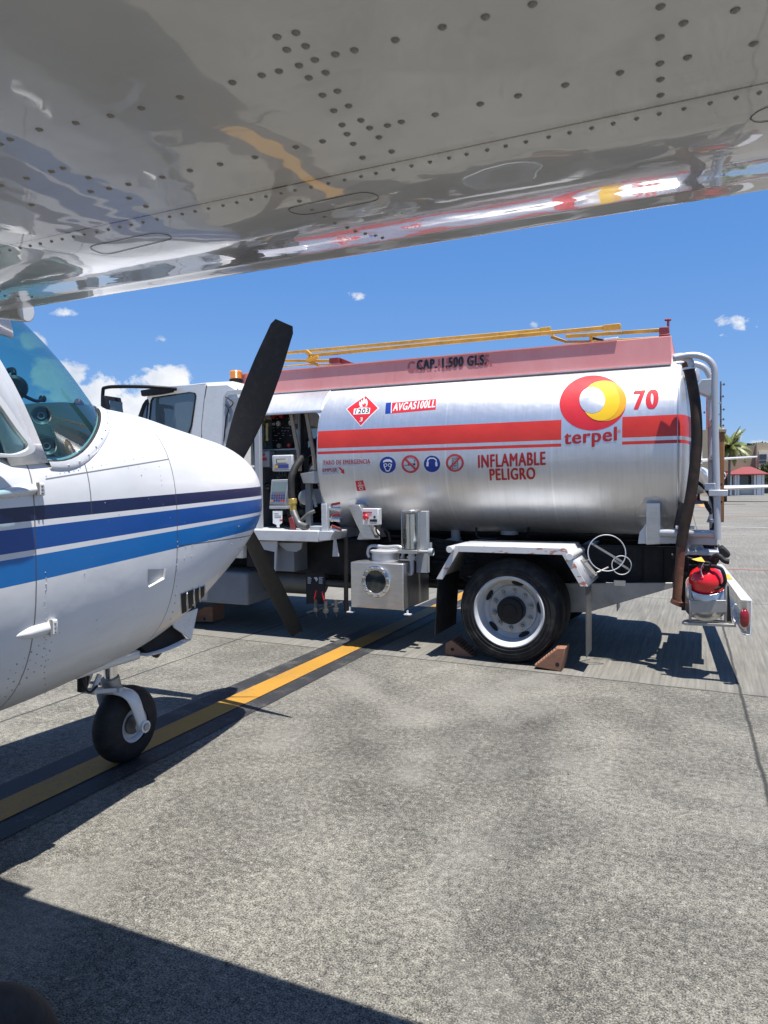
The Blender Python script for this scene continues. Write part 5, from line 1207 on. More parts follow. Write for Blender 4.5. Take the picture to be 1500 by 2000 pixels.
def gauge(px, py, r_, face, parent=None):
    p = at(px, py, Y=6.35); q = MB(); q.lathe([(r_ * 1.12, 0.0), (r_ * 1.15, 0.02), (r_ * 1.0, 0.028), (r_ * 0.95, 0.02)], p, (0, -1, 0), 28); g_ = q.build('gauge', 'dull_steel', panel)
    q = MB(); q.lathe([(r_, 0.016), (0.0001, 0.016)], p, (0, -1, 0), 28); q.build('dial', face, g_)
    if r_ > 0.02:
        q = MB(); q.bar(p + Vector((-r_ * 0.5, -0.019, -r_ * 0.4)), p + Vector((r_ * 0.45, -0.019, r_ * 0.5)), 0.003, 0.002); q.build('needle', 'decal_black', g_)
gauge(545.5, 828, 0.027, 'decal_white'); gauge(569.5, 826, 0.027, 'decal_white'); gauge(546.5, 871, 0.024, 'cream')
def knob(px, py, r_, m):
    p = at(px, py, Y=6.35); q = MB(); q.lathe([(r_ * 0.5, 0), (r_ * 0.5, 0.03), (r_, 0.035), (r_, 0.05), (r_ * 0.8, 0.058), (0.0001, 0.06)], p, (0, -1, 0), 22); q.build('knob', m, panel)
knob(537, 813, 0.026, 'red_paint'); knob(553, 812.5, 0.026, 'red_paint'); knob(569, 870, 0.022, 'red_paint')
random.seed(3)
q = MB()
for i in range(26):
    x, y = random.uniform(532, 566), random.choice([842, 847, 851, 857, 861, 879, 836, 818]); p = at(x, y, Y=6.348); w_ = random.uniform(0.006, 0.022); q.box(p.x, p.x + w_, 6.3465, 6.3495, p.z, p.z + 0.0045)
p1, p2 = at(527, 831, Y=6.348), at(537, 826, Y=6.348); q.box(p1.x, p2.x, 6.3465, 6.3495, p1.z, p2.z); q.build('panel_printing', 'decal_grey', panel)
for x, yt, yb, r_ in ((514.5, 816, 871, 0.022), (521.5, 827, 861, 0.015)):
    a, b_ = at(x, yb, Y=6.22), at(x, yt, Y=6.22); q = MB(); q.cyl(a, b_, r_, n=20); q.cyl(a, a + Vector((0, 0, 0.03)), r_ * 1.25, n=20); q.cyl(b_ - Vector((0, 0, 0.03)), b_, r_ * 1.25, n=20); bt = q.build('filter_tube', 'brass', truck)
    q = MB(); q.lathe([(r_ * 1.03, lerp(a.z, b_.z, 0.3)), (r_ * 1.03, lerp(a.z, b_.z, 0.75))], (a.x, 6.22, 0), (0, 0, 1), 20); q.build('label', 'decal_grey', bt)
cb = px_box('switch_box', 'grey_paint', (507.5, 912), (526, 881), 6.1, 0.10, truck, 0.006)
p = at(515.5, 888, Y=6.1); q = MB(); q.lathe([(0.014, 0), (0.014, 0.012), (0.0001, 0.014)], p, (0, -1, 0), 18); q.build('button', 'red_paint', cb)
px_box('label', 'red_paint', (511, 900), (521, 893.5), 6.098, 0.003, cb, 0)
rd = px_box('register', 'pale_grey_paint', (531.5, 921), (570.5, 888), 5.98, 0.09, truck, 0.010)
px_box('register_face', 'decal_grey', (535.5, 916.5), (565, 892.5), 5.976, 0.003, rd, 0); px_box('register_picture', 'key_blue', (536.5, 914.5), (563.5, 906.5), 5.973, 0.003, rd, 0); px_box('register_picture', 'box_yellow', (536.5, 914.5), (542.5, 908.5), 5.971, 0.0015, rd, 0)
px_box('display', 'cream', (541, 904), (561, 897), 5.973, 0.003, rd, 0); px_box('display_frame', 'decal_black', (539.5, 905), (558, 896), 5.9745, 0.0012, rd, 0)
q = MB(); a, b_ = at(534, 922, Y=6.0), at(568, 920.5, Y=6.0)
for k in range(6):
    p = a.lerp(b_, (k + 0.5) / 6); q.cyl(p, p + Vector((0, 0, -0.03)), 0.010, n=10); q.tube([p + Vector((0, 0, -0.03)), p + Vector((random.uniform(-.05, .05), 0.03, -0.08)), p + Vector((random.uniform(-.1, .1), 0.06, -0.05))], 0.006, 6, smooth=4)
q.build('cables', 'black_plastic', rd)
mt = px_prism('meter_terminal', 'grey_paint', [(526, 985.5), (530, 937), (563, 936), (558, 986)], 5.95, 0.07, truck, 0.006)
px_prism('terminal_screen', 'screen', [(530.5, 961), (532.5, 942), (560, 941), (557.5, 960)], 5.946, 0.003, mt, 0)
for r_ in range(3):
    for c_ in range(6):
        x = 530 + c_ * 4.6 - r_ * 0.4; y = 968 + r_ * 5.0; m_ = 'key_blue'
        if r_ == 2 and c_ == 0: m_ = 'box_yellow'
        if r_ == 2 and c_ >= 4: m_ = 'red_paint'
        if r_ == 0 and c_ in (2, 3) : m_ = 'dark_red'
        px_box('key', m_, (x, y + 1.8), (x + 3.4, y - 1.8), 5.945, 0.004, mt, 0)
px_box('terminal_shelf', 'grey_paint', (526, 994), (560, 988), 5.93, 0.12, mt, 0.003)
tg = px_prism('warning_tag', 'decal_white', [(533, 1022), (532.5, 998), (551, 998), (551, 1021), (545.5, 1025), (546, 1030), (541, 1030), (540, 1025)], 5.90, 0.004, truck, 0)
px_box('printing', 'decal_red', (546, 1017.5), (551.5, 1014.5), 5.899, 0.0008, tg, 0); px_box('printing', 'decal_black', (536, 1008), (549, 1007.2), 5.899, 0.0008, tg, 0); px_box('printing', 'decal_black', (536, 1011), (549, 1010.3), 5.899, 0.0008, tg, 0); px_box('printing', 'decal_black', (536, 1004), (544, 1003), 5.899, 0.0008, tg, 0)
q = MB(); p = at(523, 954, Y=6.05); q.lathe([(0.03, 0), (0.03, 0.05), (0.024, 0.06), (0.022, 0.05), (0.0001, 0.05)], p, (0.5, -0.8, 0.2), 22); q.build('socket', 'black_plastic', truck)
# meter, valves and pipes behind the hose
q = MB()
for x, y0, y1, r_ in ((577, 900, 1035, 0.045), (592, 960, 1035, 0.03)):
    a, b_ = at(x, y1, Y=6.2), at(x, y0, Y=6.2); q.cyl(a, b_, r_, n=20)
    for k in range(5): p = a.lerp(b_, k / 4.5 + 0.05); q.cyl(p, p + Vector((0, 0, 0.02)), r_ * 1.6, n=20)
q.cyl(at(540, 1015, Y=6.25), at(600, 1015, Y=6.25), 0.05, n=20); q.sphere(at(576, 1000, Y=6.15), 0.09, 18); q.build('meter_pipework', 'black_frame', truck, sharp=40)
px_box('meter_body', 'dull_steel', (584, 1000), (596, 975), 6.15, 0.1, truck, 0.01)
px_box('deck_plate', 'grey_paint', (605, 1038), (628, 1028), 5.78, 0.1, truck); px_prism('hose_tray', 'dull_steel', [(586, 925), (630, 918), (632, 944), (592, 944)], 5.92, 0.3, truck, 0.004)
for pts in ([(568, 806), (576, 850), (583, 885), (586, 920)], [(598, 804), (606, 850), (613, 890), (616, 918)]):
    q = MB(); P_ = [at(x, y, Y=6.02) for x, y in pts]
    for a, b_ in zip(P_, P_[1:]): q.bar(a, b_, 0.02, 0.035, up=(1, 0, 0))
    q.build('webbing_strap', 'strap_brown', truck)
for pts in ([(605, 945), (612, 970), (617, 990)], [(623, 945), (630, 965), (632, 985)]):
    q = MB(); q.tube([at(x, y, Y=6.05) for x, y in pts], 0.017, 8, smooth=5); q.build('hose', 'grey_paint', truck)
# delivery hose ending in its nozzle on the deck
q = MB(); q.tube([at(628, 850, Y=6.5), at(607, 880, Y=6.2), at(585, 900, Y=5.98), at(570, 930, Y=5.86), at(569, 960, Y=5.83), at(570.5, 975, Y=5.82)], 0.034, 16, smooth=8); dh = q.build('delivery_hose', 'black_rubber', truck)
q = MB(); a = at(571, 974, Y=5.82); b_ = at(573, 999, Y=5.82); q.cyl(a, a.lerp(b_, 0.4), 0.042, n=20); q.cyl(a.lerp(b_, 0.4), b_, 0.036, 0.03, n=20); q.build('coupling', 'brass', dh, bevel=0.003)
q = MB(); q.tube([b_, at(578, 1012, Y=5.80), at(585, 1024, Y=5.79), at(600, 1030, Y=5.78)], 0.035, 14, smooth=5); q.tube([at(588, 1017, Y=5.80), at(602, 1004, Y=5.82), at(615, 998, Y=5.85)], 0.018, 12, smooth=4); q.build('nozzle', 'dark_steel', dh)
q = MB(); q.prism([at(x, y, Y=5.76) for x, y in [(563, 1012), (571, 1009), (577, 1030), (574, 1037), (568, 1036)]], (0, 0.03, 0)); q.build('nozzle_lever', 'dark_red', dh, bevel=0.006)
# valve manifold
vm = px_box('valve_manifold', 'pale_grey_paint', (628, 1040), (637.5, 984), 5.70, 0.02, truck, 0.003); px_box('manifold_plate', 'grey_paint', (638, 1040), (642, 982), 5.72, 0.02, vm, 0.002)
for y in (993, 1014, 1034):
    a = at(644, y, Y=5.74); q = MB(); q.cyl(a + Vector((-0.08, 0, 0)), a + Vector((0.10, 0, -0.004)), 0.017, n=14); q.sphere(a + Vector((0.03, 0, 0)), 0.026, 12); q.cyl(a + Vector((0.03, -0.01, 0)), a + Vector((0.03, -0.02, 0.035)), 0.010, n=10); q.cyl(a + Vector((0.085, 0, -0.004)), a + Vector((0.115, 0, -0.005)), 0.021, n=12); vv = q.build('valve', 'chrome', vm)
    q = MB(); d_ = 0.016 if y < 1030 else -0.03; q.bar(a + Vector((0.03, -0.02, 0.035)), a + Vector((0.125, -0.03, 0.035 + d_)), 0.012, 0.024); q.build('valve_handle', 'dark_red', vv, bevel=0.004)
px_prism('bracket', 'pale_grey_paint', [(649, 1087), (651, 1052), (656, 1052), (662, 1087)], 5.76, 0.01, truck, 0.002)
q = MB(); q.cyl(at(676, 1050, Y=5.9), at(676, 1200, Y=5.9), 0.022, n=14); q.build('down_pipe', 'black_frame', truck)
# boxes below the deck
px_prism('step_bracket', 'pale_grey_paint', [(480, 1057), (541, 1057), (538, 1116), (535, 1116), (536, 1078), (500, 1070)], 5.74, 0.02, truck, 0.002)
px_box('step_box', 'dark_grey_paint', (537, 1115), (574, 1060), 5.80, 0.3, truck, 0.006); px_box('step_box', 'black_frame', (482, 1107), (536, 1065), 5.86, 0.3, truck, 0.005); px_prism('gusset', 'grey_paint', [(540, 1060), (590, 1060), (588, 1072), (578, 1078), (560, 1076)], 5.78, 0.02, truck, 0.002)
q = MB(); a, b_ = at(600, 1060, Y=6.0), at(690, 1190, Y=6.0); q.box(-3.9, bx0 - 0.02, 6.05, 6.28, ZR0 - 0.02, dz0 - 0.005); q.build('under_deck_tank', 'black_frame', truck, bevel=0.03)
# bottom loading sign plate with three drain valves
sp = px_prism('valve_sign', 'black_frame', [(598, 1179), (597, 1120), (634, 1120), (634, 1180)], 5.84, 0.01, truck, 0.002)
q = MB()
random.seed(8)
for bx_ in (600, 622):
    for k in range(6):
        p = at(bx_ + 1, 1128 + k * 2.3, Y=5.839); q.box(p.x, p.x + random.uniform(0.03, 0.045), 5.8375, 5.8395, p.z, p.z + 0.005)
p = at(616, 1131, Y=5.839); q.prism([at(x, y, Y=5.8375) for x, y in [(613, 1128), (618, 1127), (621, 1131), (618, 1136), (615, 1131)]], (0, 0.002, 0)); q.build('printing', 'decal_grey', sp)
for x, y in ((617, 1185), (636, 1188), (656, 1186)):
    a = at(x, y, Y=5.78); q = MB(); q.cyl(a + Vector((0, 0, 0.07)), a + Vector((0, 0, -0.05)), 0.017, n=12); q.cyl(a + Vector((0, 0, -0.01)), a + Vector((0, 0, -0.04)), 0.027, n=12); q.tube([a + Vector((0, 0, -0.05)), a + Vector((0.01, 0, -0.09))], 0.005, 6); dv = q.build('drain_valve', 'dark_steel', truck)
    if x < 650:
        q = MB(); q.bar(a + Vector((0.0, -0.02, 0.075)), a + Vector((0.02 if x < 620 else -0.02, -0.02, 0.16)), 0.012, 0.026, up=(0, 1, 0)); q.build('valve_handle', 'red_paint', dv, bevel=0.004)
q = MB(); q.tube([at(600, 1196, Y=5.9), at(670, 1176, Y=5.9)], 0.012, 8); q.build('rod', 'dark_steel', truck)
# fuel tank of the truck under the cab, partly behind the nose
q = MB(); a, b_ = at(417, 1178, Y=5.78), at(483, 1119, Y=5.78); q.box(a.x - 0.5, b_.x, 5.78, 6.3, a.z, b_.z); q.build('side_tank', 'dark_grey_paint', truck, bevel=0.02)

# ---- cab
CY0, CY1 = 5.80, 7.76
cb_x = at(470, 800, Y=CY0).x
rz = at(450, 747, Y=CY0 + 0.15).z
def cab_prof(pts): return [(at(px, py, Y=CY0).x, at(px, py, Y=CY0).z) for px, py in pts]
wz = at(330, 772, Y=CY0)
xb, xf = cb_x, at(268, 795, Y=CY0).x
P_ = [(xb, 0.75), (xb, rz - 0.22), (xb - 0.03, rz - 0.07), (xb - 0.14, rz - 0.005), (xb - 0.45, rz + 0.005), (at(325, 760, Y=CY0).x, at(325, 757, Y=CY0).z + 0.02), (at(300, 764, Y=CY0).x, at(300, 762, Y=CY0).z), (xf - 0.28, 1.74), (xf - 0.34, 0.75)]
q = MB(); secs = []
for k, (y, ins) in enumerate(((CY0, 0.055), (CY0 + 0.02, 0.02), (CY0 + 0.07, 0.0), (CY1 - 0.07, 0.0), (CY1 - 0.02, 0.02), (CY1, 0.055))):
    cxm = sum(p[0] for p in P_) / len(P_); secs.append([(x + (cxm - x) * ins * 0.5, y, z - (ins * 0.9 if z > 1.6 else 0) * (z - 1.6)) for x, z in P_])
q.poly_faces(secs); cab = q.build('cab', 'white_paint', truck, bevel=0.025, sharp=30)
# the door is a panel proud of the cab side with a window opening
def dp(px, py, off=0.0):
    p = at(px, py, Y=CY0 - off); return p
WO = [(368, 772), (380, 774.5), (373, 815), (366, 850), (290, 850), (293, 792), (297, 779)]
WO = [(297, 783), (301, 777), (370, 767.5), (380, 769), (382, 775), (374, 830), (367, 850), (290, 850)]
wpts = [dp(*p, 0.006) for p in WO]
q = MB(); q.prism([dp(x, y, 0.004) for x, y in [(263, 850), (290, 768), (300, 757), (402, 750), (394, 850), (392, 1000), (250, 1000)]], (0, 0.003, 0)); door = q.build('door', 'white_paint', cab)
q = MB(); c = sum(wpts, Vector()) / len(wpts)
rows = [[p + (p - c).normalized() * 0.014 + Vector((0, 0, 0)), p + (p - c).normalized() * 0.014 + Vector((0, -0.010, 0)), p + Vector((0, -0.012, 0)), p] for p in wpts + [wpts[0]]]
q.poly_faces(rows, True, False); wf_ = q.build('window', 'black_rubber', door)
q = MB(); q.face([p + Vector((0, -0.001, 0)) for p in wpts]); q.build('pane', 'cab_window', wf_) if 'cab_window' in M else None
q2 = MB(); q2.face([dp(*p, 0.0075) for p in [(256, 850), (278, 790), (284, 781), (289, 779), (291, 784), (284, 850)]]); vw = q2.build('quarter_window', 'black_rubber', door)
q2 = MB(); q2.face([dp(*p, 0.009) for p in [(268, 850), (283, 800), (287, 790), (284, 830), (281, 850)]]); q2.build('pane', 'cab_window', vw)
q = MB(); q.box(xb - 0.6, xb - 0.592, CY0 - 0.002, CY0, 0.9, 1.0)
q.tube([dp(404, 751, 0.002), dp(399, 780, 0.002), dp(394, 830, 0.002), dp(392, 1000, 0.002)], 0.004, 6); q.tube([dp(330, 757, -0.01), dp(402, 749.5, -0.01)], 0.003, 6); q.build('door_seam', 'black_rubber', cab)
# hood, fenders, bumper (hidden from the camera by the aircraft nose, seen from other sides)
q = MB(); q.poly_faces([[(xf - 0.30, y, z) for y, z in ((CY0 + 0.12, 0.8), (CY0 + 0.10, 1.45), (CY0 + 0.3, 1.66), (CY1 - 0.3, 1.66), (CY1 - 0.10, 1.45), (CY1 - 0.12, 0.8))], [(xf - 1.35, y, z) for y, z in ((CY0 + 0.25, 0.8), (CY0 + 0.25, 1.25), (CY0 + 0.42, 1.42), (CY1 - 0.42, 1.42), (CY1 - 0.25, 1.25), (CY1 - 0.25, 0.8))]]); q.build('hood', 'white_paint', truck, bevel=0.04)
for y in (CY0 - 0.06, CY1 - 0.46):
    q = MB(); q.sheet([[(-5.55 + 0.56 * math.cos(u), yy, 0.45 + 0.55 * math.sin(u)) for u in [math.pi * k / 16 for k in range(17)]] for yy in (y, y + 0.52)]); q.build('front_fender', 'white_paint', truck, solid=0.03)
q = MB(); q.box(xf - 1.60, xf - 1.42, CY0 - 0.02, CY1 + 0.02, 0.42, 0.72); q.build('front_bumper', 'chrome', truck, bevel=0.03)
q = MB()
for k in range(9): q.box(xf - 1.372, xf - 1.355, CY0 + 0.45, CY1 - 0.45, 0.85 + k * 0.055, 0.875 + k * 0.055)
q.build('grille', 'black_plastic', truck)
for y in (CY0 + 0.34, CY1 - 0.34):
    q = MB(); q.lathe([(0.09, 0), (0.09, 0.03), (0.075, 0.045), (0.0001, 0.05)], (xf - 1.35, y, 0.98), (-1, 0, 0), 28); q.build('headlight', 'clear_plastic', truck)
# windscreen
q = MB(); q.face([(at(300, 762, Y=CY0).x - 0.01, CY0 + 0.16, at(300, 762, Y=CY0).z - 0.05), (at(300, 762, Y=CY0).x - 0.01, CY1 - 0.16, at(300, 762, Y=CY0).z - 0.05), (xf - 0.29, CY1 - 0.12, 1.78), (xf - 0.29, CY0 + 0.12, 1.78)]); q.build('windscreen', 'cab_window', cab)
# mirror with its arm
q = MB(); q.tube([dp(345, 760, 0.05), dp(300, 756, 0.22), dp(240, 755, 0.36), dp(207, 757, 0.40), dp(201, 766, 0.40), dp(201, 810, 0.40), dp(205, 850, 0.40)], 0.018, 12, smooth=5); arm = q.build('mirror_arm', 'black_plastic', truck)
q = MB(); q.prism([dp(x, y, 0.02) for x, y in [(280, 763), (325, 756), (346, 757), (340, 767), (318, 771), (282, 775)]], (0, -0.05, 0)); q.build('arm_base', 'black_plastic', arm, bevel=0.012)
c0 = dp(219, 810, 0.40); q = MB(); rows = []
for k in range(9):
    t = k / 8; z = lerp(c0.z - 0.22, c0.z + 0.18, t); wv = 0.055 * (1 - abs(2 * t - 1) ** 4 * 0.5) * (1.0 if t < 0.5 else lerp(1, 0.6, (t - 0.5) * 2)); rows.append([(c0.x + wv * a, c0.y + 0.11 * b_, z) for a, b_ in ((-1.0, -0.3), (-0.7, -1), (0.85, -1), (1, -0.9), (1, 0.9), (0.85, 1), (-0.7, 1), (-1.0, 0.3))])
q.poly_faces(rows); mh = q.build('mirror_housing', 'black_plastic', arm, bevel=0.006)
q = MB(); q.box(c0.x + 0.052, c0.x + 0.058, c0.y - 0.085, c0.y + 0.085, c0.z - 0.19, c0.z + 0.13); q.build('mirror_glass', 'mirror', mh)
# beacon, rear quarter trim, exhaust vent
bc = at(461, 745, Y=6.10); bz = bc.z
q = MB(); q.cyl((bc.x, 6.10, bz - 0.05), (bc.x, 6.10, bz + 0.02), 0.068, n=28); be = q.build('beacon', 'black_plastic', truck)
q = MB(); q.lathe([(0.060, 0.02), (0.062, 0.10), (0.056, 0.108), (0.0001, 0.110)], (bc.x, 6.10, bz), (0, 0, 1), 28)
for k in range(8): q.lathe([(0.0625, 0.028 + k * 0.009), (0.0645, 0.031 + k * 0.009), (0.0625, 0.034 + k * 0.009)], (bc.x, 6.10, bz), (0, 0, 1), 28)
q.build('lens', 'amber', be)
q = MB(); q.prism([dp(x, y, 0.006) for x, y in [(433, 866), (436, 775), (444, 762), (472, 761), (472, 770), (447, 772), (441, 782), (438, 866)]], (0, 0.004, 0)); q.build('rear_quarter_trim', 'pale_grey_paint', cab, bevel=0.002)
q = MB(); q.prism([dp(x, y, 0.005) for x, y in [(440, 784), (455, 778), (470, 776), (470, 860), (440, 860)]], (0, 0.003, 0)); q.build('rear_quarter_panel', 'grey_paint', cab)
q = MB(); q.tube([dp(440, 790, 0.012), dp(446, 800, 0.02), dp(441, 820, 0.015), dp(437, 862, 0.012)], 0.006, 6, smooth=5); q.tube([dp(440, 775, 0.012), dp(455, 786, 0.02), dp(449, 796, 0.02)], 0.005, 6, smooth=5); q.build('cable', 'black_rubber', cab)
q = MB(); q.box(cb_x - 0.02, cb_x + 0.004, CY0 + 0.16, CY1 - 0.16, 1.70, 2.16); q.build('rear_window', 'cab_window', cab)
q = MB(); q.box(cb_x + 0.0005, cb_x + 0.006, CY0 + 0.08, CY1 - 0.08, 0.85, 1.66); q.build('back_shade_panel', 'dark_grey_paint', cab)  # dark sheet added to stand for shade on the cab's rear wall
# front axle, gearbox, air tanks and pipes added as dark masses to block the lit ground under the cab and the pump bay
q = MB(); q.cyl((-5.55, 5.9, 0.42), (-5.55, 7.66, 0.42), 0.06, n=14); q.box(-5.62, -5.48, 6.2, 7.36, 0.36, 0.5); q.build('front_axle', 'black_frame', truck, bevel=0.02)
q = MB(); q.box(-6.1, -4.5, 6.42, 7.14, 0.45, 1.0); q.lathe([(0.0001, 0), (0.26, 0.0), (0.30, 0.3), (0.2, 0.9), (0.12, 1.2), (0.0001, 1.2)], (-4.7, TYC, 0.66), (1, 0, 0), 24); q.build('gearbox', 'black_frame', truck, bevel=0.05)
q = MB(); q.cyl((-4.9, 7.42, 0.52), (-3.3, 7.42, 0.52), 0.19, n=24); q.cyl((-3.2, 7.42, 0.52), (-2.3, 7.42, 0.52), 0.16, n=24); q.build('air_tank', 'black_frame', truck, bevel=0.02)
q = MB(); q.cyl((-4.35, 6.18, 0.50), (-3.45, 6.18, 0.50), 0.13, n=24); q.tube([(-3.45, 6.2, 0.5), (-3.2, 6.3, 0.48), (-2.9, 6.5, 0.47), (-2.2, 6.55, 0.5)], 0.045, 12, smooth=5); q.build('silencer', 'dark_steel', truck, bevel=0.02)
q = MB()
for k in range(5): q.tube([(-4.1, 6.30 - 0.01 * k, 0.98 - 0.05 * k), (-3.4, 6.27, 0.93 - 0.05 * k), (-2.6, 6.29, 0.97 - 0.055 * k), (-1.9, 6.29, 0.9 - 0.05 * k)], 0.012, 6, smooth=5)
q.build('brake_lines', 'black_rubber', truck)
# black sheet added as shade in front of the tank head and more plumbing inside the bay
q = MB(); q.box(TXF - 0.16, TXF - 0.15, 6.30, 7.5, dz1, 1.72); q.build('bay_shade_sheet', 'black_frame', truck)
q = MB()
for k, (x, y) in enumerate(((-0.30, 6.12), (-0.42, 6.2), (-0.55, 6.26))): q.cyl((TXF + x, y, dz1), (TXF + x, y, dz1 + 0.55 + 0.1 * k), 0.028, n=14); q.sphere((TXF + x, y, dz1 + 0.3 + 0.08 * k), 0.05, 12); q.cyl((TXF + x - 0.05, y, dz1 + 0.16), (TXF + x + 0.05, y, dz1 + 0.16), 0.045, n=14)
q.cyl((TXF - 0.9, 6.22, dz1 + 0.42), (TXF - 0.2, 6.22, dz1 + 0.42), 0.035, n=14); q.build('bay_valves', 'black_frame', truck)
q = MB()
for k in range(4): q.torus((TXF - 0.25, 6.5, dz1 + 0.06 + 0.05 * k), (0, 0, 1), 0.16, 0.022, 32, 8)
q.build('hose_coil', 'black_rubber', truck)
q = MB(); q.lathe([(0.05, 0), (0.075, 0.01), (0.075, 0.05), (0.055, 0.06), (0.0001, 0.06)], at(600, 972, Y=6.05), (0.2, -1, 0.1), 24); q.cyl(at(600, 972, Y=6.1), at(604, 960, Y=6.0), 0.012, n=8); q.build('flow_gauge', 'dull_steel', truck)

# ---- rear: ladder, hose, plank carrier, bumper
LYN, LYF = 5.74, 6.20
lxn = at(1394, 800, Y=LYN).x
q = MB(); q.tube([at(1318, 699, Y=LYN), at(1345, 694, Y=LYN), at(1366, 695, Y=LYN), at(1385, 704, Y=LYN), at(1395, 722, Y=LYN), at(1396, 760, Y=LYN), at(1397.5, 860, Y=LYN), at(1400, 960, Y=LYN), at(1402, 1054, Y=LYN)], 0.0235, 16, smooth=8); lad = q.build('ladder', 'silver_pipe', truck)
q = MB(); q.tube([at(1322, 711, Y=LYF), at(1350, 710, Y=LYF), at(1372, 716, Y=LYF), at(1384, 730, Y=LYF), at(1388, 750, Y=LYF), at(1388.5, 860, Y=LYF), at(1390, 960, Y=LYF), at(1392, 1035, Y=LYF)], 0.024, 16, smooth=8); q.build('ladder_rail', 'silver_pipe', lad)
for y in (822, 893, 960, 1020):
    q = MB(); a, b_ = at(1396, y - 2, Y=LYN), at(1388, y, Y=LYF); b_.z = a.z - 0.01; q.bar(a, b_, 0.045, 0.022); q.build('rung', 'silver_pipe', lad, bevel=0.004)
q = MB(); q.tube([at(1315, 699, Y=5.80), at(1332, 697, Y=5.79), at(1345, 703, Y=5.78), at(1350, 716, Y=5.78)], 0.030, 14, smooth=6); q.build('vent_pipe', 'silver_pipe', truck)
hp = [(1343, 712), (1350, 740), (1358, 790), (1361, 845), (1359, 890), (1352, 950), (1343, 1000), (1335, 1035), (1330, 1068)]
q = MB(); q.tube([at(x, y, Y=5.80) for x, y in hp], 0.040, 18, smooth=8); rh = q.build('drain_hose', 'hose', truck)
q = MB(); q.cyl(at(1343, 708, Y=5.80), at(1345, 723, Y=5.80), 0.042, n=20); q.build('hose_end', 'rusty', rh); q = MB(); q.cyl(at(1345.5, 718, Y=5.80), at(1345.8, 722, Y=5.80), 0.046, n=20); q.build('hose_clamp', 'steel', rh)
q = MB(); q.cyl(at(1331, 1062, Y=5.80), at(1321, 1176, Y=5.80), 0.033, n=18); q.cyl(at(1324, 1174, Y=5.80), at(1321, 1181, Y=5.80), 0.05, n=18); q.build('drain_pipe', 'rusty', rh)
q = MB(); q.tube([at(1341, 985, Y=6.0), at(1335, 1000, Y=6.0), at(1328, 1034, Y=6.0)], 0.05, 14, smooth=5); q.build('dark_hose', 'black_rubber', truck)
q = MB(); q.cyl(at(1312, 1086, Y=5.82), at(1342, 1086, Y=5.82), 0.022, n=14); q.sphere(at(1336, 1120, Y=5.86), 0.024, 12); q.build('pipe_clamp', 'black_frame', truck)
# lamp bracket on the ladder
q = MB(); q.prism([at(x, y, Y=6.06) for x, y in [(1363, 753), (1370, 741), (1393, 739), (1393, 763), (1385, 774), (1364, 766)]], (0, 0.16, 0)); lb_ = q.build('lamp_housing', 'grey_paint', truck, bevel=0.005)
q = MB(); q.prism([at(x, y, Y=6.07) for x, y in [(1362.5, 754), (1369, 760), (1373, 765), (1364, 765)]], (0, 0.14, 0)); q.build('lamp_lens', 'cream', lb_)
q = MB(); p = at(1348, 735, Y=6.1); q.lathe([(0.02, -0.04), (0.05, 0), (0.06, 0.03), (0.055, 0.06), (0.0001, 0.07)], p, (1, -0.3, 0.1), 20); q.build('work_lamp', 'silver_pipe', truck)
# cross tube, platform arms
q = MB(); q.cyl(at(1290, 1041, Y=5.90), at(1402, 1043, Y=5.78), 0.030, n=18); q.bar(at(1290, 1053, Y=5.95), at(1402, 1057, Y=5.80), 0.03, 0.06); q.build('cross_tube', 'silver_pipe', truck, bevel=0.004)
for x in (1325, 1351): q = MB(); p = at(x, 1030, Y=5.85); q.box(p.x - 0.02, p.x + 0.02, 5.83, 5.87, p.z - 0.012, p.z + 0.012); q.build('clip', 'white_paint', truck, bevel=0.003)
q = MB(); q.bar(at(1377, 951, Y=5.76), at(1398, 951, Y=5.72), 0.02, 0.055); q.bar(at(1384, 963, Y=5.72), at(1422, 963, Y=5.72), 0.03, 0.045); q.build('plank_bracket', 'silver_pipe', truck, bevel=0.004)
q = MB(); q.tube([at(1360, 940, Y=5.85), at(1378, 955, Y=5.84), at(1390, 975, Y=5.83), at(1395, 1000, Y=5.83), at(1394, 1028, Y=5.84), at(1388, 1036, Y=5.86)], 0.012, 8, smooth=6); q.tube([at(1378, 980, Y=6.0), at(1382, 990, Y=6.0), at(1391, 1003, Y=6.0)], 0.016, 8, smooth=4); q.build('air_line', 'black_rubber', truck)
q = MB(); q.prism([at(x, y, Y=6.0) for x, y in [(1380, 1020), (1384, 1008), (1392, 1000), (1393, 1022)]], (0, 0.04, 0)); q.build('gusset', 'grey_paint', truck)
q = MB(); p = at(1338, 1050, Y=6.4)
q.tube([at(1330, 1050, Y=6.5), at(1352, 1044, Y=6.5), at(1380, 1050, Y=6.5), at(1395, 1060, Y=6.4), at(1405, 1072, Y=6.3)], 0.02, 8, smooth=5); q.box(at(1340, 1064, Y=6.4).x, at(1395, 1064, Y=6.4).x, 6.2, 6.8, at(1340, 1072, Y=6.4).z, at(1340, 1052, Y=6.4).z); q.build('rear_crossmember', 'black_frame', truck, bevel=0.02)
q = MB(); q.prism([at(x, y, Y=6.1) for x, y in [(1330, 1062), (1350, 1050), (1366, 1056), (1376, 1074), (1330, 1076)]], (0, 0.4, 0)); q.build('rear_step', 'dull_steel', truck, bevel=0.004)
q = MB(); a, b_ = at(1331, 1078, Y=5.95), at(1404, 1079, Y=5.95); q.box(a.x, b_.x, 5.93, 6.3, at(1331, 1083, Y=5.95).z, at(1331, 1075, Y=5.95).z); q.build('rear_beam', 'silver_pipe', truck, bevel=0.004)
q = MB(); q.box(FXR + 0.001, at(1400, 1100, Y=6.2).x, 6.1, 7.4, ZR0 - 0.1, ZR1 - 0.06); q.build('rear_pod', 'black_frame', truck, bevel=0.01)
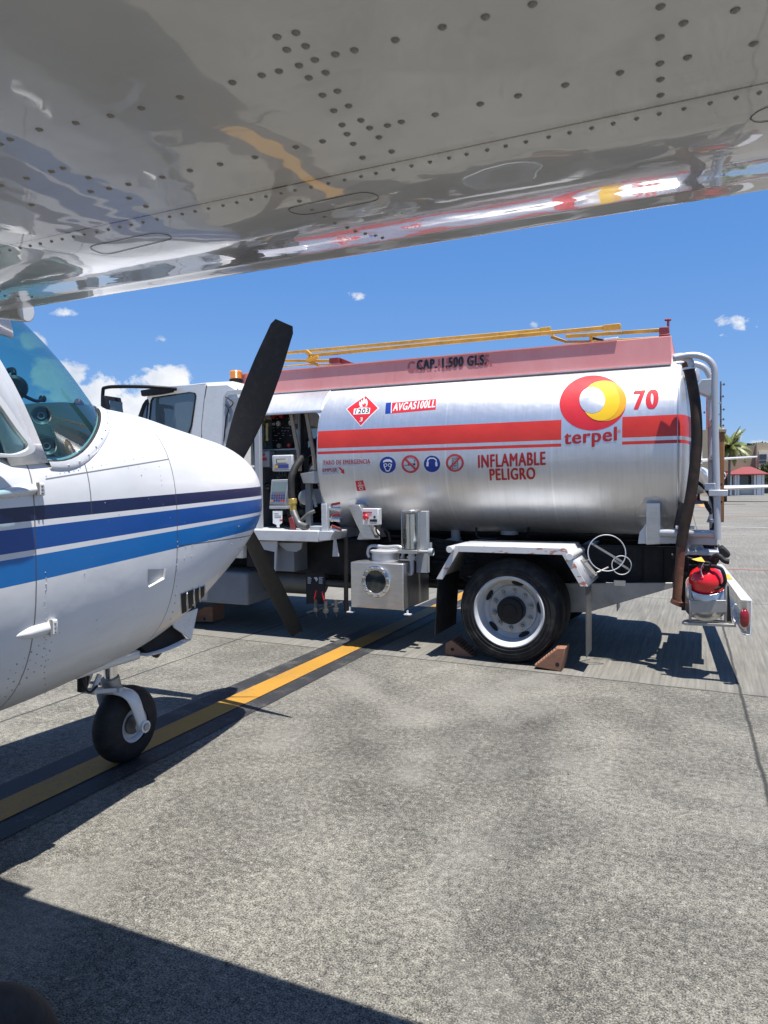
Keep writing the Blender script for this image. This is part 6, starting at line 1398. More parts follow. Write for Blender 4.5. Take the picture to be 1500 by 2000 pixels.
for pts in ([(1404, 1072), (1412, 1067), (1428, 1083), (1422, 1091), (1404, 1086)],):
    q = MB(); q.prism([at(x, y, Y=6.05) for x, y in pts], (0, 0.2, 0)); q.build('rubber_stop', 'black_rubber', truck, bevel=0.012)
q = MB(); q.tube([at(1390, 1092, Y=5.75), at(1402, 1085, Y=5.72), at(1415, 1095, Y=5.7), at(1424, 1097, Y=5.7)], 0.02, 10, smooth=5); q.tube([at(1362, 1094, Y=5.8), at(1385, 1090, Y=5.8), at(1400, 1096, Y=5.75)], 0.022, 10, smooth=5); q.build('grab_handle', 'black_rubber', truck)
# bumper bar running across the rear
n_t, n_b = at(1469, 1172, Y=5.60), at(1469, 1242, Y=5.60); f_t = at(1411, 1102, Z=n_t.z)
d = (f_t - n_t); d.z = 0; L_ = d.length; d.normalize(); sd = Vector((d.y, -d.x, 0))
if sd.x > 0: sd = -sd
hb = n_t.z - n_b.z; wb = n_t.x - at(1447, 1172, Y=5.60).x
q = MB()
def bp(a, b_, z): return n_t + d * a + sd * b_ + Vector((0, 0, z))
q.poly_faces([[bp(a, 0, 0), bp(a, wb, 0), bp(a, wb, -0.008), bp(a, 0.012, -0.008), bp(a, 0.012, -hb + 0.008), bp(a, wb * 0.75, -hb + 0.008), bp(a, wb * 0.75, -hb), bp(a, 0, -hb)] for a in (0, L_)])
bump_ = q.build('rear_bumper', 'white_paint', truck, bevel=0.003)
q = MB(); q.poly_faces([[bp(a, b_, z) for a, b_, z in ((0.02, 0.03, -0.02), (0.02, wb * 0.9, -0.02), (0.05, wb * 1.1, -0.19), (0.02, 0.03, -hb + 0.02))], [bp(a, b_, z) for a, b_, z in ((0.03, 0.03, -0.02), (0.03, wb * 0.9, -0.02), (0.06, wb * 1.1, -0.19), (0.03, 0.03, -hb + 0.02))]]); q.build('light_plate', 'steel', bump_)
lc_ = at(1454, 1207, Y=5.60); q = MB(); rows = []
for k, (rr, off) in enumerate(((1.0, 0.0), (1.0, 0.022), (0.85, 0.034), (0.3, 0.038))):
    rows.append([lc_ + Vector((0.030 * rr * math.cos(u), -off - 0.004, 0.064 * rr * math.copysign(abs(math.sin(u)) ** 0.6, math.sin(u)))) for u in [2 * math.pi * j / 24 for j in range(24)]])
q.poly_faces(rows); q.build('tail_light', 'lens_red', bump_, sharp=60)
a1, a2 = at(1417, 1121, Z=n_t.z + 0.003), at(1428, 1131, Z=n_t.z + 0.003)
q = MB(); y_a, y_b = (a1 - n_t).dot(d), (a2 - n_t).dot(d); q.prism([bp(y_a, 0.02, 0.002), bp(y_a, wb - 0.01, 0.002), bp(y_b, wb - 0.01, 0.002), bp(y_b, 0.02, 0.002)], (0, 0, 0.002)); q.build('reflector', 'box_yellow', bump_)
q = MB(); q.tube([at(1437, 1180, Y=5.63), at(1430, 1195, Y=5.65), at(1432, 1210, Y=5.65), at(1441, 1218, Y=5.63)], 0.008, 8, smooth=6); q.build('light_cable', 'pale_grey_paint', bump_)
# extinguisher cradle
ec = at(1378, 1150, Y=5.74); ax = Vector((0.02, -0.50, 0.86)).normalized()
q = MB(); q.lathe([(0.135, -0.02), (0.135, -0.26), (0.08, -0.28), (0.0001, -0.28)], ec + ax * 0.07, ax, 40); cr = q.build('extinguisher_cradle', 'steel', truck, solid=0.006)
q = MB()
for x in (1348, 1417): q.tube([at(x, 1140, Y=5.64), at(x + 0.5, 1180, Y=5.64), at(x, 1214, Y=5.66)], 0.010, 8)
q.bar(at(1346, 1184, Y=5.635), at(1419, 1184, Y=5.635), 0.02, 0.09); q.bar(at(1336, 1217, Y=5.66), at(1437, 1221, Y=5.66), 0.05, 0.022); q.bar(at(1340, 1213, Y=5.9), at(1430, 1214, Y=5.9), 0.05, 0.02); q.bar(at(1336, 1217, Y=5.68), at(1340, 1213, Y=5.9), 0.03, 0.02); q.build('cradle_frame', 'dull_steel', cr, bevel=0.003)
q = MB(); q.bar(at(1419, 1145, Y=5.85), at(1424, 1212, Y=5.85), 0.03, 0.05, up=(0, 1, 0)); q.bar(at(1338, 1085, Y=5.95), at(1338, 1190, Y=5.95), 0.05, 0.12, up=(0, 1, 0)); q.build('cradle_bracket', 'black_frame', cr)
# ================================================================== LOOSE THINGS ROUND THE TRUCK
# fire extinguisher lying in its cradle
ext = thing('fire_extinguisher', tuple(ec), 'red fire extinguisher with yellow tag in the steel cradle behind the truck', 'fire extinguisher')
q = MB(); q.lathe([(0.0001, -0.18), (0.10, -0.17), (0.118, -0.14), (0.118, 0.06), (0.108, 0.10), (0.08, 0.128), (0.045, 0.143), (0.03, 0.15), (0.0001, 0.15)], ec + ax * 0.03, ax, 40); body = q.build('body', 'ext_red', ext, sharp=60)
top = ec + ax * 0.18
q = MB(); q.cyl(top - ax * 0.01, top + ax * 0.055, 0.028, n=20); q.cyl(top + ax * 0.03, top + ax * 0.03 + Vector((0.06, -0.01, 0)), 0.014, n=12); q.build('valve_head', 'black_plastic', ext)
q = MB(); q.bar(top + ax * 0.05 + Vector((0.03, 0, 0)), top + ax * 0.075 + Vector((-0.13, 0.01, 0.02)), 0.028, 0.014); q.bar(top + ax * 0.035 + Vector((0.02, 0, 0)), top + ax * 0.035 + Vector((-0.12, -0.01, 0.0)), 0.028, 0.012); q.build('lever', 'black_plastic', ext, bevel=0.004)
q = MB(); q.tube([top + ax * 0.03 + Vector((0.05, 0, 0)), top + ax * 0.02 + Vector((0.10, -0.02, -0.01)), top - ax * 0.07 + Vector((0.125, -0.06, -0.01)), top - ax * 0.13 + Vector((0.11, -0.08, 0)), top - ax * 0.16 + Vector((0.06, -0.11, 0))], 0.013, 10, smooth=6); q.build('hose', 'black_rubber', ext)
q = MB(); q.prism([top + ax * 0.085 + Vector((-0.10, 0, 0.0)), top + ax * 0.092 + Vector((-0.035, 0.02, 0.01)), top + ax * 0.08 + Vector((-0.01, -0.035, -0.01)), top + ax * 0.078 + Vector((-0.06, -0.02, -0.005))], (0, 0, 0.002)); q.build('tag', 'box_yellow', ext)
q = MB(); q.tube([top + ax * 0.06 + Vector((-0.02, -0.03, 0)), top + ax * 0.0 + Vector((-0.035, -0.06, 0)), top - ax * 0.06 + Vector((-0.02, -0.09, 0))], 0.003, 6, smooth=5); q.build('safety_seal', 'decal_white', ext)
q = MB(); p = top + Vector((-0.035, -0.035, 0)) + ax * 0.02; q.lathe([(0.02, 0), (0.02, 0.012), (0.0001, 0.014)], p, Vector((-0.3, -0.8, 0.5)), 18); q.build('pressure_gauge', 'dark_red', ext)
# wheel chocks
def chock(px_pts, ynear, depth, lab):
    P_ = [at(x, y, Y=ynear) for x, y in px_pts]
    zmin = min(p.z for p in P_)
    for p in P_: p.z = max(0.0, p.z - zmin)
    c = sum(P_, Vector()) / len(P_); t = thing('wheel_chock', (c.x, ynear + depth / 2, 0), lab, 'wheel chock', 'wheel chocks at the truck tyres')
    q = MB(); q.prism(P_, (0, depth, 0)); b_ = q.build('block', 'chock_rubber', t, bevel=0.006)
    a, d_ = P_[0], P_[1]
    q = MB(); n = 9
    hyp = [(i, j) for i, j in ((0, 1),)][0]
    for k in range(n):
        p = P_[0].lerp(P_[1], (k + 0.5) / n); up_ = Vector((-(P_[1].z - P_[0].z), 0, P_[1].x - P_[0].x)).normalized()
        if up_.z < 0: up_ = -up_
        q.bar(p + Vector((0, 0.012, 0)) + up_ * 0.002, p + Vector((0, depth - 0.012, 0)) + up_ * 0.002, 0.014, 0.010)
    q.build('tread', 'chock_rubber', t, bevel=0.002)
    q = MB(); hx = P_[2].lerp(P_[3], 0.5) if len(P_) > 3 else P_[2]; hc = Vector((P_[0].x * 0.25 + P_[2].x * 0.75, ynear - 0.001, 0.055)); q.lathe([(0.016, 0), (0.0001, 0.001)], hc, (0, -1, 0), 20); q.build('rope_hole', 'dark_void', t)
    return t
chock([(1043, 1298), (1088, 1262), (1104, 1262), (1100, 1310)][:3] + [(1096, 1308)], 5.52, 0.20, 'brown rubber wheel chock wedged behind the rear tyre of the tank truck')
chock([(925, 1284), (881, 1249), (870, 1256), (868, 1279)], 5.70, 0.20, 'brown rubber wheel chock in shade in front of the rear tyre')
chock([(352, 1210), (400, 1180), (415, 1180), (415, 1210)], 6.06, 0.20, 'rusty brown wheel chock beneath the cab, beyond the aircraft nose')
# plank strapped behind the ladder
p0_, p1_ = at(1404, 844, Y=6.05), at(1414, 1020, Y=6.05)
pk = thing('wooden_plank', (p0_.x, 6.1, p1_.z), 'long brown wooden plank standing upright behind the truck ladder', 'plank')
q = MB(); q.box(p0_.x, p1_.x, 6.05, 6.30, p1_.z, p0_.z); q.build('board', 'wood', pk, bevel=0.006)
q = MB()
for y in (946, 980):
    p = at(1409, y, Y=6.05); q.lathe([(0.008, 0.001), (0.0001, 0.002)], p, (0, -1, 0), 14)
q.build('bolt_hole', 'dark_void', pk)
q = MB(); q.box(p0_.x + 0.004, p1_.x + 0.012, 6.04, 6.31, p0_.z, p0_.z + 0.02); q.build('end_cap', 'strap_brown', pk)

# ================================================================== BEYOND THE TRUCK
def D(px, py, Y): return at(px, py, Y=Y)
# business jet seen from behind
JY = 58.0
jc = D(1364, 938, JY); jet = thing('business_jet', (jc.x, JY, 0), 'white twin-engine jet with a high tail, parked tail-on beyond the truck', 'aircraft')
jr = (D(1392, 935, JY).x - D(1334, 935, JY).x) / 2
gz = 0
q = MB(); secs = []
for y, k, dz in ((-4.0, 0.16, 0.35), (-3.0, 0.4, 0.22), (-1.5, 0.75, 0.08), (0, 1.0, 0), (6, 1.0, 0), (8, 0.8, -0.1), (9.5, 0.4, -0.25), (10.2, 0.08, -0.35)):
    secs.append([Vector((jc.x + jr * k * math.cos(u), JY + y, jc.z + dz * jr * 2.0 + jr * k * math.sin(u))) for u in [2 * math.pi * i / 32 for i in range(32)]])
q.poly_faces(secs); q.build('fuselage', 'jet_white', jet, sharp=60)
q = MB(); p = Vector((jc.x, JY - 4.01, jc.z + 0.7 * jr)); q.lathe([(jr * 0.13, 0), (0.001, 0.01)], p, (0, -1, 0), 20); q.build('tail_vent', 'dark_void', jet)
fb, ft = D(1367, 895, JY - 3), D(1367, 790, JY - 3.5); fw_ = 0.16
q = MB(); q.poly_faces([[Vector((fb.x + a * k, y0 + b_ * L2, z)) for a, b_ in ((-1, 0), (-1, 1), (0, 1.15), (1, 1), (1, 0), (0, -0.05))] for z, y0, L2, k in ((fb.z - 0.3, JY - 3.4, 3.6, 0.16), (ft.z, JY - 4.4, 1.6, 0.10))]); q.build('tail_fin', 'jet_white', jet, bevel=0.02)
hl, hrr = D(1268, 893, JY - 3.6), D(1479, 893, JY - 3.6); hz_ = D(1367, 898, JY - 3.6).z
for sgn, e in ((-1, hl), (1, hrr)):
    q = MB(); q.poly_faces([[Vector((x, JY - 3.9 + yy * c_, z + tt)) for yy, tt in ((0, 0), (0.3, 0.07 * c_ * 0.9), (1, 0.02), (0.6, -0.06 * c_))] for x, z, c_ in ((jc.x, D(1367, 899, JY - 3.6).z, 1.7), (jc.x + (e.x - jc.x) * (1.0), D(1479, 892, JY - 3.6).z, 0.9))]); q.build('tailplane', 'jet_white', jet, bevel=0.02)
for sgn in (-1, 1):
    ec_ = D(1367 + sgn * 41, 929, JY - 1); rr = (D(1419, 929, JY).x - D(1408, 929, JY).x) * 0.95
    q = MB(); q.lathe([(rr * 0.75, -0.25), (rr, 0.5), (rr * 1.05, 1.6), (rr * 0.85, 2.6), (rr * 0.7, 2.5)], (ec_.x, JY - 1.5, ec_.z), (0, 1, 0), 28); en = q.build('engine', 'jet_white', jet, sharp=60)
    q = MB(); q.lathe([(rr * 0.73, 0.0), (0.001, 0.01)], (ec_.x, JY - 1.6, ec_.z), (0, -1, 0), 24); q.build('exhaust', 'dark_void', en)
    q = MB(); q.box(min(jc.x + sgn * jr * 0.7, ec_.x), max(jc.x + sgn * jr * 0.7, ec_.x), JY - 0.9, JY + 0.8, ec_.z - 0.12, ec_.z + 0.08); q.build('pylon', 'jet_white', jet)
for sgn in (-1, 1):
    wr, wt = Vector((jc.x + sgn * jr * 0.8, JY + 3, D(1400, 955, JY + 3).z)), Vector((jc.x + sgn * 7.6, JY + 4.0, D(1400, 955, JY + 3).z + 0.22))
    q = MB(); q.poly_faces([[Vector((p.x, p.y + yy * c_, p.z + tt * c_)) for yy, tt in ((0, 0.0), (0.4, 0.08), (1, 0.02), (0.5, -0.05))] for p, c_ in ((wr, 3.2), (wt, 1.2))]); q.build('wing', 'jet_white', jet, bevel=0.02)
    gx_ = jc.x + sgn * 2.0 if sgn > 0 else jc.x - 2.0
    g_ = D(1417, 965, JY + 3); q = MB(); q.cyl((jc.x + sgn * (g_.x - jc.x), JY + 3.6, 0.5), (jc.x + sgn * (g_.x - jc.x), JY + 3.6, wr.z), 0.09, n=10); mg_ = q.build('landing_gear', 'mast_grey', jet)
    q = MB(); q.lathe([(0.05, -0.12), (0.3, -0.12), (0.34, 0), (0.3, 0.12), (0.05, 0.12)], (jc.x + sgn * (g_.x - jc.x), JY + 3.6, 0.33), (1, 0, 0), 20); q.build('tyre', 'black_rubber', mg_)
q = MB(); q.cyl((jc.x, JY + 8.6, 0.4), (jc.x, JY + 8.6, jc.z - jr * 0.6), 0.07, n=10); ng_ = q.build('landing_gear', 'mast_grey', jet)
q = MB(); q.lathe([(0.05, -0.1), (0.26, -0.1), (0.3, 0), (0.26, 0.1), (0.05, 0.1)], (jc.x, JY + 8.6, 0.3), (1, 0, 0), 20); q.build('tyre', 'black_rubber', ng_)
# traffic cone
p = at(1362, 977, Z=0); tc = thing('traffic_cone', tuple(p), 'orange and white traffic cone standing by the tail of the parked jet', 'traffic cone'); k = p.y / 48
q = MB(); q.box(p.x - 0.22 * k, p.x + 0.22 * k, p.y - 0.22 * k, p.y + 0.22 * k, 0, 0.05); q.build('base', 'cone_orange', tc)
q = MB(); q.lathe([(0.17 * k, 0.05), (0.125 * k, 0.25 * k)], p, (0, 0, 1), 20); q.lathe([(0.085 * k, 0.45 * k), (0.03 * k, 0.72 * k), (0.0001, 0.72 * k)], p, (0, 0, 1), 20); q.build('body', 'cone_orange', tc)
q = MB(); q.lathe([(0.126 * k, 0.25 * k), (0.086 * k, 0.45 * k)], p, (0, 0, 1), 20); q.build('band', 'decal_white', tc)
# terminal building
BY = 118.0
t0_, t1_ = D(1230, 845, BY), D(1406, 845, BY)
tb = thing('terminal_building', (D(1440, 960, BY).x, BY, 0), 'long beige terminal building with dark upper windows beyond the apron', 'building')
q = MB(); q.box(t0_.x, t1_.x, BY, BY + 14, 0, t0_.z); q.build('tower_block', 'tower_beige', tb)
x1_, x2_ = D(1476, 870, BY).x, D(1660, 870, BY).x; zt = D(1450, 870, BY).z; zb = D(1450, 886, BY).z
q = MB(); q.box(t1_.x + 0.01, x1_, BY + 1, BY + 14, 0, zt); q.build('wall', 'tower_beige', tb)
q = MB(); q.box(x1_ + 0.01, x2_, BY - 2, BY + 14, 0, zt + 0.2); wl = q.build('wall', 'wall_beige', tb)
q = MB(); q.box(x1_ + 0.3, x2_, BY - 2.35, BY - 2.005, D(1490, 909.5, BY).z, D(1490, 883, BY).z); q.build('window_bay', 'wall_pale', tb)
for i in range(5):
    a, b_ = D(1483 + i * 17.5, 905.5, BY - 2.4), D(1497.5 + i * 17.5, 887, BY - 2.4); q = MB(); q.box(a.x, b_.x, BY - 2.42, BY - 2.36, a.z + 0.55, b_.z); w_ = q.build('window', 'dark_glass', tb)
    q = MB(); q.box(a.x, (a.x * 0.52 + b_.x * 0.48), BY - 2.42, BY - 2.36, a.z, a.z + 0.42); q.box((a.x * 0.48 + b_.x * 0.52), b_.x, BY - 2.42, BY - 2.36, a.z, a.z + 0.42); q.build('lower_pane', 'dark_glass', w_)
q = MB(); q.box(t1_.x, x2_, BY - 6, BY + 0.9, 2.75, 3.2); q.build('canopy', 'roof_red', tb)
q = MB(); q.box(t1_.x + 0.4, x2_, BY + 0.95, BY + 0.99, 0.1, 2.7); q.build('ground_floor_glazing', 'dark_glass', tb)
# pavilion with a hipped red roof
PY = 96.0
e0, e1, ap = D(1414, 925, PY), D(1502, 925, PY), D(1462, 910.5, PY)
pv = thing('pavilion', ((e0.x + e1.x) / 2, PY + 3, 0), 'small open pavilion with a red tiled hip roof and white columns before the terminal', 'pavilion')
q = MB(); dpth = 7.0; ez, az = e1.z, ap.z
base = [Vector((e0.x, PY, ez)), Vector((e1.x, PY, ez)), Vector((e1.x, PY + dpth, ez)), Vector((e0.x, PY + dpth, ez))]; r0_, r1_ = Vector((ap.x - 0.5, PY + dpth / 2, az)), Vector((ap.x + 0.5, PY + dpth / 2, az))
low_ = [b_ - Vector((0, 0, 0.12)) for b_ in base]
q.face([base[0], base[1], r1_, r0_]); q.face([base[1], base[2], r1_]); q.face([base[2], base[3], r0_, r1_]); q.face([base[3], base[0], r0_]); q.poly_faces([low_, base], True, False); q.face(low_); q.build('roof', 'roof_red', pv)
for x in (1427, 1438, 1442, 1476, 1480, 1485, 1491):
    for dy in (0.5, dpth - 0.5):
        p = D(x, 930, PY); q = MB(); q.box(p.x - 0.14, p.x + 0.14, PY + dy - 0.14, PY + dy + 0.14, 0, ez - 0.12); q.build('column', 'decal_white', pv)
q = MB(); q.box(D(1443, 930, PY).x, D(1474, 930, PY).x, PY + dpth - 0.9, PY + dpth - 0.8, 0, ez - 0.2); q.build('back_wall', 'dark_glass', pv)
q = MB(); q.box(D(1425, 930, PY).x, D(1492, 930, PY).x, PY + 0.9, PY + 1.0, 0, 0.9); q.build('low_wall', 'wall_pale', pv)
# yellow container, shrubs, kerb strip of lawn
p0_, p1_ = at(1424, 964, Z=0), at(1434, 964, Z=0); yb = thing('yellow_container', tuple(p0_), 'yellow box standing on the grass edge beside the clipped shrubs', 'container')
q = MB(); hgt = (964 - 953) / FPX * p0_.y * 1.05; q.box(p0_.x, p1_.x, p0_.y, p0_.y + 1.0, 0, hgt); q.build('bin', 'box_yellow', yb, bevel=0.05)
q = MB(); q.box(p0_.x - 0.04, p1_.x + 0.04, p0_.y - 0.04, p0_.y + 1.04, hgt, hgt + 0.08); q.build('lid', 'box_yellow', yb, bevel=0.02)
la = at(1330, 963.5, Z=0); lb_x = at(1484, 963.5, Z=0).x
q = MB(); q.box(la.x, lb_x, la.y + 2, la.y + 12, -0.1, 0.12); tag(q.build('grass_verge', mat('verge', (0.10, 0.12, 0.045), 0.9, var=0.4, scale=1.5), None), kind='structure')
ky0 = at(1340, 966, Z=0)
q = MB(); q.box(la.x, at(1432, 966, Z=0).x, ky0.y, ky0.y + 0.4, 0, 0.12); tag(q.build('kerb', 'line_orange', None), kind='structure')

def leaf_ball(bm, c, rad, n, size, seed, squash=0.8):
    rnd = random.Random(seed)
    for _ in range(n):
        v = Vector((rnd.gauss(0, 1), rnd.gauss(0, 1), rnd.gauss(0, 1))).normalized() * rad * (rnd.random() ** 0.35); v.z *= squash
        a = Vector((rnd.gauss(0, 1), rnd.gauss(0, 1), rnd.gauss(0, 1))).normalized(); b_ = a.cross(Vector((rnd.gauss(0, 1), rnd.gauss(0, 1), rnd.gauss(0, 1)))).normalized(); s = size * rnd.uniform(0.6, 1.3); p = c + v
        bm.faces.new([bm.verts.new(p + a * s), bm.verts.new(p + b_ * s * 0.5), bm.verts.new(p - a * s), bm.verts.new(p - b_ * s * 0.5)])
for i, (px, w_, lab) in enumerate(((1452, 8, 'round brownish clipped shrub next to the yellow box'), (1472.5, 7.5, 'round brownish clipped shrub at the end of the grass verge'), (1441, 5, 'small green shrub half hidden by the round shrub near the yellow box'))):
    p = at(px, 964, Z=0); rr = w_ / FPX * p.y; sh = thing('shrub', (p.x, p.y + 2.5, 0), lab, 'shrub', 'shrubs along the verge')
    q = MB(); leaf_ball(q.bm, Vector((p.x, p.y + 2.5, rr * 0.85)), rr, 900, rr * 0.14, i, 0.95); q.build('foliage', 'shrub_leaf' if i < 2 else 'leaf', sh)
    q = MB(); q.cyl((p.x, p.y + 2.5, 0), (p.x, p.y + 2.5, rr * 0.6), rr * 0.12, n=8); q.build('stem', 'bark', sh)
# bushy tree by the windows
TY_ = 108.0; c = D(1497, 915, TY_); tr = thing('broadleaf_tree', (c.x, TY_, 0), 'dark green bushy tree between the pavilion roof and the terminal windows', 'tree')
q = MB()
for i, (dx, dz, k) in enumerate(((0, 0, 1.0), (-0.8, -0.3, 0.75), (1.2, 0.2, 0.9), (2.4, -0.2, 0.9), (0.4, -1.3, 0.9), (1.9, -1.5, 0.9))): leaf_ball(q.bm, c + Vector((dx, 0, dz)), 0.95 * k, 420, 0.16, 20 + i)
q.build('crown', 'leaf', tr)
q = MB(); q.tube([(c.x + 0.6, TY_, 0), (c.x + 0.6, TY_, c.z - 1.6), (c.x + 0.4, TY_, c.z)], lambda t: 0.16 - 0.08 * t, 8); q.build('trunk', 'bark', tr)
# coconut palm
def palm(pxb, pyc, Yp, scale, seed, lab, nf=52):
    rnd = random.Random(seed); c = D(pxb, pyc, Yp); b_ = D(pxb - 6, 960, Yp); t = thing('palm_tree', (b_.x, Yp, 0), lab, 'palm tree')
    q = MB(); q.tube([Vector((b_.x, Yp, 0)), Vector((b_.x + 0.1, Yp, c.z * 0.4)), Vector((c.x - 0.15, Yp, c.z * 0.8)), c], lambda k: 0.17 - 0.06 * k, 10, smooth=5); q.build('trunk', 'bark', t)
    q = MB()
    for i in range(nf):
        az = 2 * math.pi * i / nf * 1.618 + rnd.uniform(-.2, .2); el = R(rnd.choice([75, 60, 40, 20, 0, -25]) + rnd.uniform(-8, 8)); L2 = scale * rnd.uniform(0.8, 1.05)
        h = Vector((math.cos(az), math.sin(az), 0)); p = c.copy(); dirv = h * math.cos(el) + Vector((0, 0, math.sin(el))); pts = [p.copy()]
        for k in range(14):
            p = p + dirv * (L2 / 14); dirv = (dirv + Vector((0, 0, -0.085))).normalized(); pts.append(p.copy())
        q.tube(pts, lambda k: 0.03 - 0.022 * k, 4)
        for k in range(1, 15):
            for f2 in (0, 0.5):
                if k == 14 and f2: continue
                pp = pts[k].lerp(pts[min(14, k + 1)], f2); tn = (pts[k] - pts[k - 1]).normalized(); sd_ = tn.cross(Vector((0, 0, 1))).normalized()
                ll = scale * 0.24 * math.sin(math.pi * min(0.97, (k + f2) / 15 * 0.85 + 0.12)) + 0.05
                for sgn in (-1, 1):
                    e = pp + (sd_ * sgn * 0.75 + tn * 0.5 + Vector((0, 0, -0.55 - rnd.random() * 0.3))).normalized() * ll; wv = tn * 0.055 * scale / 2
                    q.bm.faces.new([q.bm.verts.new(pp - wv), q.bm.verts.new(pp + wv), q.bm.verts.new(e)])
    q.build('crown', 'palm_leaf', t)
    return t
palm(1428, 872, 92.0, 2.7, 4, 'tall coconut palm with drooping fronds in front of the terminal wall')
random.seed(5)
for px, rr in ((1474, 1.0), (1489, 1.2), (1461, 0.7)):
    c = D(px, 871, 150); t = thing('distant_tree', (c.x, 150, 0), {1474: 'dark treetop showing over the flat roof, nearer the palm', 1489: 'dark treetop showing over the flat roof at the right', 1461: 'faint small treetop over the roof beside the palm fronds'}[px], 'tree', 'treetops behind the terminal roof')
    q = MB(); leaf_ball(q.bm, c, rr, 240, 0.2, px, 0.7); q.build('crown', 'leaf', t); q = MB(); q.cyl((c.x, 150, 0), tuple(c), 0.2, 0.12, 8); q.build('trunk', 'bark', t)
# radio masts on the terminal roof
def mast(px, ytop, ybase, Yp, m, lab, wpx, dishes):
    a, b_ = D(px, ybase, Yp), D(px, ytop, Yp); t = thing('radio_mast', tuple(a), lab, 'radio mast'); w_ = wpx / FPX * Yp; q = MB(); H_ = b_.z - a.z
    legs = [Vector((w_ / 2 * math.cos(u), w_ / 2 * math.sin(u), 0)) for u in (0.3, 2.4, 4.5)]
    for l in legs: q.tube([a + l, b_ + l * 0.6], 0.07, 5)
    n = 26
    for k in range(n):
        z0, z1 = a + Vector((0, 0, H_ * k / n)), a + Vector((0, 0, H_ * (k + 1) / n))
        for i in range(3): q.tube([z0 + legs[i], z1 + legs[(i + 1) % 3]], 0.022, 4); q.tube([z0 + legs[i], z0 + legs[(i + 1) % 3]], 0.022, 4)
    q.build('lattice', m, t)
    for i, (k, side) in enumerate(dishes):
        p = a + Vector((side * (w_ * 0.5 + 0.25 * random.random()), -0.3, H_ * k)); q = MB(); q.lathe([(0.02, 0), (0.16, 0.05), (0.20, 0.12), (0.17, 0.11), (0.0001, 0.04)], p, (side * 0.6, -0.6, 0), 14); q.bar(p, a + Vector((0, 0, H_ * k)), 0.07, 0.07); q.build('antenna', m if i % 3 else 'jet_white', t)
mast(1407.5, 745, 846, BY + 4, 'mast_grey', 'dark lattice radio mast with small antennas on the terminal roof beside the ladder', 2.2, [(0.10, 1), (0.14, 1), (0.26, 1), (0.2, -1), (0.36, -1), (0.45, 1), (0.58, -1), (0.70, 1), (0.93, 1)])
mast(1380.5, 742, 848, BY + 6, 'mast_red', 'faded red and white lattice mast between the tank and the ladder', 1.6, [(0.08, 1), (0.4, -1), (0.62, 1)])
# ================================================================== LIGHT, SKY, CAMERA
SUN_TO = Vector((0.20, -0.13, 1.0)).normalized()
sun = bpy.data.lights.new('sun', 'SUN'); sun.energy = 5.0; sun.angle = R(0.53); sun.color = (1.0, 0.965, 0.91)
so = bpy.data.objects.new('sun', sun); COL.objects.link(so); so.rotation_euler = SUN_TO.to_track_quat('Z', 'Y').to_euler(); so.location = (4, -4, 12)

w = bpy.data.worlds.new('World'); scene.world = w; w.use_nodes = True
nt = w.node_tree; bg = nt.nodes['Background']
sky = nt.nodes.new('ShaderNodeTexSky'); sky.sky_type = 'NISHITA'; sky.sun_disc = False
sky.sun_elevation = math.asin(SUN_TO.z); sky.sun_rotation = math.atan2(SUN_TO.x, SUN_TO.y)
sky.air_density = 1.0; sky.dust_density = 0.0; sky.ozone_density = 3.0
hs = nt.nodes.new('ShaderNodeHueSaturation'); hs.inputs['Hue'].default_value = 0.505; hs.inputs['Saturation'].default_value = 1.12; hs.inputs['Value'].default_value = 1.12
link(nt, sky.outputs[0], hs.inputs['Color'])
gen = nt.nodes.new('ShaderNodeTexCoord').outputs['Generated']
def dotp(v):
    n = nt.nodes.new('ShaderNodeVectorMath'); n.operation = 'DOT_PRODUCT'; link(nt, gen, n.inputs[0]); n.inputs[1].default_value = tuple(v); return n.outputs['Value']
nz = noise(nt, 16, 9, 0.62, vec=gen, dist=0.3, stretch=(1, 1, 1.5)); nz2 = noise(nt, 44, 6, 0.6, vec=gen); nsh = noise(nt, 9, 5, 0.6, vec=gen)
mask = None
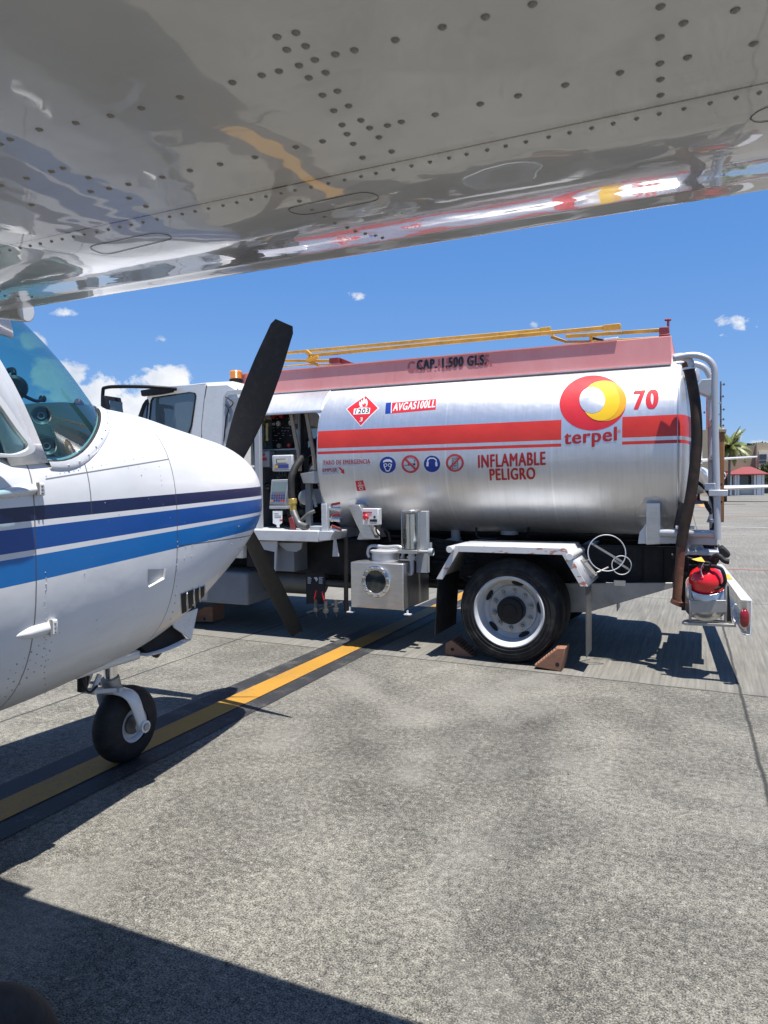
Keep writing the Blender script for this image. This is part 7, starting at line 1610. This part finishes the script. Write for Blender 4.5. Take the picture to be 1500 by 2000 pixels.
# pixel centre, angular half sizes in pixels, density
CLOUDS = [((110, 735), 75, 45, 1.0), ((205, 765), 62, 48, 1.0), ((320, 745), 75, 45, 1.0), ((250, 790), 120, 45, 0.95), ((360, 775), 80, 38, 0.8), ((70, 665), 38, 22, 0.72),
          ((316, 662), 40, 18, 0.56), ((702, 581), 30, 14, 0.52), ((1440, 629), 66, 22, 0.62), ((125, 613), 60, 16, 0.6), ((1045, 634), 18, 12, 0.55), ((1408, 655), 20, 10, 0.55),
          ((-250, 720), 240, 70, 1.0), ((-120, 480), 200, 90, 0.75), ((1490, 865), 60, 12, 0.6), ((-600, 500), 260, 120, 0.9), ((-700, 800), 300, 70, 1.0), ((2300, 780), 200, 60, 0.8), ((1900, 860), 200, 30, 0.7)]
for (px, py), rx, ry, dens in CLOUDS:
    c = direction(px, py).normalized(); t1 = CR - c * CR.dot(c); t1.normalize(); t2 = c.cross(t1)
    k = 1.0 / FPX / math.sqrt(1 + ((px - 750) ** 2 + (py - 1000) ** 2) / FPX ** 2)
    a = math_node(nt, 'DIVIDE', dotp(t1), rx * k * 1.35); b_ = math_node(nt, 'DIVIDE', dotp(t2), ry * k * 1.35)
    d = math_node(nt, 'SQRT', math_node(nt, 'ADD', math_node(nt, 'MULTIPLY', a, a), math_node(nt, 'MULTIPLY', b_, b_)))
    q = math_node(nt, 'MULTIPLY', math_node(nt, 'SUBTRACT', 1.0, d, True), dens)
    q = math_node(nt, 'MULTIPLY', q, math_node(nt, 'GREATER_THAN', dotp(c), 0.0))
    mask = q if mask is None else math_node(nt, 'MAXIMUM', mask, q)
dn = math_node(nt, 'ADD', math_node(nt, 'MULTIPLY', nz, 1.25), math_node(nt, 'MULTIPLY', nz2, 0.35))
dens_ = ramp(nt, math_node(nt, 'ADD', math_node(nt, 'MULTIPLY', mask, 0.62), dn), 1.05, 1.18)
dens_ = math_node(nt, 'MULTIPLY', dens_, math_node(nt, 'GREATER_THAN', mask, 0.0), True)
dens_ = math_node(nt, 'MULTIPLY', dens_, ramp(nt, mask, 0.0, 0.12), True)
gz_ = nt.nodes.new('ShaderNodeSeparateXYZ'); link(nt, gen, gz_.inputs[0])
blue = mix_col(nt, ramp(nt, gz_.outputs[2], 0.0, 0.30), (1.95, 3.7, 7.2), (0.95, 2.75, 6.8))
blue = mix_col(nt, ramp(nt, gz_.outputs[2], 0.30, 0.85), blue, (0.45, 1.5, 4.6))
skyc = mix_col(nt, 0.72, hs.outputs[0], blue)
ccol = mix_col(nt, ramp(nt, nsh, 0.38, 0.62), (5.4, 6.0, 7.0), (8.8, 8.9, 9.1))
link(nt, mix_col(nt, math_node(nt, 'MULTIPLY', dens_, 0.95), skyc, ccol), bg.inputs['Color'])
bg.inputs['Strength'].default_value = 0.067

cam = bpy.data.cameras.new('camera'); co = bpy.data.objects.new('camera', cam); COL.objects.link(co)
cam.sensor_fit = 'VERTICAL'; cam.sensor_height = 36.0; cam.sensor_width = 27.0; cam.lens = 36.0 * FPX / 2000.0
cam.clip_start = 0.02; cam.clip_end = 6000
mw = Matrix((CR, CU, -CF)).transposed().to_4x4(); mw.translation = EYEP; co.matrix_world = mw
scene.camera = co
scene.view_settings.view_transform = 'Standard'; scene.view_settings.look = 'None'; scene.view_settings.gamma = 1.0
scene.view_settings.exposure = 0.80
scene.view_settings.use_curve_mapping = False
scene.cycles.max_bounces = 10; scene.cycles.transparent_max_bounces = 12; scene.cycles.glossy_bounces = 6
scene.render.film_transparent = False
